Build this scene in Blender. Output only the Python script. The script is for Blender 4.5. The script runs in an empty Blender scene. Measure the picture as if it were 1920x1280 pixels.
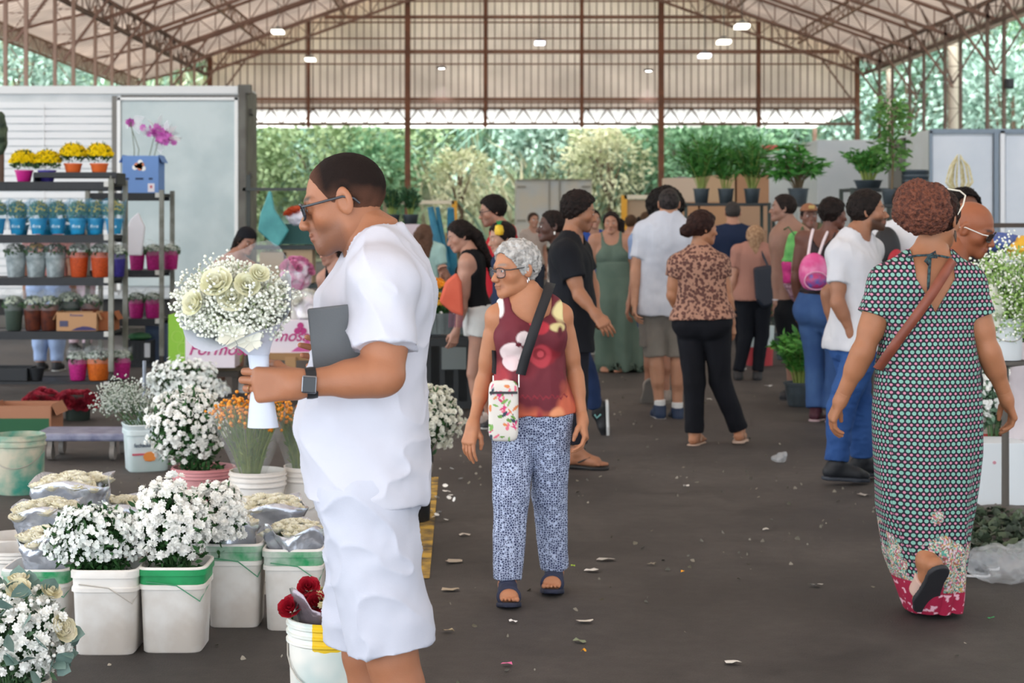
import bpy, bmesh, math, random
import numpy as np
from mathutils import Vector, Matrix
random.seed(7); np.random.seed(7)
SC = bpy.context.scene
COL = SC.collection
# ------------------------------------------------------------------ camera
F = 3200.0; CX = 920.0; HY = 418.0; CH = 1.52      # 60 mm lens on a 36 mm wide frame, eye height 1.52 m
cam_d = bpy.data.cameras.new('camera'); cam = bpy.data.objects.new('camera', cam_d); COL.objects.link(cam)
cam.location = (0, 0, CH); cam.rotation_euler = (math.pi/2, 0, 0)
cam_d.sensor_width = 36; cam_d.lens = F*36/1920; cam_d.clip_end = 400
cam_d.shift_x = (960-CX)/1920; cam_d.shift_y = -(640-HY)/1920
cam_d.dof.use_dof = True; cam_d.dof.focus_distance = 5.0; cam_d.dof.aperture_fstop = 6.3
SC.camera = cam
# ------------------------------------------------------------------ sky, sun, exposure
w = bpy.data.worlds.new('sky'); SC.world = w; w.use_nodes = True
nt = w.node_tree; nt.nodes.clear()
bg = nt.nodes.new('ShaderNodeBackground'); ow = nt.nodes.new('ShaderNodeOutputWorld')
bg.inputs[0].default_value = (0.86, 0.93, 1.0, 1); bg.inputs[1].default_value = 1.0
nt.links.new(bg.outputs[0], ow.inputs[0])
# the sky is brighter on the side of the hazy sun, to the left and behind the camera
tcw = nt.nodes.new('ShaderNodeTexCoord'); dp_ = nt.nodes.new('ShaderNodeVectorMath'); dp_.operation = 'DOT_PRODUCT'; dp_.inputs[1].default_value = (-.82, -.42, .38)
mrw = nt.nodes.new('ShaderNodeMapRange'); mrw.inputs['From Min'].default_value = -.3; mrw.inputs['From Max'].default_value = 1; mrw.inputs['To Min'].default_value = .8; mrw.inputs['To Max'].default_value = 2.2
nt.links.new(tcw.outputs['Generated'], dp_.inputs[0]); nt.links.new(dp_.outputs['Value'], mrw.inputs[0]); nt.links.new(mrw.outputs[0], bg.inputs[1])
def sun(name, energy, rot, angle, col=(1, .96, .9)):
    l = bpy.data.lights.new(name, 'SUN'); l.energy = energy; l.angle = math.radians(angle); l.color = col
    o = bpy.data.objects.new(name, l); o.rotation_euler = [math.radians(a) for a in rot]; COL.objects.link(o); return o
sun('sun', 3.2, (38, 0, -30), 30)
SC.view_settings.view_transform = 'Standard'; SC.view_settings.look = 'None'
SC.view_settings.gamma = 1; SC.view_settings.use_curve_mapping = False
SC.view_settings.exposure = 1.0
# ------------------------------------------------------------------ helpers
def P(px, py, Y): return np.array([(px-CX)/F*Y, Y, CH-(py-HY)/F*Y])
def YF(py): return CH*F/(py-HY)                      # distance of a floor point seen at row py
def FL(px, py): return P(px, py, YF(py))
def srgb(h):
    if not isinstance(h, str): return tuple(h)[:3]
    h = h.lstrip('#'); c = [int(h[i:i+2], 16)/255 for i in (0, 2, 4)]
    return tuple((x/12.92 if x <= .04045 else ((x+.055)/1.055)**2.4) for x in c)
MATS = {}
def mat(col, rough=.6, metal=0., col2=None, ns=6., bump=0., bs=60., sss=0., trans=0., alpha=1., emit=0., vcol=False, coat=0., key=None, spec=.5, wave=None):
    k = key or repr((col, rough, metal, col2, ns, bump, bs, sss, trans, alpha, emit, vcol, coat, spec, wave))
    if k in MATS: return MATS[k]
    m = bpy.data.materials.new('mat_%d' % len(MATS)); MATS[k] = m; m.use_nodes = True
    nt = m.node_tree; b = nt.nodes['Principled BSDF']
    c = srgb(col); b.inputs['Base Color'].default_value = (*c, 1)
    b.inputs['Roughness'].default_value = rough; b.inputs['Metallic'].default_value = metal
    b.inputs['Specular IOR Level'].default_value = spec
    b.inputs['Alpha'].default_value = alpha; b.inputs['Transmission Weight'].default_value = trans
    b.inputs['Coat Weight'].default_value = coat
    if sss: b.inputs['Subsurface Weight'].default_value = sss; b.inputs['Subsurface Radius'].default_value = (1, .35, .2); b.inputs['Subsurface Scale'].default_value = .012
    if emit: b.inputs['Emission Color'].default_value = (*c, 1); b.inputs['Emission Strength'].default_value = emit
    tc = nt.nodes.new('ShaderNodeTexCoord'); src = None
    if vcol:
        a = nt.nodes.new('ShaderNodeAttribute'); a.attribute_name = 'Col'; src = a.outputs['Color']
    if col2 is not None:
        n = nt.nodes.new('ShaderNodeTexNoise'); n.inputs['Scale'].default_value = ns; n.inputs['Detail'].default_value = 5
        nt.links.new(tc.outputs['Object'], n.inputs['Vector'])
        r = nt.nodes.new('ShaderNodeValToRGB'); r.color_ramp.elements[0].position = .38; r.color_ramp.elements[1].position = .62
        r.color_ramp.elements[0].color = (*c, 1); r.color_ramp.elements[1].color = (*srgb(col2), 1)
        nt.links.new(n.outputs['Fac'], r.inputs['Fac'])
        if src is None: src = r.outputs['Color']
        else:
            mx = nt.nodes.new('ShaderNodeMix'); mx.data_type = 'RGBA'; mx.blend_type = 'MULTIPLY'; mx.inputs[0].default_value = 1
            nt.links.new(src, mx.inputs[6]); nt.links.new(r.outputs['Color'], mx.inputs[7]); src = mx.outputs[2]
    if src is not None: nt.links.new(src, b.inputs['Base Color'])
    if wave:
        wv = nt.nodes.new('ShaderNodeTexWave'); wv.inputs['Scale'].default_value = wave[0]; wv.bands_direction = wave[1]
        bp = nt.nodes.new('ShaderNodeBump'); bp.inputs['Strength'].default_value = wave[2]; bp.inputs['Distance'].default_value = .01
        nt.links.new(tc.outputs['Object'], wv.inputs['Vector']); nt.links.new(wv.outputs['Fac'], bp.inputs['Height']); nt.links.new(bp.outputs[0], b.inputs['Normal'])
    elif bump:
        n2 = nt.nodes.new('ShaderNodeTexNoise'); n2.inputs['Scale'].default_value = bs; n2.inputs['Detail'].default_value = 4
        bp = nt.nodes.new('ShaderNodeBump'); bp.inputs['Strength'].default_value = bump; bp.inputs['Distance'].default_value = .01
        nt.links.new(tc.outputs['Object'], n2.inputs['Vector']); nt.links.new(n2.outputs['Fac'], bp.inputs['Height']); nt.links.new(bp.outputs[0], b.inputs['Normal'])
    return m
def node(nt, typ, **kw):
    n = nt.nodes.new(typ)
    for k, v in kw.items():
        if k.startswith('i_'): n.inputs[k[2:].replace('_', ' ')].default_value = v
        else: setattr(n, k, v)
    return n
def tag(o, label=None, cat=None, group=None, kind=None):
    if label: o['label'] = label
    if cat: o['category'] = cat
    if group: o['group'] = group
    if kind: o['kind'] = kind
    return o
def empty(name, loc, label, cat, group=None, rz=0., kind=None):
    o = bpy.data.objects.new(name, None); COL.objects.link(o); o.location = loc; o.rotation_euler = (0, 0, rz)
    o.empty_display_size = .1
    return tag(o, label, cat, group, kind)
def mesh_np(name, V, Q, T=None):
    """V (n,3), Q (m,4) quads, T (k,3) triangles"""
    me = bpy.data.meshes.new(name)
    V = np.asarray(V, np.float32); Q = np.asarray(Q, np.int32).reshape(-1, 4) if Q is not None and len(Q) else np.zeros((0, 4), np.int32)
    T = np.asarray(T, np.int32).reshape(-1, 3) if T is not None and len(T) else np.zeros((0, 3), np.int32)
    me.vertices.add(len(V)); me.vertices.foreach_set('co', V.ravel())
    nl = Q.size+T.size; me.loops.add(nl); me.loops.foreach_set('vertex_index', np.concatenate([Q.ravel(), T.ravel()]))
    me.polygons.add(len(Q)+len(T))
    st = np.concatenate([np.arange(len(Q))*4, Q.size+np.arange(len(T))*3]).astype(np.int32)
    me.polygons.foreach_set('loop_start', st)
    me.update(calc_edges=True); me.validate()
    return me
def link(name, me, m=None, parent=None, loc=None, smooth=True):
    o = bpy.data.objects.new(name, me); COL.objects.link(o)
    if m is not None:
        for mm in (m if isinstance(m, (list, tuple)) else [m]): me.materials.append(mm)
    if parent is not None: o.parent = parent
    if loc is not None: o.location = loc
    if smooth: me.polygons.foreach_set('use_smooth', [True]*len(me.polygons))
    return o
class MB:
    """collects simple solids into one mesh"""
    def __init__(s): s.V = []; s.Fc = []; s.mi = []; s.n = 0; s.cur = 0
    def add(s, vs, fs):
        s.V += [tuple(map(float, v)) for v in vs]; s.Fc += [tuple(i+s.n for i in f) for f in fs]; s.mi += [s.cur]*len(fs); s.n += len(vs); return s
    def box(s, c, d, rz=0., R=None):
        hx, hy, hz = d[0]/2, d[1]/2, d[2]/2
        vs = [Vector((x, y, z)) for x in (-hx, hx) for y in (-hy, hy) for z in (-hz, hz)]
        if R is None: R = Matrix.Rotation(rz, 3, 'Z')
        vs = [R @ v + Vector(c) for v in vs]
        return s.add(vs, [(0, 1, 3, 2), (4, 6, 7, 5), (0, 4, 5, 1), (2, 3, 7, 6), (0, 2, 6, 4), (1, 5, 7, 3)])
    def bar(s, a, b, w, h=None, up=(0, 0, 1)):
        a = Vector(a); b = Vector(b); d = b-a; L = d.length
        if L < 1e-6: return s
        z = d/L; u = Vector(up)
        if abs(z.dot(u)) > .98: u = Vector((1, 0, 0))
        x = u.cross(z).normalized(); y = z.cross(x)
        R = Matrix((x, y, z)).transposed(); return s.box((a+b)/2, (w, h or w, L), R=R)
    def tube(s, pts, r, seg=8, caps=True):
        pts = [Vector(p) for p in pts]; rs = r if isinstance(r, (list, tuple)) else [r]*len(pts); base = []
        prev = None; V = []; Fs = []
        for i, p in enumerate(pts):
            d = (pts[min(i+1, len(pts)-1)]-pts[max(i-1, 0)]).normalized()
            u = prev if prev is not None else (Vector((0, 0, 1)) if abs(d.z) < .9 else Vector((1, 0, 0)))
            x = (u-d*u.dot(d)).normalized(); y = d.cross(x); prev = x
            for k in range(seg):
                a = 2*math.pi*k/seg; V.append(p+(x*math.cos(a)+y*math.sin(a))*rs[i])
        for i in range(len(pts)-1):
            for k in range(seg):
                k2 = (k+1) % seg; Fs.append((i*seg+k, i*seg+k2, (i+1)*seg+k2, (i+1)*seg+k))
        if caps: Fs.append(tuple(range(seg))[::-1]); Fs.append(tuple((len(pts)-1)*seg+k for k in range(seg)))
        return s.add(V, Fs)
    def lathe(s, prof, seg=24, c=(0, 0, 0), sq=0., capb=True, capt=False, sx=1., sy=1., R=None):
        """prof: (r,z) list; sq>0 squares the section (superellipse)"""
        V = []; Fs = []
        for r, z in prof:
            for k in range(seg):
                a = 2*math.pi*(k+.5)/seg; ca, sa = math.cos(a), math.sin(a)
                if sq: n = 2+sq; q = (abs(ca)**n+abs(sa)**n)**(-1/n)
                else: q = 1
                v = Vector((r*q*ca*sx, r*q*sa*sy, z))
                if R is not None: v = R @ v
                V.append(v+Vector(c))
        for i in range(len(prof)-1):
            for k in range(seg):
                k2 = (k+1) % seg; Fs.append((i*seg+k, i*seg+k2, (i+1)*seg+k2, (i+1)*seg+k))
        if capb: Fs.append(tuple(range(seg))[::-1])
        if capt: Fs.append(tuple((len(prof)-1)*seg+k for k in range(seg)))
        return s.add(V, Fs)
    def poly(s, pts): return s.add(pts, [tuple(range(len(pts)))])
    def prism(s, pts, d):
        n = len(pts); d = Vector(d); a = [Vector(p) for p in pts]
        return s.add(a+[p+d for p in a], [tuple(range(n))[::-1], tuple(range(n, 2*n))]+[(i, (i+1) % n, n+(i+1) % n, n+i) for i in range(n)])
    def build(s, name, m, parent=None, loc=None, smooth=False, bevel=0., org=None):
        me = bpy.data.meshes.new(name)
        V = s.V if org is None else [(v[0]-org[0], v[1]-org[1], v[2]-org[2]) for v in s.V]
        me.from_pydata(V, [], s.Fc); me.update()
        bm = bmesh.new(); bm.from_mesh(me); bmesh.ops.recalc_face_normals(bm, faces=bm.faces); bm.to_mesh(me); bm.free()
        for mm in (m if isinstance(m, (list, tuple)) else [m]): me.materials.append(mm)
        if any(s.mi): me.polygons.foreach_set('material_index', s.mi)
        if smooth: me.polygons.foreach_set('use_smooth', [True]*len(me.polygons)); me.set_sharp_from_angle(angle=math.radians(40))
        o = bpy.data.objects.new(name, me); COL.objects.link(o)
        if parent is not None: o.parent = parent
        if loc is not None: o.location = loc
        elif org is not None: o.location = org
        if bevel:
            md = o.modifiers.new('bevel', 'BEVEL'); md.width = bevel; md.segments = 2; md.limit_method = 'ANGLE'
        return o
def rnd(a, b): return random.uniform(a, b)
# ------------------------------------------------------------------ signed distance modelling
def V3(*a): return np.array(a, np.float32)
def nrm(v): v = np.asarray(v, float); return v/max(np.linalg.norm(v), 1e-9)
def smin(a, b, k):
    h = np.clip(.5+.5*(b-a)/k, 0, 1); return b*(1-h)+a*h-k*h*(1-h)
def smax(a, b, k): return -smin(-a, -b, k)
def cone(p, a, b, ra, rb):
    a = np.asarray(a, np.float32); ab = np.asarray(b, np.float32)-a; L2 = float(ab@ab)+1e-9
    q = p-a; t = np.clip((q@ab)/L2, 0, 1); q = q-t[:, None]*ab
    return np.sqrt((q*q).sum(1))-(ra+(rb-ra)*t)
def sph(p, c, r): q = p-np.asarray(c, np.float32); return np.sqrt((q*q).sum(1))-r
def ell(p, c, R, A=None):
    q = p-np.asarray(c, np.float32)
    if A is not None: q = q@np.asarray(A, np.float32).T
    R = np.asarray(R, np.float32); k0 = np.sqrt(((q/R)**2).sum(1)); k1 = np.sqrt(((q/R**2)**2).sum(1))+1e-9
    return k0*(k0-1)/k1
def plane(p, c, n): return (p-np.asarray(c, np.float32))@np.asarray(nrm(n), np.float32)
def nets(f, lo, hi, res):
    lo = np.array(lo, float); hi = np.array(hi, float); B = 5
    n = np.ceil((hi-lo)/(res*B)).astype(int)+1; N = n*B
    cs = [lo[i]+res*B*(np.arange(n[i])+.5)-res*.5 for i in range(3)]
    G = np.stack(np.meshgrid(*cs, indexing='ij'), -1).reshape(-1, 3).astype(np.float32)
    dc = f(G); near = np.abs(dc) < res*B*1.75
    D = np.repeat(np.repeat(np.repeat(np.where(dc < 0, -1., 1.).reshape(n), B, 0), B, 1), B, 2).astype(np.float32)
    idx = np.argwhere(near.reshape(n))
    if len(idx) == 0: return np.zeros((0, 3)), np.zeros((0, 4), int)
    off = np.stack(np.meshgrid(*[np.arange(B)]*3, indexing='ij'), -1).reshape(-1, 3)
    for s in range(0, len(idx), 2500):
        I = (idx[s:s+2500, None, :]*B+off[None]).reshape(-1, 3)
        D[I[:, 0], I[:, 1], I[:, 2]] = f((lo+I*res).astype(np.float32))
    S = D < 0
    C = np.zeros(tuple(N-1), np.int8)
    for dx in (0, 1):
        for dy in (0, 1):
            for dz in (0, 1): C += S[dx:N[0]-1+dx, dy:N[1]-1+dy, dz:N[2]-1+dz]
    act = np.argwhere((C > 0) & (C < 8))
    if len(act) == 0: return np.zeros((0, 3)), np.zeros((0, 4), int)
    vid = -np.ones(tuple(N-1), np.int32); vid[act[:, 0], act[:, 1], act[:, 2]] = np.arange(len(act))
    acc = np.zeros((len(act), 3)); cnt = np.zeros(len(act))
    cor = {c: D[act[:, 0]+c[0], act[:, 1]+c[1], act[:, 2]+c[2]] for c in [(x, y, z) for x in (0, 1) for y in (0, 1) for z in (0, 1)]}
    for c in cor:
        for ax in range(3):
            if c[ax]: continue
            e = list(c); e[ax] = 1; d0 = cor[c]; d1 = cor[tuple(e)]; m = (d0 < 0) != (d1 < 0)
            t = np.where(m, d0/np.where(m, d0-d1, 1), 0)
            for k in range(3): acc[:, k] += np.where(m, c[k]+(t if k == ax else 0), 0)
            cnt += m
    V = lo+(act+acc/cnt[:, None])*res
    Q = []
    for ax in range(3):
        u, v = (ax+1) % 3, (ax+2) % 3
        sl0 = [slice(None)]*3; sl1 = [slice(None)]*3; sl0[ax] = slice(0, N[ax]-1); sl1[ax] = slice(1, N[ax])
        s0 = S[tuple(sl0)]; s1 = S[tuple(sl1)]
        E = np.argwhere(s0 != s1); E = E[(E[:, u] > 0) & (E[:, v] > 0) & (E[:, u] < N[u]-1) & (E[:, v] < N[v]-1)]
        if len(E) == 0: continue
        fl = s0[E[:, 0], E[:, 1], E[:, 2]]
        def g(du, dv):
            K = E.copy(); K[:, u] -= du; K[:, v] -= dv; return vid[K[:, 0], K[:, 1], K[:, 2]]
        q = np.stack([g(1, 1), g(0, 1), g(0, 0), g(1, 0)], 1)
        q[~fl] = q[~fl][:, ::-1]; Q.append(q)
    Q = np.concatenate(Q); Q = Q[(Q >= 0).all(1)]
    return V, Q
def vnormals(V, Q):
    n = np.cross(V[Q[:, 2]]-V[Q[:, 0]], V[Q[:, 3]]-V[Q[:, 1]]); N = np.zeros_like(V)
    for k in range(4): np.add.at(N, Q[:, k], n)
    return N/np.maximum(np.linalg.norm(N, axis=1, keepdims=True), 1e-12)
def relax(V, Q, it=1, lam=.5):
    for _ in range(it):
        A = np.zeros_like(V); c = np.zeros(len(V))
        for k in range(4):
            np.add.at(A, Q[:, k], V[Q[:, (k+1) % 4]]+V[Q[:, (k-1) % 4]]); np.add.at(c, Q[:, k], 2)
        V = V+lam*(A/np.maximum(c, 1)[:, None]-V)
    return V
def vnoise(p, sc, seed=0):
    p = np.asarray(p, float)*sc+seed*17.31+1000; i = np.floor(p).astype(np.int64); f = p-i; f = f*f*(3-2*f)
    def h(a):
        x = (a[:, 0]*73856093) ^ (a[:, 1]*19349663) ^ (a[:, 2]*83492791); x = (x ^ (x >> 13))*1274126177 & 0xffffffff
        return ((x ^ (x >> 16)) & 0xffff)/32767.5-1
    r = 0
    for dx in (0, 1):
        for dy in (0, 1):
            for dz in (0, 1):
                wt = (f[:, 0] if dx else 1-f[:, 0])*(f[:, 1] if dy else 1-f[:, 1])*(f[:, 2] if dz else 1-f[:, 2])
                r = r+wt*h(i+np.array([dx, dy, dz]))
    return r
def fbm(p, sc, o=3, seed=0): return sum(vnoise(p, sc*2**k, seed+k)/2**k for k in range(o))
# ------------------------------------------------------------------ people
def smooth_table(tab, n=160, sig=.035):
    tab = np.array(tab, float); t = np.linspace(tab[0, 0], tab[-1, 0], n); dt = t[1]-t[0]
    k = np.exp(-.5*(np.arange(-15, 16)*dt/sig)**2); k /= k.sum(); out = [t]
    for c in range(1, tab.shape[1]):
        v = np.interp(t, tab[:, 0], tab[:, c]); v = np.convolve(np.pad(v, 15, mode='edge'), k, 'valid'); out.append(v)
    return np.stack(out, 1)
# t from hip joints (0) to neck base (1): half width, half depth, forward shift, for a 1.70 m body
TORSO = {'m': [(-.34, .03, .03, 0), (-.22, .11, .075, 0), (-.08, .163, .108, -.008), (.08, .163, .105, -.004), (.28, .147, .1, .004), (.42, .146, .1, .006), (.6, .162, .112, .004), (.78, .178, .117, -.004), (.9, .168, .098, -.014), (.98, .12, .07, -.02), (1.06, .055, .05, -.01), (1.12, .02, .02, 0)],
         'f': [(-.34, .03, .03, 0), (-.22, .12, .08, 0), (-.08, .175, .11, -.01), (.08, .17, .108, -.006), (.3, .14, .092, .004), (.42, .13, .088, .006), (.6, .143, .098, .002), (.78, .152, .1, -.006), (.9, .146, .088, -.014), (.98, .105, .065, -.02), (1.06, .048, .045, -.01), (1.12, .02, .02, 0)]}
class Body: pass
def person(label, px, Y, h, face, skin, sex='m', wd=1., dp=1., at=1., lt=1., J=None, hface=None, hpitch=0., hroll=0., hsc=1., stride=0., bust=0., belly=0., butt=0.,
           spread=0., hands=(None, None), res=.009, hres=.0045, lips='#8a4a40', brow='#1a1210', beard=None, foot='shoe', hair_pull=0., curl=.3, nose=1., group=None, neck=1.):
    B = Body(); B.h = h; B.s = h/1.7; s = B.s; B.res = res; B.hres = hres; B.sex = sex
    B.org = np.array([(px-CX)/F*Y, Y, 0.]); a = math.radians(face)
    B.fwd = V3(math.sin(a), -math.cos(a), 0); B.left = V3(math.cos(a), math.sin(a), 0); up = V3(0, 0, 1); B.up = up
    J = J or {}
    def L(l, f, z): return B.org+B.left*l*s+B.fwd*f*s+up*z*s
    j = {}
    j['hipL'] = L(.085, 0, .905); j['hipR'] = L(-.085, 0, .905)
    sw = .172*wd if sex == 'm' else .155*wd
    j['shL'] = L(sw, -.01, 1.385); j['shR'] = L(-sw, -.01, 1.385)
    for sd, k in (('L', 1), ('R', -1)):
        st = stride*k
        j['kne'+sd] = L(k*(.09+spread*.5), .02+st*.5, .485); j['ank'+sd] = L(k*(.09+spread), -.02+st, .08)
        j['el'+sd] = L(k*(sw+.045), -.03-st*.3, 1.085); j['wr'+sd] = L(k*(sw+.06), .03-st*.5, .835)
    def px2(v): return P(v[0], v[1], Y+(v[2] if len(v) > 2 else 0))
    for k, v in J.items():
        if k in ('neck', 'head', 'hip'): continue
        j[k] = px2(v)
    if 'hip' in J:
        c = px2(J['hip'])
        for sd, k in (('L', 1), ('R', -1)):
            if 'hip'+sd not in J: j['hip'+sd] = c+B.left*.085*s*k*wd
    for sd in 'LR':
        if 'toe'+sd not in J: j['toe'+sd] = j['ank'+sd]+B.fwd*.14*s-up*.055*s
    j['hip'] = (j['hipL']+j['hipR'])/2; shc = (j['shL']+j['shR'])/2
    j['neck'] = px2(J['neck']) if 'neck' in J else shc+up*.045*s
    B.hs = hs = .98*s**.5*hsc
    ha = math.radians(face if hface is None else hface); hp = math.radians(hpitch); hr = math.radians(hroll)
    f = V3(math.sin(ha)*math.cos(hp), -math.cos(ha)*math.cos(hp), -math.sin(hp)); l = V3(math.cos(ha), math.sin(ha), 0); u = np.cross(f, l)*-1
    u = np.cross(l, f)*-1 if np.cross(l, f)[2] < 0 else np.cross(l, f)
    l2 = l*math.cos(hr)+u*math.sin(hr); u2 = u*math.cos(hr)-l*math.sin(hr)
    B.HA = np.stack([l2, f, u2]).astype(np.float32)
    B.hc = px2(J['head']) if 'head' in J else j['neck']+up*.165*s+f*.02
    B.j = j; B.px2 = px2
    # torso frame
    ax = j['neck']-j['hip']; B.TL = np.linalg.norm(ax); B.tz = ax/B.TL
    l0 = nrm(j['hipL']-j['hipR']); l1 = nrm(j['shL']-j['shR'])
    B.l0 = nrm(l0-B.tz*(l0@B.tz)); B.l1 = nrm(l1-B.tz*(l1@B.tz))
    tab = np.array(TORSO[sex]); tab = np.array(tab); tab[:, 1] *= wd*s; tab[:, 2] *= dp*s; tab[:, 3] *= s
    B.tab = smooth_table(tab)
    def tframe(p, tab=B.tab):
        q = p-j['hip'].astype(np.float32); t = (q@B.tz.astype(np.float32))/B.TL; tc = np.clip(t, 0, 1)[:, None]
        lat = (B.l0*(1-tc)+B.l1*tc); lat = lat/np.linalg.norm(lat, axis=1, keepdims=True); fw = np.cross(lat, B.tz)
        x = (q*lat).sum(1); y = (q*fw).sum(1)
        return t, x, y
    B.tframe = tframe
    B.hip32 = j['hip'].astype(np.float32); fw0 = np.cross(B.l0, B.tz); fw1 = np.cross(B.l1, B.tz)
    def tp(t, x, y):
        tt = min(max(t, 0), 1); la = nrm(B.l0*(1-tt)+B.l1*tt); return j['hip']+B.tz*t*B.TL+la*x*s+np.cross(la, B.tz)*y*s
    B.tp = tp
    bumps = []
    if bust: bumps += [(tp(.66, k*.072*wd, .07*dp), (.07*s, .045*s+.03*bust*s, .07*s)) for k in (1, -1)]
    if belly: bumps += [(tp(.2, 0, .05*dp+.03*belly), (.135*s*wd, (.07+.03*belly)*s*dp, .15*s))]
    if butt: bumps += [(tp(-.06, k*.075*wd, -.055*dp), (.09*s*wd, (.075+.03*butt)*s, .1*s)) for k in (1, -1)]
    tA = np.stack([nrm(B.l0+B.l1), nrm(np.cross(nrm(B.l0+B.l1), B.tz)), B.tz]).astype(np.float32)
    def torso(p, off=0., tab=None, n=2.35, bump=True):
        t, x, y = tframe(p); T = B.tab if tab is None else tab
        if callable(off): off = off(t)
        a_ = np.interp(t, T[:, 0], T[:, 1])+off; b_ = np.interp(t, T[:, 0], T[:, 2])+off; yo = np.interp(t, T[:, 0], T[:, 3])
        a_ = np.maximum(a_, .005); b_ = np.maximum(b_, .005)
        d = ((np.abs(x/a_)**n+np.abs((y-yo)/b_)**n)**(1/n)-1)*np.minimum(a_, b_)
        d = np.maximum(d, np.maximum(T[0, 0]-t, t-T[-1, 0])*B.TL)
        if bump:
            for c, R in bumps: d = smin(d, ell(p, c, np.array(R)+np.mean(off), tA), .04*s)
        return d
    B.torso = torso
    def shoulders(p, off=0.):
        d = None
        for sd in 'LR':
            S = j['sh'+sd]; N = j['neck']
            c1 = cone(p, N+B.tz*.035*s, S+B.tz*.012*s, .05*s+off, .04*s+off); c2 = sph(p, S-B.tz*.005, .058*s*at+off)
            e = smin(c1, c2, .04*s); d = e if d is None else np.minimum(d, e)
        return d
    def arm(p, sd, off=0., to=1.):
        S, E, W = j['sh'+sd], j['el'+sd], j['wr'+sd]
        d = cone(p, S, E, .05*s*at+off, .039*s*at+off)
        d = smin(d, cone(p, S+(E-S)*.3, S+(E-S)*.7, .049*s*at+off, .045*s*at+off), .02)
        if to > .5:
            d = smin(d, cone(p, E, W, .038*s*at+off, .0265*s*(.5+.5*at)+off), .012)
            d = smin(d, cone(p, E+(W-E)*.12, E+(W-E)*.4, .041*s*at+off, .037*s*at+off), .02)
        return d
    B.arm = arm
    def leg(p, sd, off=0., thigh=1.):
        H, K, A = j['hip'+sd], j['kne'+sd], j['ank'+sd]; bk = -B.fwd*.018*s
        d = cone(p, H-B.up*.03*s, K, .09*s*lt*thigh+off, .056*s*lt+off)
        d = smin(d, cone(p, K, A, .051*s*lt+off, .035*s*(.4+.6*lt)+off), .02)
        return smin(d, cone(p, K+(A-K)*.18+bk, K+(A-K)*.48+bk, .048*s*lt+off, .044*s*lt+off), .035)
    B.leg = leg
    def neckf(p): return cone(p, j['neck']-B.tz*.03*s, B.hc+hloc(0, -.018, -.045), .062*s*neck, .054*s*neck)
    def hloc(x, y, z): return (B.HA.T@(np.array([x, y, z])*hs))
    B.hloc = lambda x, y, z: B.hc+hloc(x, y, z)
    def hq(p): return ((p-B.hc.astype(np.float32))@B.HA.T)/hs
    B.hq = hq
    def head(p):
        q = hq(p).astype(np.float32)
        d = ell(q, (0, -.012, .028), (.0745, .096, .087))
        d = smin(d, ell(q, (0, .022, -.035), (.058, .062, .07)), .03)
        q2 = q.copy(); q2[:, 0] = np.abs(q2[:, 0])
        d = smin(d, cone(q2, (.046, .0, -.058), (.012, .066, -.088), .018, .021), .03)
        d = smin(d, sph(q2, (.043, .05, -.018), .025), .025)
        d = smin(d, cone(q2, (.012, .083, .026), (.042, .068, .022), .010, .009), .016)
        d = smax(d, -sph(q2, (.032, .1, .003), .0155), .014)
        d = smin(d, cone(q, (0, .066, .016), (0, .082, -.032), .014, .017), .008)
        d = smin(d, cone(q, (0, .083, .012), (0, .083+.027*nose, -.028), .0075, .0125*(.6+.4*nose)), .009)
        d = smin(d, sph(q2, (.0125*nose, .093+.01*nose, -.032), .009), .006)
        d = smin(d, cone(q, (0, .085, -.05), (0, .083, -.066), .016, .018), .012)
        q3 = q-V3(0, .0985, -.056); d = smin(d, ell(q, (0, .0965, -.0555), (.021, .0085, .0055)), .004)
        d = smin(d, ell(q, (0, .095, -.0655), (.018, .009, .0065)), .004)
        d = smin(d, sph(q, (0, .078, -.094), .018), .02)
        lid = np.maximum(sph(q2, (.031, .077, .006), .0145), -ell(q2, (.031, .092, .005), (.0125, .012, .0045)))
        d = smin(d, lid, .004)
        e = ell(q2, (.077, -.012, .0), (.009, .021, .034), np.array([[.93, .36, 0], [-.36, .93, 0], [0, 0, 1.]]))
        e = smax(e, -ell(q2, (.086, -.006, .002), (.007, .011, .02)), .005)
        d = smin(d, e, .007)
        return d*hs
    B.head = head
    # hands
    HD = {}
    for i, sd in enumerate('LR'):
        k = 1 if sd == 'L' else -1; spec = hands[i] or {}
        W = j['wr'+sd]; d = nrm(spec.get('d', W-j['el'+sd])); n = nrm(np.array(spec.get('n', -B.left*k*1.)))
        n = nrm(n-d*(n@d)); sdir = np.cross(d, n)*(1 if (np.cross(d, n)@np.array(spec.get('s', B.fwd))) > 0 else -1)
        HD[sd] = (W, d, n, sdir, spec.get('curl', curl), spec.get('tc', .3), spec.get('sc', 1.), spec.get('angs', (75, 85, 50)))
    B.HD = HD
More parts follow.
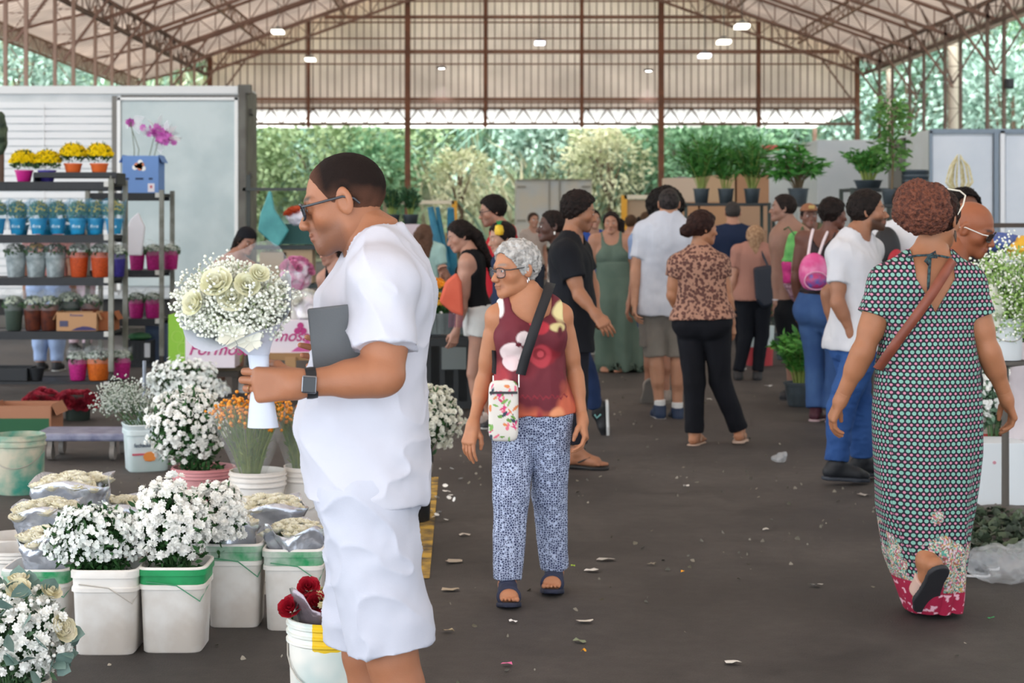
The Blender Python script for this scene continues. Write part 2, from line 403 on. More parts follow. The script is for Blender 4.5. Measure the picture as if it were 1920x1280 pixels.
    def handf(p, sd):
        W, d, n, sv, c, tc, sc, angs = HD[sd]; u = s**.8*sc
        r = None
        for q, (o, fl) in enumerate(((.0285, .95), (.0095, 1.05), (-.0095, .98), (-.028, .8))):
            kn = W+(d*(.092-.004*abs(q-1))+sv*o)*u
            m = cone(p, W+(d*.004+sv*o*.62)*u, kn, .0145*u, .0125*u)
            r = m if r is None else smin(r, m, .014*u)
        r = smin(r, cone(p, W+(d*.02+sv*.016+n*.006)*u, W+(d*.06+sv*.022+n*.008)*u, .017*u, .013*u), .012)
        fs = None
        for q, (o, fl) in enumerate(((.0285, .95), (.0095, 1.05), (-.0095, .98), (-.028, .8))):
            a_ = W+(d*(.09-.004*abs(q-1))+sv*o)*u; spread_ = sv*(o*1.6)
            ang = 0; cc = c*(1+.12*q)
            for (ln, r0, r1, an) in ((.043, .0094, .0086, angs[0]), (.027, .0086, .0078, angs[1]), (.022, .0078, .0064, angs[2])):
                ang += math.radians(an)*cc; dr = nrm(d*math.cos(ang)+n*math.sin(ang)+spread_*(1-min(c, 1))*1.5); b_ = a_+dr*ln*fl*u
                e = cone(p, a_, b_, r0*u, r1*u); fs = e if fs is None else np.minimum(fs, e); a_ = b_
        r = smin(r, fs, .003)
        a_ = W+(d*.022+sv*.022+n*.008)*u; ang = .2
        for (ln, r0, r1) in ((.04, .0135, .0115), (.03, .0115, .0105), (.024, .0105, .008)):
            dr = nrm(d*(.55+ang)+sv*(.75-ang*1.3)+n*(.3+tc*ang*2)); b_ = a_+dr*ln*u; r = smin(r, cone(p, a_, b_, r0*u, r1*u), .005); a_ = b_; ang += .35
        return r
    B.handf = handf
    def footf(p, sd, off=0., toes=False):
        A, T = j['ank'+sd], j['toe'+sd]; d0 = nrm(T-A); lat = nrm(np.cross(B.up, B.fwd)) if abs(d0[2]) > .95 else nrm(np.cross(B.up, d0))
        leg_d = nrm(j['kne'+sd]-A)
        # foot frame: forward along sole
        sole_f = nrm(T-A+leg_d*.055*s*1.0) if 'ank'+sd not in J or 'toe'+sd not in J else nrm((T-A)+leg_d*.055*s)
        fu = np.cross(lat, sole_f); fu = fu if fu@leg_d > 0 else -fu
        hl = A-fu*.045*s-sole_f*.035*s; bl = A-fu*.05*s+sole_f*.12*s; to = A-fu*.058*s+sole_f*.175*s
        d = cone(p, A, hl, .036*s+off, .03*s+off)
        d = smin(d, cone(p, A+fu*.0, bl, .034*s+off, .026*s+off), .03)
        d = smin(d, cone(p, hl+fu*.002, bl, .03*s+off, .03*s+off), .02)
        for q in (-1, 1): d = smin(d, cone(p, hl+sole_f*.06*s, bl+lat*q*.018*s, .02*s+off, .024*s+off), .02)
        if toes:
            e = None; k = 1 if sd == 'L' else -1
            for q in range(5):
                o = k*(-.031+.0155*q); r_ = (.0125, .0095, .009, .0085, .008)[q]*s; ln = (.182, .18, .173, .164, .152)[q]
                c_ = cone(p, bl+lat*o*s+fu*(-.004*s), A-fu*.063*s+lat*o*1.1*s+sole_f*ln*s, r_, r_*.9); e = c_ if e is None else np.minimum(e, c_)
            d = smin(d, e, .006)
        else:
            for q in (-1, 1): d = smin(d, cone(p, bl+lat*q*.012*s, to+lat*q*.012*s, .024*s+off, .018*s+off), .02)
        pl = plane(p, A-fu*(.078*s+off*.6), -fu)
        return smax(d, pl, .008), (A, fu, sole_f, lat)
    B.footf = footf
    def legs(p, off=0.): return np.minimum(leg(p, 'L', off), leg(p, 'R', off))
    def coarse(p):
        d = smin(torso(p), shoulders(p), .05*s)
        lg = np.minimum(smin(leg(p, 'L'), 1e9*np.ones(len(p)), .001), leg(p, 'R'))
        d = smin(d, lg, .03*s)
        ar = np.minimum(arm(p, 'L'), arm(p, 'R')); d = smin(d, ar, .025*s)
        return smin(d, neckf(p), .03*s)
    B.coarse = coarse; B.shoulders = shoulders; B.neckf = neckf
    pts = np.array(list(j.values())); lo = pts.min(0)-.2*s; hi = pts.max(0)+.2*s; hi[2] = max(hi[2], B.hc[2])
    B.lo, B.hi = lo, hi
    MV, MQ = [], []; n0 = 0
    def addm(V, Q):
        nonlocal n0
        V = relax(V, Q, 1, .5); MV.append(V); MQ.append(Q+n0); n0 += len(V)
    addm(*nets(coarse, lo, hi, res))
    nb = B.hc-B.tz*.16*hs
    addm(*nets(lambda p: smax(smin(head(p), neckf(p), .02), -plane(p, B.hc+hloc(0, 0, -.13), B.HA[2]), .002), B.hc-.19*hs, B.hc+.19*hs, hres))
    for sd in 'LR':
        W, d, n, sv = HD[sd][:4]; E = j['el'+sd]
        def fh(p): return smax(smin(handf(p, sd), cone(p, E, W+d*.01, .038*s*at, .0265*s*(.5+.5*at)), .02), plane(p, W-d*.03, -d), .002)
        c = W+d*.08*s; addm(*nets(fh, c-.14*s, c+.14*s, min(hres*.8, .004)))
        if foot != 'shoe':
            A = j['ank'+sd]
            addm(*nets(lambda p: smax(smin(footf(p, sd, 0, True)[0], cone(p, j['kne'+sd], A, .051*s, .035*s*(.4+.6*lt)), .02), plane(p, A+nrm(j['kne'+sd]-A)*.08, j['kne'+sd]-A), .003), (A+j['toe'+sd])/2-.2*s, (A+j['toe'+sd])/2+.2*s, max(hres, .003)))
    V = np.concatenate(MV); Q = np.concatenate(MQ)
    # colour
    q = hq(V); ax_ = np.abs(q[:, 0]); C = np.tile(np.array(srgb(skin)), (len(V), 1)); sk = C[0].copy()
    mot = 1+.05*fbm(V, 14, 2)[:, None]+.03*fbm(V, 60, 2)[:, None]; C *= mot
    def blend(mask, c): 
        nonlocal C
        C = C*(1-mask[:, None])+np.array(c)*mask[:, None]
    inh = (np.abs(q) < .14).all(1)
    blend(np.clip(1.4-np.sqrt((q[:, 0]/.024)**2+((q[:, 2]+.0605)/.0105)**2), 0, 1)*(q[:, 1] > .078)*inh*.75, srgb(lips))
    bl = np.exp(-(((ax_-.032)/.018)**4+((q[:, 2]-.028-.004*np.cos((ax_-.03)*60))/.0055)**2))*(q[:, 1] > .05)*inh
    blend(np.clip(bl*1.2, 0, 1)*.85, srgb(brow))
    if beard:
        bm_ = np.clip((-.03-q[:, 2])/.02, 0, 1)*np.clip((q[:, 1]-.0)/.02, 0, 1)*inh*(1-np.exp(-((q[:, 0]/.03)**2+((q[:, 2]+.06)/.012)**2)*1.2)*(q[:, 1] > .07))
        must = np.exp(-((q[:, 0]/.03)**4+((q[:, 2]+.044)/.006)**2))*(q[:, 1] > .07)*inh
        blend(np.clip(np.maximum(bm_*.9, must), 0, 1)*beard[1], srgb(beard[0]))
    blend(np.clip(.5-np.abs(q[:, 1]-.07)/.04, 0, .3)*np.exp(-((ax_-.045)/.02)**2-((q[:, 2]+.02)/.02)**2)*inh, sk*np.array([1.15, .8, .75]))
    me = mesh_np('person', V-B.org, Q)
    ca = me.color_attributes.new('Col', 'FLOAT_COLOR', 'POINT'); ca.data.foreach_set('color', np.concatenate([np.clip(C, 0, 1), np.ones((len(C), 1))], 1).astype(np.float32).ravel())
    B.o = link('person', me, mat('#ffffff', .5, vcol=True, sss=.1, key='skin', bump=.08, bs=220., spec=.4), loc=B.org)
    tag(B.o, label, 'person', group)
    # eyes
    for k, sd in ((1, 'L'), (-1, 'R')):
        c = B.hloc(k*.031, .077, .006); mb = MB(); pr = [(math.sin(math.pi*i/12)*.0128*hs, -math.cos(math.pi*i/12)*.0128*hs) for i in range(1, 13)]
        R = Matrix([list(B.HA[0]), list(B.HA[2]), list(B.HA[1])]).transposed()
        mb.cur = 0; mb.lathe(pr[:10], 12, c-B.org, R=R); mb.cur = 1; mb.lathe([(r_, z_+.0004) for r_, z_ in pr[9:]], 12, c-B.org, capb=False, R=R)
        mb.build('eye', [mat('#e8e4de', .2), mat('#20130d', .1)], B.o, smooth=True)
    return B
def garment(B, name, f, m, lo=None, hi=None, res=None, disp=None, parent=None, color=None, rel=1, attr=None):
    lo = B.lo-.05 if lo is None else lo; hi = B.hi+.05 if hi is None else hi
    V, Q = nets(f, lo, hi, res or B.res)
    if len(V) == 0: print('EMPTY', name); return None
    V = relax(V, Q, rel, .5)
    if disp is not None:
        N = vnormals(V, Q); V = V+N*disp(V, N)[:, None]
    me = mesh_np(name, V-B.org, Q)
    if color is not None:
        C = np.clip(color(V-B.org, V), 0, 1)
        ca = me.color_attributes.new('Col', 'FLOAT_COLOR', 'POINT'); ca.data.foreach_set('color', np.concatenate([C, np.ones((len(C), 1))], 1).astype(np.float32).ravel())
    if attr is not None:
        A = attr(V-B.org, V, vnormals(V, Q)); at_ = me.attributes.new('pat', 'FLOAT_VECTOR', 'POINT'); at_.data.foreach_set('vector', A.astype(np.float32).ravel())
    return link(name, me, m, parent if parent is not None else B.o)
def folds(amp=.006, sc=(9, 9, 3), seed=0, mode='r'):
    sc = np.array(sc, float)
    def g(V, N):
        n = fbm(V*sc, 1., 3, seed); n = (.5-np.abs(n))*2*amp if mode == 'r' else n*amp
        return n*.6+amp*.4*fbm(V, 14, 2, seed+5)
    return g
def top(B, m, hem=-.12, sleeve=.55, off=.012, flare=.0, soff=.016, neck=.068, nf=.02, nz=.0, tank=None, disp=folds(), name='shirt', color=None, hem_z=None, vback=None, attr=None, drape=.5, res=None, sflare=.0, neckd=0.):
    """shirt: torso shell, sleeves to a fraction of the arm, hem at torso parameter t"""
    j, s = B.j, B.s; T = B.tab.copy(); 
    # cloth hangs from the chest / belly: width below t=.6 never narrows quickly
    w0 = np.interp(.62, T[:, 0], T[:, 1]); d0 = np.interp(.62, T[:, 0], T[:, 2])
    lowm = T[:, 0] < .62
    T[lowm, 1] = np.maximum(T[lowm, 1], w0*drape+(1-drape)*T[lowm, 1]); T[lowm, 2] = np.maximum(T[lowm, 2], d0*drape+(1-drape)*T[lowm, 2])
    hipw = np.interp(.0, B.tab[:, 0], B.tab[:, 1]); hipd = np.interp(.0, B.tab[:, 0], B.tab[:, 2])
    vl = T[:, 0] < 0; T[vl, 1] = np.maximum(hipw, T[vl, 1]); T[vl, 2] = np.maximum(hipd, T[vl, 2])
    T = T[T[:, 0] > hem-.1] if hem > -.3 else T
    if hem < -.25: T = np.concatenate([[[hem-.2, T[0, 1], T[0, 2], T[0, 3]]], T])
    fo = lambda t: off+flare*np.clip((.6-t), 0, 1.2)
    def f(p):
        d = B.torso(p, fo, T)
        t, x, y = B.tframe(p)
        if tank is None:
            d = smin(d, B.shoulders(p, off*.8), .04*s)
            for sd in 'LR':
                S, E, W = j['sh'+sd], j['el'+sd], j['wr'+sd]
                if sleeve <= 1: 
                    e = S+(E-S)*sleeve; dr = nrm(E-S)
                    c = cone(p, S, e+dr*.03, .052*s+soff, (.052-.01*sleeve)*s+soff+.004+sflare)
                    c = np.maximum(c, plane(p, e, dr))
                else:
                    e = E+(W-E)*(sleeve-1); dr = nrm(W-E); c = cone(p, S, E, .052*s+soff, .042*s+soff)
                    c = np.maximum(smin(c, cone(p, E, e+dr*.03, .042*s+soff, .034*s+soff), .02), plane(p, e, dr))
                d = smin(d, c, .03*s)
        else:
            w_, fall = tank     # strap half-width, armhole depth t
            d = smin(d, np.maximum(B.shoulders(p, off*.6), np.abs(x)-w_*s), .03*s)
            lim = w_*s+np.clip((fall-t)/.12, -1, 3)*.05*s
            d = smax(d, np.where(t > fall-.35, np.abs(x)-np.maximum(lim, w_*s), -.05), .006)
        N = j['neck']+B.tz*(.02+nz)*s
        fw = np.cross(B.l1, B.tz)
        d = smax(d, -cone(p, N-B.tz*neckd*s+fw*nf*s, N+B.tz*.12*s+fw*(nf*.3)*s, neck*s, neck*s*1.25), .006)
        if vback: 
            d = np.maximum(d, -np.where(y < 0, np.maximum(np.abs(x)-(t-vback[0])*vback[1], -.03+vback[0]-t), 1.))
        hz = (hem-t)*B.TL if hem_z is None else (hem_z-p[:, 2])
        d = smax(d, hz, .004)
        # hollow under the hem
        inner = B.torso(p, lambda t: fo(t)-.012, T); d = np.maximum(d, -np.maximum(inner, (t-hem)*B.TL-.02 if hem_z is None else p[:, 2]-hem_z-.02))
        return d
    B.topf = f
    lo = B.lo-.1; lo[2] = (B.j['hip']+B.tz*hem*B.TL)[2]-.08
    return garment(B, name, f, m, lo, B.hi+.1, disp=disp, color=color, attr=attr, res=res)
def pants(B, m, hem=1., waist=.12, off=.008, ko=.012, ho=.02, disp=folds(.005, (10, 10, 4), 3), name='trousers', color=None, attr=None, rad=None, res=None, seat=0.):
    """hem: 1 = ankle, .5 = knee ... measured hip(0)-knee(.5)-ankle(1)"""
    j, s = B.j, B.s
    def f(p):
        t, x, y = B.tframe(p)
        d = B.torso(p, off+.002+seat)
        d = np.maximum(d, (t-waist)*B.TL)
        for sd in 'LR':
            H, K, A = j['hip'+sd], j['kne'+sd], j['ank'+sd]
            lg = smin(B.leg(p, sd, off), cone(p, H-B.up*.03*s, K, .092*s+off, .056*s+ko), .02)
            if hem > .5: lg = smin(lg, cone(p, K, A, .054*s+ko, .036*s+ho), .02)
            else:
                hh = H+(K-H)*hem*2; lg = smin(lg, cone(p, H-B.up*.03*s, hh, .092*s+off, (rad or .07*s+ho)), .02)
            if hem <= .5: e = H+(K-H)*hem*2; dr = nrm(K-H)
            else: e = K+(A-K)*(hem*2-1); dr = nrm(A-K)
            lg = np.maximum(lg, plane(p, e, dr*(1, 1, 1)))
            d = smin(d, lg, .015)
        return d
    hi = B.hi.copy(); hi[2] = (B.j['hip']+B.tz*(waist+.25)*B.TL)[2]+.1
    lo = B.lo-.06; 
    return garment(B, name, f, m, lo, hi, disp=disp, color=color, attr=attr, res=res)
def skirt(B, m, pts, name='skirt', disp=None, color=None, attr=None, res=None, n=2.2, slit=None):
    """pts: list of (px,py,dd, half width, half depth) down the middle line"""
    C = np.array([B.px2(p[:3]) for p in pts]); Wd = np.array([p[3] for p in pts]); Dp = np.array([p[4] for p in pts])
    z = C[::-1, 2]; zz = np.linspace(z[0], z[-1], 80)
    cx = np.interp(zz, z, C[::-1, 0]); cy = np.interp(zz, z, C[::-1, 1]); ww = np.interp(zz, z, Wd[::-1]); dd = np.interp(zz, z, Dp[::-1])
    l = B.left.astype(np.float32); fw = B.fwd.astype(np.float32)
    def f(p):
        qx = p[:, 0]-np.interp(p[:, 2], zz, cx); qy = p[:, 1]-np.interp(p[:, 2], zz, cy)
        x = qx*l[0]+qy*l[1]; y = qx*fw[0]+qy*fw[1]; a_ = np.interp(p[:, 2], zz, ww); b_ = np.interp(p[:, 2], zz, dd)
        d = ((np.abs(x/a_)**n+np.abs(y/b_)**n)**(1/n)-1)*np.minimum(a_, b_)
        d2 = ((np.abs(x/(a_-.008))**n+np.abs(y/(b_-.008))**n)**(1/n)-1)*np.minimum(a_-.008, b_-.008)
        d = np.maximum(d, np.maximum(zz[0]-p[:, 2], p[:, 2]-zz[-1]))
        return np.maximum(d, -np.maximum(d2, p[:, 2]-zz[0]-.06))
    m_ = max(Wd.max(), Dp.max())+.06
    lo = np.array([cx.min()-m_, cy.min()-m_, zz[0]-.05]); hi = np.array([cx.max()+m_, cy.max()+m_, zz[-1]+.05])
    return garment(B, name, f, m, lo, hi, disp=disp, color=color, attr=attr, res=res)
def hair(B, m, kind='short', off=.012, extra=(), line=.0, namp=.003, nsc=90, res=None, low=-.045, face=.112, name='hair', rough=None, color=None):
    """extra: cones in head coordinates (a, b, ra, rb)"""
    def f(p):
        q = B.hq(p).astype(np.float32)
        d = ell(q, (0, -.014, .03), (.0755+off, .097+off, .088+off))
        d = smax(d, -sph(q, (0, .107+line, -.022), face), .012)
        d = smax(d, (low+.0-q[:, 2])+np.clip(q[:, 1]+.02, -.02, .2)*1.1, .01)
        for a, b, ra, rb in extra: d = smin(d, cone(q, a, b, ra, rb), .015)
        return d*B.hs
    ex = max([0]+[max(np.abs(np.array(a)).max(), np.abs(np.array(b)).max())+max(ra, rb) for a, b, ra, rb in extra])
    R = max(.17, ex+.03)*B.hs
    return garment(B, name, f, m, B.hc-R, B.hc+R, res=res or B.hres, disp=lambda V, N: fbm(V, nsc, 3)*namp if not callable(namp) else namp(V, N), color=color)
def shoes(B, m, sole='#e8e8e8', sandal=None, sides='LR', name='shoe', high=.0):
    s = B.s
    for sd in sides:
        A, T = B.j['ank'+sd], B.j['toe'+sd]; c = (A+T)/2
        _, (A_, fu, sf, lat) = B.footf(np.zeros((1, 3), np.float32), sd)
        if sandal is None:
            def f(p):
                d = B.footf(p, sd, .008)[0]; return smax(d, plane(p, A+fu*(.028+high)*s-sf*.02*s, fu-sf*.25), .006)
            o = garment(B, name, f, m, c-.22, c+.22, res=min(B.res*.75, .006))
            if sole:
                def f3(p):
                    zz = plane(p, A-fu*.078*s, fu); g = p-(zz[:, None]*fu[None]).astype(np.float32)-(fu*.02*s).astype(np.float32)*0
                    d = B.footf(g+(fu*.03*s).astype(np.float32), sd, .012)[0]; return np.maximum(np.maximum(d, zz-.008*s), -.014-zz)
                garment(B, 'sole', f3, mat(sole, .6), c-.24, c+.24, res=min(B.res*.75, .006), parent=o)
        else:
            def f3(p):
                zz = plane(p, A-fu*.078*s, fu); g = p-(zz[:, None]*fu[None]).astype(np.float32)
                d = B.footf(g+(fu*.03*s).astype(np.float32), sd, .01)[0]; return np.maximum(np.maximum(d, zz-.003*s), -.016-zz)
            o = garment(B, 'sandal', f3, mat(sandal[0], .7), c-.24, c+.24, res=min(B.res*.75, .006))
            if sandal[1] == 'flip':
                mb = MB(); k = 1 if sd == 'L' else -1; mid = A-fu*.06*s+sf*.135*s-lat*k*.012*s
                for q in (-1, 1): mb.tube([mid-B.org, A-fu*.022*s+sf*.09*s+lat*q*.026*s-B.org, A-fu*.055*s+sf*.02*s+lat*q*.045*s-B.org], .005, 6)
                mb.build('strap', mat(sandal[0], .6), o, smooth=True)
            elif sandal[1] == 'slide':
                for (c0, w_) in ((.105, .02), (.055, .016)) if len(sandal) < 3 else ((.09, .035),):
                    def f4(p):
                        d = B.footf(p, sd, .009)[0]; x = plane(p, A+sf*c0*s-fu*.02*s, sf); return np.maximum(d, np.abs(x)-w_)
                    garment(B, 'strap', f4, m, c-.2, c+.2, res=min(B.res*.6, .004), parent=o)
def glasses(B, col='#1a1a1a', lens=None, w=.0245, hgt=.018, up=.004, y=.1, r=.0018, temple=True, tcol=None, sq=1.2, name='glasses'):
    mb = MB(); hl = lambda x, yy, z: B.hloc(x, yy, z)-B.org
    if w > .023: pass
    for k in (1, -1):
        c = (k*.032, y, up)
        pts = []
        for i in range(17):
            a = 2*math.pi*i/16; ca, sa = math.cos(a), math.sin(a); n = 2+sq; q = (abs(ca)**n+abs(sa)**n)**(-1/n)
            pts.append(hl(c[0]+w*ca*q, c[1]-.010*abs(w*ca*q*k+.0)/.025 if ca*k > 0 else c[1], c[2]+hgt*sa*q))
        mb.tube(pts, r, 6, caps=False)
        if temple:
            mt = MB(); mt.tube([hl(k*(.032+w), y-.01, up+hgt*.6), hl(k*.074, .07, up+hgt*.5), hl(k*.083, -.01, .012), hl(k*.08, -.035, .0), hl(k*.078, -.045, -.015)], r*1.1, 6)
            B._t = (B.__dict__.get('_t', []))+[mt]
    mb.tube([hl(-.009, y, up+.006), hl(0, y+.004, up+.008), hl(.009, y, up+.006)], r, 6)
    o = mb.build(name, mat(col, .3), B.o, smooth=True)
    for mt in B.__dict__.get('_t', []): mt.build('temple_arm', mat(tcol or col, .3), o, smooth=True)
    B._t = []
    if lens:
        for k in (1, -1):
            ml = MB(); pts = []
            for i in range(16):
                a = 2*math.pi*i/16; ca, sa = math.cos(a), math.sin(a); n = 2+sq; q = (abs(ca)**n+abs(sa)**n)**(-1/n)
                pts.append(hl(k*.032+w*ca*q, y-(.010*abs(w*ca*q)/.025 if ca*k > 0 else 0), up+hgt*sa*q))
            ml.poly(pts)
            ml.build('lens', mat(lens[0], .08, alpha=lens[1], spec=.6), o)
    return o
def hairm(c, c2=None): return mat(c, .6, spec=.15, col2=c2 or c, ns=40., bump=.5, bs=120.)
def cloth(c, c2=None, ns=3., bump=.15): return mat(c, .85, col2=c2, ns=ns, bump=bump, bs=400., spec=.2)
# ------------------------------------------------------------------ floor
def flr():
    mb = MB(); mb.poly([(-60, 2, 0), (60, 2, 0), (60, 90, 0), (-60, 90, 0)])
    m = mat('#3d3b3b', .7, key='asphalt'); nt = m.node_tree; b = nt.nodes['Principled BSDF']; tc = node(nt, 'ShaderNodeTexCoord')
    def noise(sc, det=6, r=.6):
        n = node(nt, 'ShaderNodeTexNoise'); n.inputs['Scale'].default_value = sc; n.inputs['Detail'].default_value = det; n.inputs['Roughness'].default_value = r; nt.links.new(tc.outputs['Object'], n.inputs['Vector']); return n
    n1 = noise(.55, 8, .7); n2 = noise(14); n3 = noise(140, 3)
    r1 = node(nt, 'ShaderNodeValToRGB'); r1.color_ramp.elements[0].position = .38; r1.color_ramp.elements[1].position = .62
    r1.color_ramp.elements[0].color = (*srgb('#282423'), 1); r1.color_ramp.elements[1].color = (*srgb('#4c4744'), 1); nt.links.new(n1.outputs['Fac'], r1.inputs['Fac'])
    mx = node(nt, 'ShaderNodeMix', data_type='RGBA', blend_type='OVERLAY'); mx.inputs[0].default_value = .45; nt.links.new(r1.outputs[0], mx.inputs[6]); nt.links.new(n2.outputs['Fac'], mx.inputs[7])
    mx2 = node(nt, 'ShaderNodeMix', data_type='RGBA', blend_type='OVERLAY'); mx2.inputs[0].default_value = .4; nt.links.new(mx.outputs[2], mx2.inputs[6]); nt.links.new(n3.outputs['Fac'], mx2.inputs[7])
    nt.links.new(mx2.outputs[2], b.inputs['Base Color'])
    mr = node(nt, 'ShaderNodeMapRange'); mr.inputs['To Min'].default_value = .45; mr.inputs['To Max'].default_value = .95; nt.links.new(n1.outputs['Fac'], mr.inputs[0]); nt.links.new(mr.outputs[0], b.inputs['Roughness'])
    bp = node(nt, 'ShaderNodeBump'); bp.inputs['Strength'].default_value = .35; bp.inputs['Distance'].default_value = .01; nt.links.new(n3.outputs['Fac'], bp.inputs['Height']); nt.links.new(bp.outputs[0], b.inputs['Normal'])
    tag(mb.build('floor', m), kind='structure')
flr()
# ------------------------------------------------------------------ market hall
XL, XR, XA, YG = -10.17, 13.27, 1.55, 61.5
def zr(x): return 11.64-.36*abs(x-XA)                 # underside of the roof sheets
RUST = mat('#9a7666', .8, col2='#aa8a7a', ns=3.); DARKST = mat('#6f5c54', .8, col2='#7f6a5e', ns=3.)
def lattice(mb, a, b, w, n, side, r=.035, d=.03):
    """two chords and a zigzag between them"""
    a = Vector(a); b = Vector(b); s_ = Vector(side)*w
    mb.bar(a, b, r*2, r*2); mb.bar(a+s_, b+s_, r*2, r*2)
    for i in range(n):
        p0 = a+(b-a)*(i/n); p1 = a+(b-a)*((i+1)/n)
        if i % 2: mb.bar(p0, p1+s_, d, d)
        else: mb.bar(p0+s_, p1, d, d)
        mb.bar(p1, p1+s_, d, d)
def translucent(c, f):
    m = mat(c, .7, key='translucent'+c); nt = m.node_tree; b = nt.nodes['Principled BSDF']; out = nt.nodes['Material Output']
    tl = node(nt, 'ShaderNodeBsdfTranslucent'); mx = node(nt, 'ShaderNodeMixShader'); mx.inputs[0].default_value = f
    tc = node(nt, 'ShaderNodeTexCoord'); n = node(nt, 'ShaderNodeTexNoise'); n.inputs['Scale'].default_value = .7; r = node(nt, 'ShaderNodeValToRGB'); nt.links.new(tc.outputs['Object'], n.inputs['Vector']); nt.links.new(n.outputs['Fac'], r.inputs['Fac'])
    cc = srgb(c); r.color_ramp.elements[0].position = .3; r.color_ramp.elements[1].position = .7; r.color_ramp.elements[0].color = (*[x*.8 for x in cc], 1); r.color_ramp.elements[1].color = (*cc, 1)
    nt.links.new(r.outputs[0], tl.inputs[0]); nt.links.new(r.outputs[0], b.inputs['Base Color'])
    nt.links.new(b.outputs[0], mx.inputs[1]); nt.links.new(tl.outputs[0], mx.inputs[2]); nt.links.new(mx.outputs[0], out.inputs[0]); return m
def hall():
    # roof sheets, ribbed
    def slope(x0, x1, name):
        mb = MB(); n = 240; y0, y1 = -14., 63.
        th = .05
        mb.add([(x0, y0, zr(x0)+.25), (x1, y0, zr(x1)+.25), (x1, y1, zr(x1)+.25), (x0, y1, zr(x0)+.25), (x0, y0, zr(x0)+.3), (x1, y0, zr(x1)+.3), (x1, y1, zr(x1)+.3), (x0, y1, zr(x0)+.3)],
               [(0, 1, 2, 3), (4, 5, 6, 7), (0, 1, 5, 4), (1, 2, 6, 5), (2, 3, 7, 6), (3, 0, 4, 7)])
        for i in range(n):
            y = y0+(y1-y0)*(i+.5)/n; mb.bar((x0, y, zr(x0)+.24), (x1, y, zr(x1)+.24), .05, .03)
        return tag(mb.build(name, translucent('#e6dcd4', .62)), kind='structure')
    slope(XA, XR+.9, 'ceiling'); slope(-12.73, XA, 'ceiling')
    # gable cladding, above the open door
    mb = MB(); zb = 5.65; 
    mb.prism([(XL, YG, zb), (XR, YG, zb), (XR, YG, zr(XR)+.2), (XA, YG, zr(XA)+.2), (XL, YG, zr(XL)+.2)], (0, .06, 0))
    wb = None
    x = XL+.1; mr = MB()
    while x < XR:
        mr.box((x, YG-.03, (zb+zr(x))/2), (.04, .05, zr(x)-zb+.2)); x += .262
    mr_ = mr
    tag(mb.build('wall_back', translucent('#fff0e8', .88)), kind='structure')
    tag(mr_.build('trim_12', mat('#a08c82', .7)), kind='structure')
    mb = MB(); mb.add([(XL, YG+.2, 5.66), (XR, YG+.2, 5.66), (XR, 70., 5.42), (XL, 70., 5.42)], [(0, 1, 2, 3)]); tag(mb.build('trim_1', translucent('#fffaf2', .9)), kind='structure')
    mb = MB(); [mb.box((x_, 69.9, 2.7), (.15, .15, 5.4)) for x_ in (XL, XR)]; tag(mb.build('canopy_post', RUST), 'pair of thin posts holding the pale canopy beyond the end wall', 'post')
    for i, (py, th) in enumerate(((-30, .12), (32, .12), (97, .14), (186, .12), (42, .05), (72, .05), (120, .05), (192, .06), (2, .05))):
        z = CH-(py-HY)/F*(YG-.1); mb = MB(); hw = min(13, (11.64-z)/.36)
        mb.bar((max(XL, XA-hw), YG-.1, z), (min(XR, XA+hw), YG-.1, z), .08, th); tag(mb.build('trim_%d' % (i+2), mat('#9a7563', .8)), kind='structure')
    mb = MB(); n = 62; a = Vector((XL, YG-.13, 5.08)); b = Vector((XR, YG-.13, 5.08)); up = Vector((0, 0, .56))
    mb.bar(a, b, .1, .1); mb.bar(a+up, b+up, .08, .08)
    for i in range(n):
        p0 = a+(b-a)*(i/n); p1 = a+(b-a)*((i+1)/n); (mb.bar(p0, p1+up, .05, .05) if i % 2 else mb.bar(p0+up, p1, .05, .05))
    tag(mb.build('door_girder', mat('#7d6455', .8)), 'long zigzag steel girder above the open end of the hall', 'girder')
    for px_, w_, zb_, lab in ((765, .2, 0, 'thick rusty steel post of the end wall reaching the ground, left of the middle'), (1238, .2, 0, 'thick rusty steel post of the end wall reaching the ground, behind the palms'),
                         (580, .11, 4.95, 'thin wall post ending at the girder, above the front man and the left truck'), (910, .13, 4.95, 'thin wall post ending at the girder, right of the left thick post'),
                         (1090, .13, 4.95, 'thin wall post ending at the girder, above the far white truck'), (1420, .13, 4.95, 'thin wall post ending at the girder, above the potted palms'), (1604, .16, 0, 'rusty corner post at the right end of the end wall'), (396, .16, 0, 'rusty corner post at the left end of the end wall')):
        x = (px_-CX)/F*YG; mb = MB(); mb.box((x, YG-.3, (zb_+zr(x))/2), (w_, .2, zr(x)-zb_))
        if zb_ == 0 and 400 < px_ < 1500: mb.box((x, YG-.3, .08), (.4, .4, .16))
        tag(mb.build('wall_post', mat('#8a5a44', .8, col2='#74503f', ns=2.)), lab, 'post')
    # rafters: lattice trusses across the hall
    ys = [57.3, 53.15, 49.0, 44.85, 40.7, 36.55, 32.4]
    for i, y in enumerate([61.0]+ys):
        mb = MB()
        for x0, x1 in ((XR, XA), (XL, XA)):
            lattice(mb, (x0, y, zr(x0)-.55), (x1, y, zr(x1)-.55), .62, 22, (0, 0, 1), .045, .03)
        mb.bar((XL, y, zr(XL)-.3), (-12.7, y, 6.55), .07); 
        for x0, sx in ((XR, -1), (XL, 1)): mb.bar((x0, y, zr(x0)-2.0), (x0+sx*1.4, y, zr(x0)-.1), .06)
        tag(mb.build('roof_truss', mat('#957567', .8, col2='#82665a', ns=2.)), ('lattice roof truss spanning the hall, ' + ('nearest the end wall' if i == 0 else 'number %d from the end wall' % (i+1))), 'truss', 'roof trusses of the market hall')
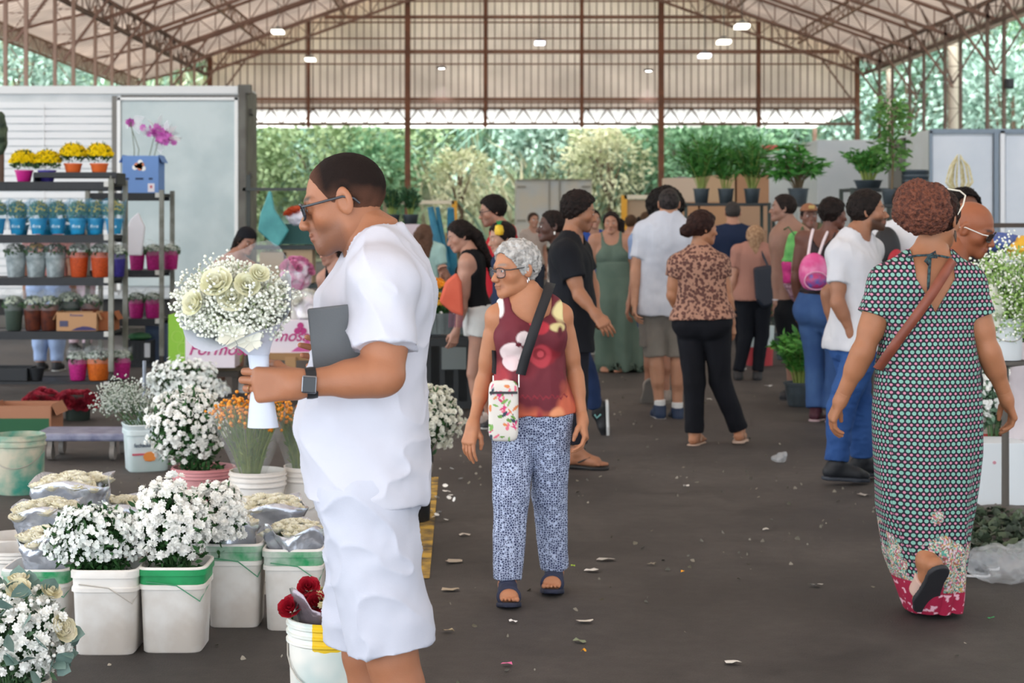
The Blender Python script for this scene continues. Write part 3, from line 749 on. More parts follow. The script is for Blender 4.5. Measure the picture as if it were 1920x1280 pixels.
    # purlins and longitudinal girders
    for k, x in enumerate([-12.6, -8.1, -5.2, -2.4, .3, 3.0, 5.7, 8.4, 11.0]):
        mb = MB(); lattice(mb, (x, 30.2, zr(x)-.3), (x, 61, zr(x)-.3), .42, 44, (0, 0, 1), .03, .022)
        tag(mb.build('roof_purlin', mat('#a08574', .8)), 'lattice purlin running the length of the roof, %s' % ['at the left eave', 'first in from the left columns', 'second in from the left columns', 'third in from the left columns', 'just left of the ridge', 'just right of the ridge', 'third in from the right columns', 'second in from the right columns', 'first in from the right columns'][k], 'purlin', 'long purlins under the roof')
    for x, nm in ((XR, 'right'), (XL, 'left')):
        mb = MB(); lattice(mb, (x, 30.2, zr(x)-.6), (x, 61, zr(x)-.6), .6, 40, (0, 0, 1), .05, .03); tag(mb.build('eave_girder', DARKST), 'dark lattice girder along the %s row of columns' % nm, 'girder')
    mb = MB(); mb.bar((-12.75, 30, 6.52), (-12.75, 63, 6.52), .06, .32); tag(mb.build('eave_gutter', mat('#ddd2c6', .5)), 'pale gutter along the left eave above the truck', 'gutter')
    mb = MB(); mb.bar((XR+.95, 30, zr(XR+.95)+.1), (XR+.95, 63, zr(XR+.95)+.1), .06, .32); tag(mb.build('eave_gutter', mat('#ddd2c6', .5)), 'pale gutter along the right eave', 'gutter')
    # lattice columns
    for side, x in (('right', XR), ('left', XL)):
        for k, y in enumerate(ys[:6]):
            mb = MB(); lattice(mb, (x-.22, y, 0), (x-.22, y, zr(x)-.2), .44, 12, (1, 0, 0), .045 if side == 'right' else .04, .018)
            if side == 'right':
                for s_ in (-1, 1): mb.bar((x, y, zr(x)-1.9), (x+s_*.9, y, zr(x+s_*.9)-.1), .05)
            tag(mb.build('lattice_column', DARKST if side == 'right' else mat('#a68a7c', .8)), 'tall lattice steel column in the %s row, %s' % (side, ['nearest the end wall', 'second from the end wall', 'third from the end wall', 'fourth from the end wall', 'fifth from the end wall', 'sixth from the end wall'][k]), 'column', 'lattice columns along the %s side' % side)
    for px_, y, w_, lab in ((1787, 54, .34, 'thick round concrete post among the right columns'), (1668, 62.4, .24, 'slim pale concrete post behind the tall leafy pot plant')):
        x = (px_-CX)/F*y; mb = MB(); mb.lathe([(w_/2, 0), (w_/2, 7.8), (w_/2*.9, 7.8)], 16, (x, y, 0), capt=True)
        tag(mb.build('concrete_post', mat('#c9bba8', .8), smooth=True), lab, 'post')
    mb = MB(); c = P(1892, 157, 44.6); mb.box(c, (.22, .18, .26)); mb.box(c+np.array([0, -.1, 0]), (.15, .04, .19)); tag(mb.build('loudspeaker', mat('#26282a', .5), bevel=.01), 'black loudspeaker fixed to the nearest right column', 'speaker')
    for px_, py_, y, on, lab in ((521, 60, 40.1, 1, 'hanging lamp, nearer of the two on the left'), (582, 112, 47.3, 1, 'hanging lamp, farther of the two on the left'), (1012, 81, 45., .6, 'hanging lamp under the middle of the roof'),
                            (1391, 50, 34., 1, 'topmost of the three hanging lamps on the right'), (1357, 79, 36.6, 1, 'middle of the three hanging lamps on the right'), (1321, 105, 39.9, .8, 'lowest of the three hanging lamps on the right')):
        c = P(px_, py_, y); e = empty('hanging_lamp', c, lab, 'lamp', 'lamps hanging from the roof')
        mb = MB(); mb.box((0, 0, .06), (.22, .3, .05)); mb.box((0, 0, .1), (.1, .12, .05)); mb.build('housing', mat('#6b665f', .5), e, bevel=.008)
        mb = MB(); mb.box((0, 0, 0), (.27, .42, .075)); mb.build('diffuser', mat('#f3f3ff' if on != 1 else '#fffdf0', .3, emit=1.5), e, bevel=.01)
        mb = MB(); mb.tube([(0, 0, .12), (0, 0, zr(c[0])-c[2]-.2)], .008, 6); mb.build('suspension_rod', mat('#6b665f', .5), e)
    for px_, py_, lab in ((828, 128, 'small floodlight on the end wall right of the left thick post'), (1216, 133, 'small floodlight on the end wall beside the right thick post')):
        c = P(px_, py_, YG-.45); mb = MB(); mb.box(c+np.array([0, 0, .03]), (.32, .2, .06)); mb.bar(c+np.array([0, .05, .05]), c+np.array([0, .35, .12]), .04)
        o = tag(mb.build('floodlight', mat('#5c5048', .5)), lab, 'lamp')
        mb = MB(); mb.box(c+np.array([0, 0, -.01]), (.2, .12, .02)); mb.build('light_panel', mat('#ffffff', .3, emit=4.), o)
        l = bpy.data.lights.new('floodlight_glow', 'SPOT'); l.energy = 60; l.spot_size = math.radians(60); l.spot_blend = 1; l.shadow_soft_size = .1; l.color = (.9, .9, 1)
        lo = bpy.data.objects.new('floodlight_glow', l); COL.objects.link(lo); lo.location = c+np.array([0, 0, -.03]); lo.rotation_euler = (math.radians(14), 0, 0)
hall()
# ------------------------------------------------------------------ hillside behind
def stamp(TV, TF, pos, fr, sc):
    """copies template verts/quads to positions with frames (m,3,3: rows x,y,z) and scales"""
    TV = np.asarray(TV, np.float32); m = len(pos); sc = np.asarray(sc, np.float32); sc = (np.full(m, sc) if sc.ndim == 0 else sc).reshape(m, -1)
    if sc.shape[1] == 1: sc = np.repeat(sc, 3, 1)
    V = np.einsum('mnk,mkj->mnj', TV[None]*sc[:, None, :], fr)+np.asarray(pos, np.float32)[:, None]
    Fq = np.asarray(TF)[None]+(np.arange(m)*len(TV))[:, None, None]
    return V.reshape(-1, 3), Fq.reshape(-1, Fq.shape[-1])
def frames(Zd, roll=None):
    """frames whose z row follows Zd"""
    Zd = np.asarray(Zd, float); Zd = Zd/np.maximum(np.linalg.norm(Zd, axis=1, keepdims=True), 1e-9); m = len(Zd)
    r = np.random.normal(size=(m, 3)) if roll is None else np.tile(roll, (m, 1)); X = np.cross(r, Zd); X /= np.maximum(np.linalg.norm(X, axis=1, keepdims=True), 1e-9); Y = np.cross(Zd, X)
    return np.stack([X, Y, Zd], 1)
# leaf along z, unit length, unit half width .5, bent to +y
def leafT(n=3, bend=.3, w=.5, tip=.02, mid=.4):
    V = []; Fq = []
    for i in range(n+1):
        t = i/n; ww = w*(math.sin(math.pi*min(1, t**.8*.97+.03)))+tip*0+.01
        y = bend*t*t; z = t-.3*bend*t*t
        V += [(-ww, y, z), (ww, y, z)]
    for i in range(n): Fq.append((2*i, 2*i+1, 2*i+3, 2*i+2))
    return np.array(V), np.array(Fq)
def ballT():
    V = [(0, 0, -1)]; 
    V = []; Fq = []
    rings = [(-.8, .6), (-.1, 1.), (.65, .78), (1., .15)]
    for z, r in rings: V += [(r*math.cos(2*math.pi*k/6), r*math.sin(2*math.pi*k/6), z) for k in range(6)]
    for i in range(3):
        for k in range(6): Fq.append((i*6+k, i*6+(k+1) % 6, (i+1)*6+(k+1) % 6, (i+1)*6+k))
    return np.array(V), np.array(Fq)
def daisyT(n=7, cup=.25):
    V = []; Fq = []
    for k in range(n):
        a = 2*math.pi*k/n; d = math.pi/n*.95; b = len(V)
        V += [(0, 0, 0), (.75*math.cos(a-d), .75*math.sin(a-d), cup*.7), (math.cos(a), math.sin(a), cup), (.75*math.cos(a+d), .75*math.sin(a+d), cup*.7)]
        Fq.append((b, b+1, b+2, b+3))
    return np.array(V), np.array(Fq)
def mumT():
    V1, F1 = daisyT(8, .1); V2, F2 = daisyT(7, .55); V2 = V2*[.72, .72, .9]+[0, 0, .06]; V3_, F3 = daisyT(5, .8); V3_ = V3_*[.42, .42, .75]+[0, 0, .12]
    return np.concatenate([V1, V2, V3_]), np.concatenate([F1, F2+len(V1), F3+len(V1)+len(V2)])
def roseT():
    V = []; Fq = []
    for ring, (n, r, z0, z1, ph, cur) in enumerate(((5, 1., 0, .75, 0, .25), (5, .78, 0, .95, .6, .12), (4, .55, 0, 1.05, .3, .0), (3, .32, .1, 1.1, .9, -.05))):
        for k in range(n):
            a = 2*math.pi*k/n+ph; d = math.pi/n*1.25; b = len(V)
            for i, (t, w) in enumerate(((0, .5), (.35, 1), (.75, 1.05), (1, .7))):
                rr = r*(.35+.65*min(1, t*1.6))+cur*t*t; z = z0+(z1-z0)*t
                V += [(rr*math.cos(a-d*w*.9), rr*math.sin(a-d*w*.9), z-.06), (rr*1.04*math.cos(a), rr*1.04*math.sin(a), z), (rr*math.cos(a+d*w*.9), rr*math.sin(a+d*w*.9), z-.06)]
            for i in range(3):
                for q in range(2): Fq.append((b+3*i+q, b+3*i+q+1, b+3*i+4+q, b+3*i+3+q))
    return np.array(V), np.array(Fq)
LEAF = leafT(); BALL = ballT(); DAISY = daisyT(); MUM = mumT(); ROSE = roseT(); BLADE = leafT(4, .5, .5)
def quads(name, V, Q, m, parent=None, loc=None, smooth=False, org=None):
    if org is not None: V = V-np.asarray(org)
    return link(name, mesh_np(name, V, Q), m, parent, loc if loc is not None else (org if org is not None else None), smooth)
def leafmat(c, c2, ns=4.): return mat(c, .5, col2=c2, ns=ns, spec=.3)
def hill():
    nx, ny = 150, 60
    def hz(x, y):
        b = np.clip(y-68, 0, 99)*.62; l = np.clip(-x-22, 0, 99)*.62; r = np.clip(x-21.5, 0, 99)*.62
        return np.maximum(np.maximum(b, l), r)
    X, Yy = np.meshgrid(np.linspace(-60, 70, nx), np.linspace(30, 112, ny), indexing='ij'); V = np.stack([X, Yy, hz(X, Yy)], -1).reshape(-1, 3)
    V[:, 2] += np.clip(V[:, 2], 0, 1)*1.2*fbm(V*[1, 1, 0], .16, 3)-.02
    idx = np.arange(nx*ny).reshape(nx, ny); Q = np.stack([idx[:-1, :-1], idx[1:, :-1], idx[1:, 1:], idx[:-1, 1:]], -1).reshape(-1, 4)
    o = quads('hillside', V, Q, mat('#9db088', .9, col2='#8a8474', ns=.25, bump=.6, bs=2.), smooth=True); tag(o, kind='structure')
    rg = np.random.default_rng(3)
    # tall grass, nobody could count it
    for k, (cols, n, s0, s1, sd) in enumerate(((('#b6c5a6', '#8fa684'), 34000, 1.2, 3.0, 1), (('#c0dccc', '#94bba8'), 26000, 1.8, 4.2, 2), (('#cfccaa', '#a39f88'), 16000, 1.4, 3.2, 3))):  # grass colours lightened and greyed: the distance haze is put into them
        x = rg.uniform(-42, 42, n); y = rg.uniform(66, 100, n)
        side = rg.random(n) < .3; x = np.where(side, rg.uniform(21, 42, n)*np.where(rg.random(n) < .6, 1, -1), x); y = np.where(side, rg.uniform(42, 80, n), y)
        p = np.stack([x, y, x*0], 1); den = fbm(p, .18, 2, sd*7); keep = den > -.3; p = p[keep]; p[:, 2] = hz(p[:, 0], p[:, 1])-.1; p = p[(p[:, 2] > -.09)]
        d = rg.normal(0, .32, (len(p), 3)); d[:, 2] = 1
        L = rg.uniform(s0, s1, len(p)); sc = np.stack([.12+.1*rg.random(len(p))+0*L, L, L], 1)
        V, Q = stamp(*BLADE, p, frames(d), sc)
        tag(quads('tall_grass', V, Q, leafmat(cols[0], cols[1], 1.)), ['mid green tall grass covering the hillside', 'pale blue-green reeds on the hillside', 'dry straw-coloured grass on the hillside'][k], 'grass', kind='stuff')
    # bushes and trees
    bl = [(600, 300, 70, 3.2, 0), (700, 270, 73, 3.0, 0), (520, 260, 76, 3.5, 1), (1010, 262, 76, 2.6, 1), (1040, 275, 73, 2.4, 1), (1090, 262, 74, 2.8, 1), (1140, 305, 69, 1.7, 2), (1120, 280, 71, 1.5, 2), (860, 330, 68.5, 1.4, 2), (1290, 270, 70, 2.8, 3), (1340, 300, 69.5, 2.8, 3), (1400, 262, 73, 3.0, 3), (700, 330, 69, 2.0, 3),
          (1700, 150, 72, 4., 1), (1850, 60, 71, 4.5, 1), (1760, 60, 76, 4.5, 3), (1900, 190, 62, 2.6, 1), (60, 100, 69, 3.5, 1), (10, 130, 66, 3.2, 1), (1500, 250, 74, 3., 1), (820, 250, 76, 3., 0), (1210, 255, 76, 3, 0), (1640, 60, 80, 5, 1), (470, 330, 69, 2, 0)]
    pal = [('#a9bd90', '#86a274'), ('#b8cfc2', '#90b0a0'), ('#e6e4c4', '#bcc49c'), ('#98bf98', '#6c9c78')]  # foliage palette kept pale and milky, with air haze painted into the colours
    nm = ['yellow-green bush', 'blue-green feathery tree', 'pale blossoming shrub', 'bright leafy tree']
    for i, (px_, py_, y, r, k) in enumerate(bl):
        c = P(px_, py_, y); g = hz(c[0], c[1]); n = int(900*r)
        d = rg.normal(size=(n, 3)); d /= np.linalg.norm(d, axis=1, keepdims=True); lump = 1+.45*vnoise(d, 2.2, i)+.2*vnoise(d, 5, i)
        p = c+d*(r*.85*lump*rg.uniform(.3, 1, n)**.5)[:, None]*np.array([1.15, 1, 1.]); p[:, 2] = np.where(p[:, 2] < c[2], c[2]-(c[2]-p[:, 2])*rg.uniform(1, max(1.1, (c[2]-g)/r+.6), n), p[:, 2])
        V, Q = stamp(*LEAF, p, frames(d+rg.normal(0, .6, (n, 3))), np.stack([.16+0*d[:, 0], .3+0*d[:, 0], .3+.1*rg.random(n)], 1)*(.9 if k != 2 else .7))
        where = ['beside the left thick post', 'left of the left thick post, higher up', 'beside the left truck', 'above the far white truck', 'right above the far white truck', 'right of the far truck, high up', 'right of the far white truck', 'directly above the far truck, lower down', 'left of the far white truck', 'right of the right thick post', 'behind the small potted palms', 'behind the palms, higher up', 'low beside the left thick post',
                 'between the right columns', 'at the top right corner', 'high between the right columns', 'behind the loudspeaker', 'above the left truck beyond the eave', 'at the left edge beyond the eave', 'above the big potted palm', 'between the left posts just under the girder', 'left of the right thick post under the girder', 'high behind the right corner post', 'low at the left truck'][i]
        o = empty('bush' if k in (0, 2) else 'tree', (c[0], c[1], g), '%s on the hillside %s' % (nm[k], where), 'bush' if k in (0, 2) else 'tree')
        quads('foliage', V-np.array([c[0], c[1], g]), Q, leafmat(*pal[k], ns=.6), o)['kind'] = 'stuff'
        mb = MB(); h = max(c[2]-g, .5)
        mb.tube([(0, 0, -.2), (.1, 0, h*.5), (0, .1, h)], [.16, .12, .06], 7)
        for a in range(5): aa = a*1.26; mb.tube([(0, .05, h*.55), (math.cos(aa)*r*.35, math.sin(aa)*r*.35, h+.1*r)], [.07, .03], 5)
        mb.build('trunk', mat('#6d5a4a', .9), o, smooth=True)
hill()
# ------------------------------------------------------------------ flowers, pots, buckets
rg = np.random.default_rng(11)
def sphd(n, zmin=-1.):
    z = rg.uniform(zmin, 1, n); a = rg.uniform(0, 2*np.pi, n); r = np.sqrt(1-z*z); return np.stack([r*np.cos(a), r*np.sin(a), z], 1)
def lay(T, p, d, sc, tilt=.35): return stamp(*T, p, frames(d+rg.normal(0, tilt, d.shape)), sc)
WHITE = lambda: mat('#fbfbf6', .6, key='petal_white', sss=0., spec=.2)
def text(parent, s, loc, size, m, face=0., shear=0., name='lettering', sx=1.):
    """flat lettering facing the direction `face` (0 = towards the camera)"""
    cu = bpy.data.curves.new(name, 'FONT'); cu.body = s; cu.size = size; cu.shear = shear; cu.extrude = .0008; cu.align_x = 'CENTER'; cu.align_y = 'CENTER'; cu.offset = size*.012
    t = bpy.data.objects.new('tmp', cu); COL.objects.link(t); dg = bpy.context.evaluated_depsgraph_get(); me = bpy.data.meshes.new_from_object(t.evaluated_get(dg)); bpy.data.objects.remove(t)
    o = bpy.data.objects.new(name, me); COL.objects.link(o); me.materials.clear(); me.materials.append(m); o.parent = parent; o.location = loc; o.rotation_euler = (math.pi/2, 0, math.radians(face)); o.scale = (sx, 1, 1); return o
def bunch(name, label, cat, c, r, n, T, br, col, green=None, nl=300, lsz=.03, base=None, group=None, zmin=-.45, inner=.75, lump=.18, extra=None, lcol=('#3f6b3a', '#274a25'), stems=True, lname='leaves'):
    """a dome of blossoms over leaves and stems; c centre, r radii"""
    n = int(n*(1.5 if n < 1500 else 1)); c = np.asarray(c, float); r = np.asarray(r, float); base = np.array([c[0], c[1], c[2]-r[2]*1.3]) if base is None else np.asarray(base, float)
    o = empty(name, base, label, cat, group); d = sphd(n, zmin); lf = 1+lump*vnoise(d, 2.5, int(c[0]*100) % 50)+lump*.6*vnoise(d, 5., 3)
    p = c+d*r*(lf*rg.uniform(inner, 1., n))[:, None]
    V, Q = lay(T, p, d+np.array([0, -.25, .15]), br*rg.uniform(.75, 1.15, n), .3)
    quads('blossoms', V-base, Q, col, o, smooth=T is BALL)['kind'] = 'stuff'
    if nl:
        d = sphd(nl, -.8); p = c+d*r*rg.uniform(.35, .92, nl)[:, None]; k_ = nl//3; tt = rg.uniform(.25, 1, k_)[:, None]; p[:k_] = base+(c-base)*tt+d[:k_]*r*[.85, .85, .1]*(.5+.5*tt)*rg.uniform(.2, 1, k_)[:, None]
        V, Q = lay(LEAF, p, d*.8+np.array([0, 0, .4]), np.stack([lsz*.45+0*d[:, 0], lsz+0*d[:, 0], lsz*rg.uniform(.7, 1.3, nl)], 1), .7)
        quads(lname, V-base, Q, leafmat(*lcol, ns=20.), o)['kind'] = 'stuff'
    if stems:
        mb = MB(); 
        for k in range(16):
            dd = sphd(1, .0)[0]; e = c+dd*r*.6-base; mb.tube([np.array([dd[0]*.03, dd[1]*.03, 0]), e*.5+np.array([dd[0]*.02, 0, 0]), e], .0028, 4)
        mb.build('stems', mat('#4d7040', .7), o)
    if extra:
        for (T2, n2, s2, m2, nm, zm) in extra:
            d = sphd(n2, zm); p = c+d*r*.98
            if n2 < 20:
                for q in range(n2): V, Q = lay(T2, p[q:q+1], d[q:q+1]+np.array([0, -.3, .3]), s2*rg.uniform(.85, 1.15, 1), .2); quads(nm.rstrip('s'), V-base, Q, m2, o)
            else: V, Q = lay(T2, p, d+np.array([0, -.3, .3]), s2*rg.uniform(.85, 1.15, n2), .2); quads(nm, V-base, Q, m2, o)['kind'] = 'stuff'
    return o
BDIRT = lambda c='#f2efea': mat(c, .45, col2='#d9d0c6' if c == '#f2efea' else c, ns=5., spec=.4)
def sq_bucket(px, pyt, pyb, wpx, label, band=None, group=None, rot=0., col='#f2efea'):
    Y = YF(pyb); h = (pyb-pyt)/F*Y; w = wpx/F*Y/2; x = (px-CX)/F*Y
    o = empty('square_bucket', (x, Y+w, 0), label, 'bucket', group, rz=rot)
    mb = MB(); mb.lathe([(w*.86, 0), (w*.9, .006), (w*.97, h*.72), (w*.985, h*.74), (w*1.03, h*.745), (w*1.03, h*.79), (w*.99, h*.80), (w*1.0, h*.9), (w*1.045, h*.905), (w*1.05, h*.985), (w*1.02, h), (w*.96, h), (w*.9, h*.5), (w*.82, .02)], 40, sq=5.)
    mb.build('bucket_body', BDIRT(col), o, smooth=True)
    if band:
        mb = MB(); mb.lathe([(w*1.005, h*.80), (w*1.012, h*.9), (w*1.058, h*.905), (w*1.062, h*.975)], 40, sq=5., capb=False); mb.build('rim_band', mat('#1f9a5c', .5, col2='#d0d8d0', ns=7.) if band == 1 else mat('#27a866', .45, col2='#1b8a50', ns=9.), o, smooth=True)
    mb = MB(); mb.tube([(w*1.0, 0, h*.74), (w*.9, -w*1.1, h*.62), (w*.2, -w*1.12, h*.80), (-w*.7, -w*1.08, h*.84), (-w*1.04, 0, h*.76)], .0022, 5); mb.build('handle', mat('#b9b3ab' if not band else '#4f9a74', .4), o, smooth=True)
    return o, np.array([x, Y+w, h]), w
def rd_bucket(c, r, h, label, name='round_bucket', col=None, group=None, rim=3, flare=.12):
    o = empty(name, (c[0], c[1], 0 if len(c) < 3 else c[2]), label, 'bucket', group)
    pr = [(r*(1-flare), 0), (r*(1-flare)+.004, .006), (r*.985, h*.8)]
    for k in range(rim): z = h*(.8+.2*k/rim); pr += [(r*1.0, z), (r*1.05, z+.004), (r*1.05, z+h*.2/rim*.45), (r*1.005, z+h*.2/rim*.5)]
    pr += [(r*1.02, h), (r*.97, h), (r*.93, h*.5), (r*.84, .02)]
    mb = MB(); mb.lathe(pr, 40); mb.build('bucket_body', col or BDIRT(), o, smooth=True)
    mb = MB(); mb.tube([(r*1.02*math.cos(a), r*1.04*math.sin(a), h*.78-.32*h*abs(math.sin(a))) for a in np.linspace(math.pi, 2*math.pi, 13)], .0025, 5); mb.build('handle', mat('#a8a49c', .35, metal=.6), o, smooth=True)
    return o
FOIL = lambda: mat('#d5dbe6', .25, metal=.7, bump=.7, bs=14., key='foil')
def foil_pack(c, r, h, label, n=26, rs=.030, tilt=(0, 0), open_=1.25, rosecol='#faf6ea', group=None):
    """bunch of roses in a crinkled silver paper sleeve standing at c (base centre)"""
    o = empty('foil_rose_bunch', c, label, 'flower bunch', group); o.rotation_euler = (math.radians(tilt[0]), math.radians(tilt[1]), rnd(0, 1))
    seg = 28; V = []; Q = []
    for i in range(9):
        t = i/8; z = h*t
        for k in range(seg):
            a = 2*math.pi*k/seg; q = (abs(math.cos(a))**4+abs(math.sin(a))**4)**(-.25); rr = r*(.72+.28*t**.7+(.16*(open_-1)*4*max(0, t-.75)))*q+.012*math.sin(a*5+i*1.3)*t+rnd(-.004, .004)
            V.append((rr*math.cos(a), rr*math.sin(a), z+.018*math.sin(a*3)*t))
    for i in range(8):
        for k in range(seg): Q.append((i*seg+k, i*seg+(k+1) % seg, (i+1)*seg+(k+1) % seg, (i+1)*seg+k))
    s = quads('foil_sleeve', np.array(V), np.array(Q), FOIL(), o); md = s.modifiers.new('solid', 'SOLIDIFY'); md.thickness = .002
    p = []; 
    while len(p) < n:
        x, y = rnd(-1, 1), rnd(-1, 1)
        if all((x-a)**2+(y-b)**2 > .05 for a, b in p): p.append((x, y))
        elif random.random() < .02: p.append((x, y))
    p = np.array([(x*r*.88, y*r*.88, h*.97+.025*(1-x*x-y*y)) for x, y in p]); d = p*[1.2, 1.2, 0]+[0, 0, 1.]
    fr = frames(d+rg.normal(0, .12, d.shape)); me = mesh_np('rose', *ROSE); me.materials.append(mat(rosecol, .6, col2='#ece6c8' if rosecol == '#faf6ea' else rosecol, ns=2.))
    for q in range(len(p)):
        ro = bpy.data.objects.new('rose', me); COL.objects.link(ro); ro.parent = o; k_ = rs*rnd(.85, 1.1)
        M_ = Matrix.Translation(Vector(p[q]-np.array([0, 0, rs*.5]))) @ Matrix([list(r_) for r_ in fr[q]]).transposed().to_4x4() @ Matrix.Scale(k_, 4); ro.matrix_local = M_
    mb = MB(); [mb.tube([(q[0]*.4, q[1]*.4, .02), tuple(q)], .003, 4) for q in p[:20]]; mb.build('stems', mat('#58703f', .7), o)
    return o
# ---- front row of square buckets on the left
bA, cA, wA = sq_bucket(64, 1068, 1200, 126, 'white square bucket with green painted band at far left behind the eucalyptus bouquet', 1)
bB, cB, wB = sq_bucket(193, 1069, 1230, 124, 'plain dirty white square bucket holding small daisies, front row')
bC, cC, wC = sq_bucket(320, 1064, 1226, 124, 'white square bucket with bright green rim under the big white mums', 2)
bD, cD, wD = sq_bucket(437, 1020, 1178, 104, 'white square bucket with half green rim, right of the bright green rimmed one', 1)
bE, cE, wE = sq_bucket(548, 1030, 1184, 112, 'white square bucket with green stripes and wire handle left of the man in shorts', 1)
SM = lambda: mat('#f6f9f6', .6, col2='#dde4de', ns=30., key='petal_small', spec=.2)
bunch('flower_bunch', 'dense bunch of tiny white daisies over the plain square bucket', 'flower bunch', P(172, 1012, cB[1]), (.178, .13, .135), 800, DAISY, .0108, SM(), nl=1700, lsz=.03, base=cB-[0, 0, .1], lump=.2)
bunch('flower_bunch', 'tall bunch of big round white mums over the bright green rimmed bucket', 'flower bunch', P(318, 988, cC[1]), (.155, .13, .165), 330, MUM, .0185, WHITE(), nl=1100, lsz=.035, base=cC-[0, 0, .1], zmin=-.6)
bunch('flower_bunch', 'rounded bunch of white mums right behind the tallest mum bunch', 'flower bunch', P(403, 968, cC[1]+.25), (.115, .11, .135), 330, MUM, .0165, WHITE(), nl=600, lsz=.03, base=cD+[-.06, 0, -.12], zmin=-.6)
foil_pack(np.array([cA[0]+.02, cA[1], .18]), .10, .18, 'silver foil pack of white roses in the far left square bucket', 26)
foil_pack(np.array([cA[0]-.06, cA[1]+.3, .22]), .12, .2, 'silver foil pack of white roses behind the far left square bucket', 26)
foil_pack(np.array([cA[0]-.05, cA[1]+.65, .20]), .15, .27, 'tallest silver foil pack of cream roses at far left beside the turquoise bucket', 30)
foil_pack(np.array([cD[0]-.02, cD[1], .18]), .085, .2, 'foil pack of roses in the bucket with half green rim', 14)
foil_pack(np.array([cE[0], cE[1], .17]), .1, .2, 'open silver foil pack of cream roses left of the man in shorts', 34, .022)
foil_pack(P(505, 1005, 7.1)*[1, 1, 0]+[0, 0, .12], .14, .24, 'wide silver foil pack with a yellow edge behind the green striped bucket', 24)
foil_pack(P(205, 1010, 7.2)*[1, 1, 0]+[0, 0, .08], .15, .26, 'silver foil pack half hidden behind the tiny daisies', 24)
for nm_, (px_, Y_, r_, h_, lb_) in enumerate(((30, 6.85, .13, .22, 'white round bucket under the foil pack at far left, hidden behind the square one'), (505, 7.1, .13, .12, 'low white tub under the wide foil pack'), (205, 7.2, .14, .08, 'low tub under the foil pack behind the daisies'), (262, 6.6, .05, .18, 'small magenta cup between the two front square buckets'))):
    rd_bucket(((px_-CX)/F*Y_, Y_), r_, h_, lb_, col=mat('#a8286a', .5) if nm_ == 3 else None)
rd_bucket(((25-CX)/F*7.2, 7.22), .13, .2, 'white round bucket under the tallest foil pack at far left')
c = P(243, 925, 7.9); mb = MB(); mb.lathe([(.10, 0), (.12, .12), (.125, .22), (.115, .22), (.1, .05)], 24); o = mb.build('paper_wrap', mat('#b3a184', .8), None, smooth=True); o.location = (c[0], c[1], 0); tag(o, 'brown paper lined tub behind the white mums', 'tub')
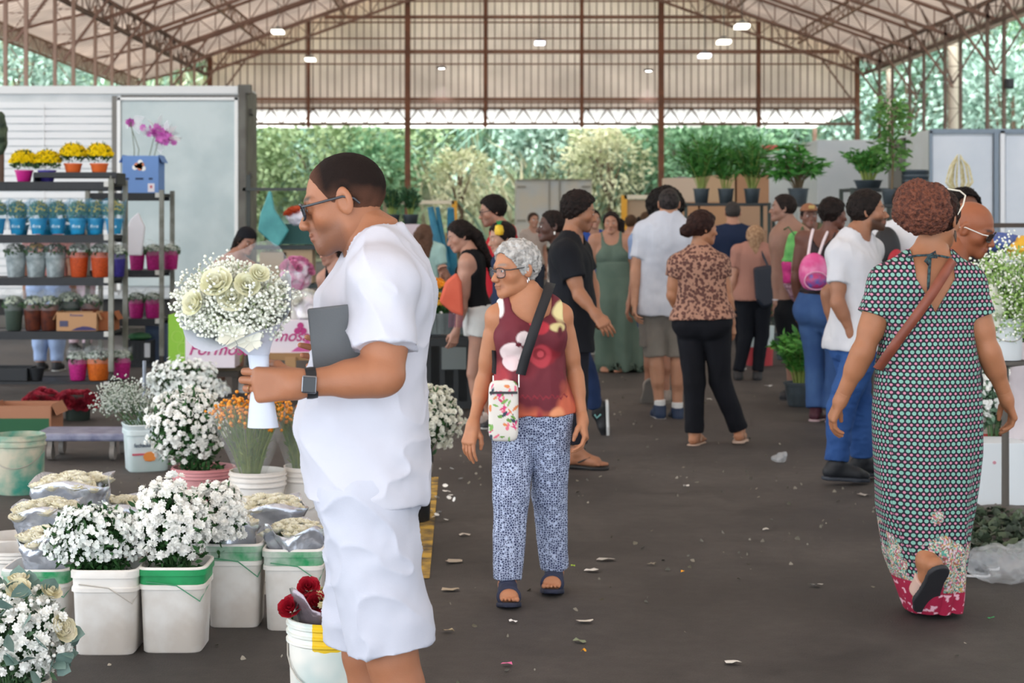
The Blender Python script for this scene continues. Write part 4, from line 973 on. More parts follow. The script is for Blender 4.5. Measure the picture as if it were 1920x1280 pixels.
# yellow-splashed bucket with red roses
def yellow_bucket():
    Y = 5.05; x = (622-CX)/F*Y; r = .128; h = .36
    m = mat('#e9e8df', .5, key='yellow_splash'); nt = m.node_tree; b = nt.nodes['Principled BSDF']; tc = node(nt, 'ShaderNodeTexCoord'); sp = node(nt, 'ShaderNodeSeparateXYZ'); nt.links.new(tc.outputs['Object'], sp.inputs[0])
    n = node(nt, 'ShaderNodeTexNoise'); n.inputs['Scale'].default_value = 14; nt.links.new(tc.outputs['Object'], n.inputs['Vector'])
    ad = node(nt, 'ShaderNodeMath', operation='MULTIPLY_ADD'); ad.inputs[1].default_value = .12; nt.links.new(n.outputs['Fac'], ad.inputs[0]); nt.links.new(sp.outputs[2], ad.inputs[2])
    g = node(nt, 'ShaderNodeMath', operation='GREATER_THAN'); g.inputs[1].default_value = .335; nt.links.new(ad.outputs[0], g.inputs[0])
    g2 = node(nt, 'ShaderNodeMath', operation='GREATER_THAN'); g2.inputs[1].default_value = -.045; nt.links.new(sp.outputs[0], g2.inputs[0])
    mu = node(nt, 'ShaderNodeMath', operation='MULTIPLY'); nt.links.new(g.outputs[0], mu.inputs[0]); nt.links.new(g2.outputs[0], mu.inputs[1])
    r2 = node(nt, 'ShaderNodeValToRGB'); r2.color_ramp.elements[0].position = .35; r2.color_ramp.elements[1].position = .6; r2.color_ramp.elements[0].color = (*srgb('#c3d3d0'), 1); r2.color_ramp.elements[1].color = (*srgb('#eeece4'), 1)
    n5 = node(nt, 'ShaderNodeTexNoise'); n5.inputs['Scale'].default_value = 7; nt.links.new(tc.outputs['Object'], n5.inputs['Vector']); nt.links.new(n5.outputs['Fac'], r2.inputs['Fac'])
    mx = node(nt, 'ShaderNodeMix', data_type='RGBA'); mx.inputs[7].default_value = (*srgb('#e8c21a'), 1); nt.links.new(r2.outputs[0], mx.inputs[6]); nt.links.new(mu.outputs[0], mx.inputs[0]); nt.links.new(mx.outputs[2], b.inputs['Base Color'])
    rd_bucket((x, Y), r, h, 'round white bucket splashed with yellow paint at the man\'s knees', col=m)
    for k, (px_, py_, sz) in enumerate(((548, 1133, .031), (579, 1096, .028), (593, 1124, .031))):
        c = P(px_, py_, Y-.02+.03*(k == 1)); o = empty('red_rose', (c[0], c[1], c[2]-.12), ['red rose leaning out at the left of the yellow bucket', 'topmost red rose over the yellow bucket', 'red rose nearest the man\'s shorts over the yellow bucket'][k], 'rose')
        V, Q = stamp(*ROSE, np.array([[0, 0, .12-sz*.5]]), frames(np.array([[-.25 if k == 0 else .05, -.75, .7]])), np.array([sz])); quads('petals', V, Q, mat('#c01830', .5, col2='#8e0f22', ns=40.), o)
        mb = MB(); mb.tube([(0, 0, -.05), (0, 0, .05), (0, 0, .11)], .003, 5); mb.build('stem', mat('#4d6b38', .7), o)
    V = []; Q = []; seg = 24                                   # silver-brown paper collar
    for i in range(4):
        for k in range(seg):
            a = 2*math.pi*k/seg; rr = .06+.045*i/3+.006*math.sin(a*4+i); V.append((rr*math.cos(a), rr*math.sin(a), .03*i+.02*math.sin(a*2+.5)*(i/3)+(0.03 if 1.4 < a < 4.2 else 0)*(i/3)))
    for i in range(3):
        for k in range(seg): Q.append((i*seg+k, i*seg+(k+1) % seg, (i+1)*seg+(k+1) % seg, (i+1)*seg+k))
    o = quads('foil_wrap', np.array(V), np.array(Q), mat('#8d8088', .25, metal=.6, bump=.5, bs=20.), loc=(x-.02, Y, .31)); o.modifiers.new('s', 'SOLIDIFY').thickness = .002; tag(o, 'crinkled foil wrap around the red roses in the yellow bucket', 'foil')
    bunch('flower_bunch', 'small cream filler flowers among the red roses', 'flower bunch', (x+.0, Y+.02, .40), (.085, .07, .035), 60, MUM, .013, mat('#d8cfa0', .6), nl=40, lsz=.03, base=(x, Y, .25), zmin=0.)
yellow_bucket()
# eucalyptus bouquet, bottom left
c = P(38, 1195, 5.25)
bunch('flower_bunch', 'big mixed bouquet of white mums, cream roses and eucalyptus in the bottom left corner', 'flower bunch', c, (.145, .13, .17), 190, MUM, .018, WHITE(), nl=650, lsz=.036, base=(c[0], c[1], .0), zmin=-.7, inner=.7, lcol=('#5b7a5a', '#33502f'),
      extra=[(ROSE, 9, .028, mat('#e4dcb8', .6, col2='#f0ead4', ns=20.), 'cream_roses', -.2), (LEAF, 60, .055, mat('#7f9a92', .6, col2='#647f78', ns=15.), 'eucalyptus_leaves', -.5), (BALL, 120, .008, WHITE(), 'buds', -.5)])
rd_bucket((c[0], c[1]), .09, .12, 'low bucket hidden under the eucalyptus bouquet')
# turquoise bucket at the left edge
rd_bucket(((24-CX)/F*9.5, 9.5+.14), .14, .33, 'round bucket stained turquoise at the left edge of the stall', col=mat('#c9c2ac', .55, col2='#3f9a86', ns=6.), rim=2, flare=.08)
# printed yogurt bucket with baby's breath
Y = 10.4; x = (266-CX)/F*Y
o = empty('printed_bucket', (x, Y+.14, 0), 'white printed bucket with blue lettering and an orange label, holding gypsophila', 'bucket', rz=.35)
mb = MB(); mb.lathe([(.115, 0), (.12, .006), (.132, .22), (.14, .225), (.14, .25), (.134, .255), (.145, .285), (.14, .29), (.12, .15)], 40, sq=3.); mb.build('bucket_body', mat('#d5e0e2', .45, col2='#c3d6d3', ns=4.), o, smooth=True)
mb = MB(); mb.box((-.03, -.128, .11), (.15, .006, .012)); mb.build('red_stripe', mat('#c4596a', .5), o)
mb = MB(); mb.lathe([(.001, -.003), (.03, -.003), (.03, .003), (.001, .003)], 20, (.0, -.130, .095), sx=1.3, R=Matrix.Rotation(math.pi/2, 3, 'X')); mb.box((0, -.134, .075), (.06, .004, .01)); mb.build('orange_emblem', mat('#d9873c', .5), o)
text(o, 'fechadura', (-.035, -.1335, .165), .036, mat('#27415a', .5), name='lettering', sx=.85)
bunch('flower_bunch', 'misty grey-green gypsophila in the printed bucket', 'flower bunch', P(236, 755, Y+.14), (.2, .16, .15), 900, BALL, .0055, mat('#c9d0c6', .7), nl=700, lsz=.02, base=(x, Y+.14, .2), lump=.25, inner=.3, lcol=('#7e907c', '#5d7059'))
# pink tub with white mums
Y = 8.7; x = (373-CX)/F*Y
rd_bucket((x, Y+.14), .16, .26, 'pink tub under the bushy white mums behind the front row', col=mat('#d89a9c', .5, col2='#c98488', ns=5.), flare=.1)
bunch('flower_bunch', 'bushy white mums spilling out of the pink tub', 'flower bunch', P(352, 800, Y+.1), (.2, .17, .215), 400, MUM, .0185, WHITE(), nl=1500, lsz=.04, base=(x, Y+.14, .15), zmin=-.8)
Y = 11.2; x = (352-CX)/F*Y
rd_bucket((x, Y+.1), .15, .32, 'bucket behind the pink tub, hidden by white daisies', col=BDIRT())
bunch('flower_bunch', 'loose white daisies highest behind the pink tub', 'flower bunch', P(348, 722, Y+.1), (.25, .2, .17), 520, DAISY, .017, SM(), nl=800, lsz=.035, base=(x, Y+.1, .2), lump=.3, lcol=('#41683d', '#2b4a29'))
# orange filler bunches in clear plastic
PLAST = lambda: mat('#eef2f4', .12, alpha=.13, key='plastic_clear', bump=.4, bs=25., spec=.8)
def cone_sleeve(o, r0, r1, h, m=None, wob=.01, z0=0., name='plastic_sleeve', lean=(0, 0), seg=26, ecc=1., ztop=.02):
    V = []; Q = []
    for i in range(8):
        t = i/7
        for k in range(seg):
            a = 2*math.pi*k/seg; rr = r0+(r1-r0)*t+wob*math.sin(a*5+t*4)*t+wob*.5*math.sin(a*11+2*t); V.append((rr*math.cos(a)+lean[0]*t, rr*ecc*math.sin(a)+lean[1]*t, z0+h*t+ztop*math.sin(a*3+1)*t))
    for i in range(7):
        for k in range(seg): Q.append((i*seg+k, i*seg+(k+1) % seg, (i+1)*seg+(k+1) % seg, (i+1)*seg+k))
    return quads(name, np.array(V), np.array(Q), m or PLAST(), o, smooth=True)
def filler(px, Y, pyt, pyb, r1, label, n=420):
    x = (px-CX)/F*Y; zt = CH-(pyt-HY)/F*Y; zb = CH-(pyb-HY)/F*Y-.08; h = zt-zb
    o = empty('orange_flower_bunch', (x, Y, zb), label, 'flower bunch', 'orange filler bunches'); mb = MB(); tips = []
    for k in range(90):
        a = rnd(0, 6.28); q = math.sqrt(random.random()); e = Vector((q*r1*math.cos(a), q*r1*math.sin(a), h*rnd(.75, 1.0))); mb.tube([(q*.03*math.cos(a), q*.03*math.sin(a), 0), e*.5, e], .0022, 4); tips.append(e)
    mb.build('stems', mat('#7d8a3c', .7, col2='#5d7a35', ns=8.), o)
    T_ = np.array([t for t in tips]); p = T_[rg.integers(0, len(T_), n)]+rg.normal(0, .022, (n, 3)); 
    V, Q = stamp(*BALL, p, frames(rg.normal(size=(n, 3))), .0085*rg.uniform(.7, 1.2, n)); quads('blossoms', V, Q, mat('#f0a030', .6, col2='#e08a1e', ns=30.), o)['kind'] = 'stuff'
    d = sphd(500); p = np.stack([d[:, 0]*r1*.8, d[:, 1]*r1*.8, h*rg.uniform(.25, .9, 500)], 1); p[:, :2] *= (p[:, 2:3]/h*.8+.2)
    V, Q = lay(LEAF, p, d*.4+np.array([0, 0, 1]), np.stack([.006+0*p[:, 0], .03+0*p[:, 0], .045+0*p[:, 0]], 1), .3); quads('leaves', V, Q, leafmat('#7f8f45', '#56703a', 20.), o)['kind'] = 'stuff'
    cone_sleeve(o, .05, r1*1.12, h*.95)
    return x, zb
for px_, Y_, a_, lb in ((482, 8.0, .135, 'white bucket with orange filler flowers, directly below the hand-held bouquet'), (575, 8.15, .11, 'white bucket with orange filler flowers, touching the man\'s shirt')):
    rd_bucket(((px_-CX)/F*Y_, Y_+.02), .13 if a_ > .12 else .11, .36, lb)
filler(470, 8.0, 752, 878, .17, 'orange filler flowers in clear plastic below the hand-held bouquet')
filler(566, 8.15, 765, 882, .125, 'orange filler flowers in clear plastic partly behind the man in white', 160)
# tall black bucket with white mums right of the man
Y = 8.6; x = (762-CX)/F*Y; rd_bucket((x, Y+.13), .125, .37, 'tall black bucket standing behind the man in white', col=mat('#1b1c1e', .5), rim=1)
bunch('flower_bunch', 'white mums in the black bucket just right of the man in white', 'flower bunch', P(800, 785, Y+.1), (.17, .16, .185), 420, MUM, .017, mat('#ecebdd', .6, spec=.2), nl=700, lsz=.04, base=(x, Y+.13, .2), zmin=-.8)
# ---- hand-held bouquet
def bouquet():
    B0 = P(488, 720, 3.86); ax = nrm(P(450, 560, 3.83)-B0); o = empty('bridal_bouquet', B0, 'white bouquet of baby\'s breath and cream roses held by the man in white', 'bouquet')
    rz = np.array([0, 0, 1.]); d_ = P(440, 572, 3.84); R = np.array([.115, .105, .09])
    n = 4200; d = sphd(n, -.85); lf = 1+.1*vnoise(d, 3)+.08*vnoise(d, 7); p = d_+d*R*(lf*rg.uniform(.7, 1.12, n))[:, None]
    V, Q = stamp(*BALL, p, frames(d), .0040*rg.uniform(.6, 1.25, n)); quads('baby_breath', V-B0, Q, mat('#e2e3d6', .6, key='gyp', spec=.2), o, smooth=True)['kind'] = 'stuff'
    n = 2200; d = sphd(n, -.9); p = d_+d*R*rg.uniform(.3, 1.02, n)[:, None]; V, Q = lay(LEAF, p, d, np.stack([.0022+0*d[:, 0], .01+0*d[:, 0], .018+0*d[:, 0]], 1), .5); quads('green_sprigs', V-B0, Q, leafmat('#c9d3ac', '#a3b588', 30.), o)['kind'] = 'stuff'
    # airy sprigs at the outline
    mb = MB(); pp = []
    for k in range(70):
        dd = sphd(1, -.1)[0]; e = d_+dd*R*rnd(1.15, 1.33); mb.tube([d_+dd*R*.7-B0, e-B0], .0006, 3); pp += [e+rg.normal(0, .006, 3) for _ in range(4)]
    mb.build('sprig_stems', mat('#8a9a70', .7), o); pp = np.array(pp); V, Q = stamp(*BALL, pp, frames(rg.normal(size=(len(pp), 3))), .0036*rg.uniform(.7, 1.2, len(pp))); quads('outer_baby_breath', V-B0, Q, mat('#e2e3d6', .6, key='gyp', spec=.2), o, smooth=True)['kind'] = 'stuff'
    for px_, py_, s_ in ((408, 532, .030), (436, 558, .028), (485, 515, .019), (462, 536, .024), (365, 568, .024)):
        c_ = P(px_, py_, 3.84-.088); dr = nrm(c_-d_)+np.array([0, -.2, .2]); V, Q = stamp(*ROSE, np.array([c_-B0-nrm(dr)*s_*.3]), frames(np.array([dr])), np.array([s_])); quads('cream_rose', V, Q, mat('#dedcb8', .55, col2='#e8e5cc', ns=30.), o)
    for px_, py_, s_ in ((437, 630, .036), (470, 640, .03)):
        c_ = P(px_, py_, 3.84-.075); V, Q = stamp(*daisyT(6, .5), np.array([c_-B0]), frames(np.array([[0, -.8, .3]])), np.array([s_])); quads('lily', V, Q, mat('#d9d6c6', .5), o)
    # paper cone and handle
    PAP = mat('#c2c7d4', .5, bump=.5, bs=14., key='paper'); tip = P(484, 664, 3.86); seg = 40
    V = []; Q = []
    for i in range(10):
        t = i/9; c0 = tip*(1-t)+(d_+np.array([.0, 0, .012]))*t
        for k in range(seg):
            a = 2*math.pi*k/seg; rr = (.026+(.125-.026)*t**1.15)*(1+.04*math.sin(6*a+i*.3)*t); h_ = (.02*math.cos(a)+.012*math.sin(4*a)-.075*max(0, -math.sin(a)))*t*t
            V.append(c0+np.array([rr*math.cos(a), rr*.88*math.sin(a), h_-.02*t*(1 if math.sin(a) < 0 else -1.6)])-B0)
    for i in range(9):
        for k in range(seg): Q.append((i*seg+k, i*seg+(k+1) % seg, (i+1)*seg+(k+1) % seg, (i+1)*seg+k))
    cone_o = quads('paper_cone', np.array(V), np.array(Q), PAP, o, smooth=True)
    hp = [(462+8, 660, .026), (484, 690, .02), (489, 720, .019), (490, 760, .026), (492, 800, .034)]; hp = [(484, 662, .024), (486, 690, .022), (489, 720, .021), (491, 760, .029), (493, 801, .035)]
    V = []; Q = []
    for (px_, py_, r_) in hp:
        c_ = P(px_, py_, 3.86)-B0
        for k in range(20):
            a = 2*math.pi*k/20; V.append(c_+np.array([r_*(1+.05*math.sin(5*a))*math.cos(a), r_*.6*math.sin(a), 0]))
    for i in range(len(hp)-1):
        for k in range(20): Q.append((i*20+k, i*20+(k+1) % 20, (i+1)*20+(k+1) % 20, (i+1)*20+k))
    quads('paper_handle', np.array(V), np.array(Q), PAP, o, smooth=True)
    # clear film fan at the back
    V = []; Q = []
    for i in range(9):
        t = i/8
        for k in range(12):
            a = -.9+1.7*k/11; c_ = tip+(np.array([math.sin(a)*.17, .05+.012*math.sin(a*9), math.cos(a)*.25])*t)*(1+.05*math.sin(7*a)*t); V.append(c_-B0+np.array([-.02*t, .02*t, 0]))
    for i in range(8):
        for k in range(11): Q.append((i*12+k, i*12+k+1, (i+1)*12+k+1, (i+1)*12+k))
    quads('clear_film', np.array(V), np.array(Q), mat('#dfe4ea', .1, alpha=.13, key='film', spec=.9), o, smooth=True)
bouquet()
# tablet under the arm
def tablet():
    c = (P(575, 588, 3.90)+P(664, 572, 3.98)+P(588, 700, 3.90)+P(680, 690, 3.98))/4
    e = empty('tablet', c, 'dark grey tablet case tucked under the arm of the man in white', 'tablet'); e.rotation_euler = (0, math.radians(-6), math.radians(8))
    mb = MB(); mb.box((.03, 0, 0), (.17, .012, .158)); mb.build('case', mat('#606366', .75, bump=.2, bs=300.), e, bevel=.005)
    mb = MB(); mb.box((.03, .0075, 0), (.16, .002, .148)); mb.build('screen', mat('#111316', .1), e, bevel=.002)
tablet()
# ------------------------------------------------------------------ racks of potted flowers
GALV = mat('#8f9088', .5, col2='#77776c', ns=8., metal=.3, key='galv'); BLK = mat('#1f2226', .55, key='blackplastic')
def rack(x1, x0, Y0, Y1, zt, pys, label, postcol=None):
    o = empty('plant_trolley', ((x0+x1)/2, (Y0+Y1)/2, 0), label, 'rack'); oo = np.array(o.location)
    for x in (x0, x1):
        for y in (Y0, Y1):
            mb = MB(); mb.box(np.array([x, y, zt/2+.06])-oo, (.045, .045, zt-.12))
            for k in range(int(zt/.1)): mb.box(np.array([x, y-.024, .15+k*.1])-oo, (.014, .006, .03))
            mb.build('post', GALV, o)
            mb = MB(); mb.tube([np.array([x-.015, y, .06])-oo, np.array([x+.015, y, .06])-oo], .06, 16); mb.build('caster', mat('#33312e', .6), o, smooth=True)
    zs = []
    for py in pys:
        z = CH-(py-HY)/F*Y0; zs.append(z); mb = MB(); mb.box(np.array([(x0+x1)/2, (Y0+Y1)/2, z-.02])-oo, (x1-x0-.05, Y1-Y0, .03)); mb.box(np.array([(x0+x1)/2, Y0+.01, z-.035])-oo, (x1-x0-.06, .03, .075)); mb.box(np.array([(x0+x1)/2, Y1-.01, z-.035])-oo, (x1-x0-.06, .03, .075))
        for k in range(5): mb.box(np.array([x0+(x1-x0)*(k+.5)/5, Y0-.006, z-.05])-oo, (.012, .006, .02))
        sh = mb.build('shelf', BLK, o); mb = MB(); mb.box(np.array([x1-.04, Y0-.012, z-.02])-oo, (.05, .02, .05)); mb.build('shelf_hook', mat('#c9c9c4', .5), sh)
    return o, zs
r1, z1 = rack(-3.58, -5.0, 16.1, 16.72, 1.94, (341, 441, 521, 622, 716), 'long steel plant trolley with five shelves of potted flowers at the left')
r2, z2 = rack(-3.47, -4.25, 18.0, 18.6, 1.87, (362, 507, 598, 682), 'shorter steel trolley behind, carrying the blue box and pink pots')
def pot(x, y, z, r, h, col, label, group, fl='#e6c81e', kind='dome', fr=.1, fh=.1, leaf=('#5c7f4c', '#3c5c34'), sleeve=None, br=.012, n=150, mark=None, nl=120, T=None, cat='potted plant', stuffed=True):
    o = empty('potted_flower', (x, y, z), label, cat, group)
    mb = MB(); mb.lathe([(r*.7, 0), (r*.74, .004), (r*.97, h*.86), (r*1.05, h*.88), (r*1.05, h), (r*.95, h), (r*.85, h*.6)], 20); mb.build('pot', col, o, smooth=True)
    c = np.array([0, 0, h+fh*.32])
    d = sphd(nl, -.5); p = c+d*[fr*.9, fr*.9, fh*.6]*rg.uniform(.4, 1, nl)[:, None]; V, Q = lay(LEAF, p, d*.6+[0, 0, .8], np.stack([.014+0*d[:, 0], .05+0*d[:, 0], .05+0*d[:, 0]], 1), .4); quads('leaves', V, Q, leafmat(*leaf, ns=20.), o)
    d = sphd(n, .1); p = c+d*[fr, fr, fh*.62]*rg.uniform(.85, 1.05, n)[:, None]; V, Q = lay(T or MUM, p, d+[0, -.2, .3], br*rg.uniform(.8, 1.2, n), .3); quads('blossoms', V, Q, mat(fl, .6, col2=fl, spec=.2), o)['kind'] = 'stuff'
    if sleeve: cone_sleeve(o, r*1.0, fr*1.25, h*.6+fh*1.15, m=sleeve, z0=h*.25, name='sleeve', wob=.008)
    if mark: text(o, mark, (0, -r*1.0, h*.5), h*.28, mat('#dff2fa', .5), shear=.3, name='lettering')
    return o
def dupl(root, loc, label, group=None):
    r = root.copy(); COL.objects.link(r); r.location = loc; r['label'] = label
    if group: r['group'] = group
    for ch in root.children:
        c = ch.copy(); COL.objects.link(c); c.parent = r
    return r
ORD = ['leftmost', 'second from left', 'third from left', 'fourth from left', 'fifth from left', 'sixth from left', 'seventh from left']
# top shelf: yellow pots in a raised tray
XP = lambda px, Y: (px-CX)/F*Y
ty = 16.4
mb = MB(); mb.box((XP(150, ty), ty, z1[0]+.055), (.78, .4, .02)); [mb.box((XP(150, ty), ty+s*.2, z1[0]+.07), (.78, .012, .05)) for s in (-1, 1)]; [mb.box((XP(150, ty)+s*.39, ty, z1[0]+.035), (.012, .4, .11)) for s in (-1, 1)]; tag(mb.build('plant_tray', BLK), 'black plastic tray raised on the top shelf under the orange pots', 'tray')
for px_, col_, lb in ((45, '#d0248c', 'yellow flowers in a magenta pot on the top shelf'), (88, '#4a3c9c', 'yellow flowers in a violet pot on the top shelf'), (137, '#e2692c', 'tall yellow flowers in an orange pot, left one of two on the top shelf'), (186, '#e2692c', 'tall yellow flowers in an orange pot at the right end of the top shelf')):
    hi = .075 if px_ > 100 else 0.01
    if px_ != 186: a = pot(XP(px_, ty), ty, z1[0]+hi, .085, .11, mat(col_, .45), lb, 'yellow flowers on the top shelf', fl='#f7dc14', fr=.13, fh=.2, n=330, br=.018, nl=420)
    else: dupl(a, (XP(px_, ty), ty, z1[0]+hi), lb)
for i, px_ in enumerate((20, 60, 105, 150)):
    if i == 0: a0 = pot(XP(px_, 16.25), 16.62, z1[1]+.0, .075, .1, mat('#2aa0c8', .45), 'back row blue pot, leftmost', 'blue pots in the back row', fr=.08, fh=.1, n=20, fl='#e2c52a')
    else: dupl(a0, (XP(px_, 16.25)+.04, 16.62, z1[1]), 'back row blue pot behind the front ones, '+ORD[i])
# blue-wrapped row
BL = mat('#1f8ec4', .4, col2='#2a9ed0', ns=12.); SLB = mat('#5ab4d8', .2, alpha=.22, key='bluefilm', spec=.6)
fp = None
for i, px_ in enumerate((-6, 33, 72, 108, 146, 180, 214)):
    yy = 16.3+(.06 if i % 2 else 0); lab = 'blue wrapped pot of small yellow flowers, %s in the row' % ORD[i]
    if fp is None: fp = pot(XP(px_, yy), yy, z1[1]+.01, .082, .15, BL, lab, 'blue wrapped yellow flowers', fl='#ecd54a', fr=.1, fh=.17, n=60, br=.013, sleeve=SLB, mark='flora', leaf=('#8fae86', '#5f8460'), nl=260)
    else: dupl(fp, (XP(px_, yy), yy, z1[1]+.01), lab)
# third shelf: clear wrapped bunches and orange mesh pots
MESHO = mat('#d2531a', .5, col2='#b8430f', ns=60., bump=.6, bs=120.); MESHM = mat('#c81f86', .45, col2='#a8146c', ns=60., bump=.6, bs=120.); MESHV = mat('#3a2f8c', .45, col2='#2a2070', ns=60., bump=.5, bs=120.)
def wrapped(x, y, z, r, h, col, label, group, flw='#dfe6dc', kind=None, film=None, n=70, lf=('#4c6a44', '#2f4a2e'), br=.016):
    o = empty('wrapped_flower_bunch', (x, y, z), label, 'flower bunch', group)
    mb = MB(); mb.lathe([(r*.72, 0), (r*.8, .01), (r*1.0, h*.62), (r*1.02, h*.66), (r*.95, h*.66), (r*.9, h*.5)], 20); mb.build('mesh_wrap', col, o, smooth=True)
    d = sphd(n, 0); p = np.array([0, 0, h*.7])+d*[r*1.0, r*1.0, h*.18]; V, Q = lay(MUM, p, d+[0, -.3, .2], br*rg.uniform(.8, 1.2, n), .3); quads('blossoms', V, Q, mat(flw, .6, spec=.2), o)['kind'] = 'stuff'
    d = sphd(80, -.3); p = np.array([0, 0, h*.66])+d*[r*.9, r*.9, h*.16]; V, Q = lay(LEAF, p, d, .04+0*d[:, 0], .5); quads('leaves', V, Q, leafmat(*lf, ns=20.), o)
    cone_sleeve(o, r*1.02, r*1.16, h*.5, m=film or PLAST(), z0=h*.52, name='clear_wrap', wob=.006); return o
w1 = wrapped(XP(148, 16.35), 16.35, z1[2], .092, .36, MESHO, 'orange mesh wrapped bunch, left of two on the third shelf', 'orange mesh bunches')
dupl(w1, (XP(188, 16.35), 16.35, z1[2]), 'orange mesh wrapped bunch beside the trolley post on the third shelf')
wrapped(XP(220, 16.45), 16.45, z1[2], .08, .33, MESHV, 'violet wrapped bunch behind the trolley post', None)
for k, (px_, lab) in enumerate(((30, 'clear wrapped white flowers at the left of the third shelf'), (68, 'clear wrapped flowers with one yellow head, third shelf'), (104, 'clear wrapped greenery left of the orange mesh bunches'))):
    wrapped(XP(px_, 16.35), 16.35, z1[2], .1, .36, mat('#b9c4c6', .3, col2='#8a9698', ns=12., bump=.5, bs=30.), lab, 'clear wrapped bunches', n=40 if k < 2 else 14, flw='#e3e4df' if k != 1 else '#d9b45a', lf=('#55744a', '#3c5a38'))
# fourth shelf: white daisies in dark bags and boxes
DKF = mat('#4a2a26', .3, col2='#6d3a2a', ns=14.)
for k, (px_, lab) in enumerate(((26, 'dark wrapped white daisies at the left end of the fourth shelf'), (62, 'dark wrapped daisies with brown leaves, fourth shelf'), (92, 'dark wrapped daisies beside the cardboard box'))):
    wrapped(XP(px_, 16.35), 16.35, z1[3], .09, .37, DKF if k else mat('#3c4a40', .5), lab, 'dark wrapped daisies', n=50, flw='#dfe6d0')
wrapped(XP(130, 16.55), 16.55, z1[3], .11, .4, mat('#3c4a40', .5), 'full bunch of white daisies behind the cardboard box', None, n=110, flw='#dfe6d0'); wrapped(XP(170, 16.55), 16.55, z1[3], .09, .38, DKF, 'brown wrapped white daisies right of the cardboard box', None, n=50, flw='#dfe6d0')
def carton(x, y, z, w, d, h, col, label, open_=True, name='cardboard_box', rz=0., dec=None):
    o = empty(name, (x, y, z), label, 'box', rz=rz); mb = MB(); t = .005; m = mat(col, .8, col2=col)
    mb.box((0, -d/2, h/2), (w, t, h)); mb.box((0, d/2, h/2), (w, t, h)); mb.box((-w/2, 0, h/2), (t, d, h)); mb.box((w/2, 0, h/2), (t, d, h)); mb.box((0, 0, t), (w, d, t))
    if not open_: mb.box((0, 0, h), (w, d, t))
    mb.build('box_body', m, o)
    for s_ in (-1, 1):
        if open_ and h > .1: mb = MB(); mb.box((s_*(w/2+.02), 0, h-.03), (t, d*.9, .09), R=Matrix.Rotation(s_*-.5, 3, 'Y')); mb.build('flap', m, o)
    return o
o = carton(XP(145, 16.18), 16.28, z1[3]+.005, .375, .26, .175, '#b78d66', 'printed cardboard box with a violet wave on the fourth shelf')
mb = MB(); mb.box((-.12, -.134, .07), (.08, .004, .055)); mb.build('dark_label', mat('#4a4a66', .7), o)
mb = MB(); mb.prism([(x_, -.1335, z_) for x_, z_ in [(-.05, .006), (.0, .03), (.06, .045), (.12, .04), (.185, .02), (.185, .006)]], (0, -.002, 0)); mb.build('violet_wave', mat('#3a3464', .7), o)
text(o, 'Rosaceas', (0, -.1345, .15), .034, mat('#6a6088', .7), name='lettering')
o = carton(XP(196, 16.3), 16.36, z1[3]+.005, .2, .25, .17, '#9a5a34', 'reddish cardboard box beside the trolley post')
# fifth shelf
mb = MB(); mb.box((0, 0, .01), (.4, .34, .02)); [mb.box((0, s*.17, .06), (.4, .01, .12)) for s in (-1, 1)]; [mb.box((s*.2, 0, .06), (.01, .34, .12)) for s in (-1, 1)]
o = mb.build('plant_tray', BLK, None, loc=(XP(20, 16.4), 16.4, z1[4])); tag(o, 'black crate at the left of the lowest shelf', 'tray')
mb = MB(); mb.lathe([(.05, 0), (.075, .1), (.08, .12), (.07, .12)], 16); o = mb.build('plastic_pot', BLK, None, loc=(XP(66, 16.25), 16.3, z1[4]), smooth=True); tag(o, 'empty black pot beside the crate on the lowest shelf', 'pot')
a = wrapped(XP(146, 16.3), 16.3, z1[4], .09, .30, MESHM, 'magenta mesh wrapped flowers left on the lowest shelf', 'mesh wrapped bunches on the lowest shelf')
dupl(a, (XP(228, 16.5), 16.5, z1[4]), 'magenta mesh wrapped flowers behind the post on the lowest shelf')
wrapped(XP(184, 16.3), 16.32, z1[4], .115, .31, mat('#e0701c', .5, col2='#c85c10', ns=60., bump=.6, bs=120.), 'wide bright orange mesh wrapped flowers on the lowest shelf', None, n=80)
# second trolley
b1 = wrapped(XP(257, 18.2), 18.2, z2[1], .085, .3, MESHM, 'upper magenta bunch, left one, on the shorter trolley', 'magenta bunches on the shorter trolley')
for px_, k, lb in ((288, 1, 'upper magenta bunch, right one, on the shorter trolley'), (256, 2, 'lower magenta bunch, left one, on the shorter trolley'), (286, 2, 'lower magenta bunch, right one, on the shorter trolley'), (312, 1, 'upper magenta bunch behind the rear posts of the shorter trolley')):
    dupl(b1, (XP(px_, 18.2), 18.2+(.25 if px_ == 312 else 0), z2[k]), lb)
o = wrapped(XP(213, 18.2), 18.3, z2[1], .085, .3, MESHV, 'violet mesh bunch seen between the two trolleys', None)
mb = MB(); mb.prism([(0, 0, 0), (.14, 0, .0), (.17, 0, .3), (.1, 0, .45), (.02, 0, .38), (-.05, 0, .2)], (0, .05, 0)); o = mb.build('white_paper', mat('#e8e8ee', .6), None, loc=(XP(243, 18), 17.94, z2[1]+.16), bevel=.01); tag(o, 'crumpled white paper hanging at the shorter trolley', 'paper')
o = empty('black_crate', (XP(263, 18.2), 18.2, z2[3]), 'black plastic crate with a white label on the shorter trolley', 'crate'); mb = MB(); mb.box((0, 0, .01), (.26, .28, .02)); [mb.box((0, s*.14, .12), (.26, .012, .24)) for s in (-1, 1)]; [mb.box((s*.13, 0, .12), (.012, .28, .24)) for s in (-1, 1)]; [mb.box((x_, -.148, .12), (.012, .008, .22)) for x_ in (-.08, -.03, .02)]; mb.build('crate_body', BLK, o)
mb = MB(); mb.box((.105, -.152, .14), (.06, .004, .15)); mb.build('white_label', mat('#c9ccd0', .6), o)
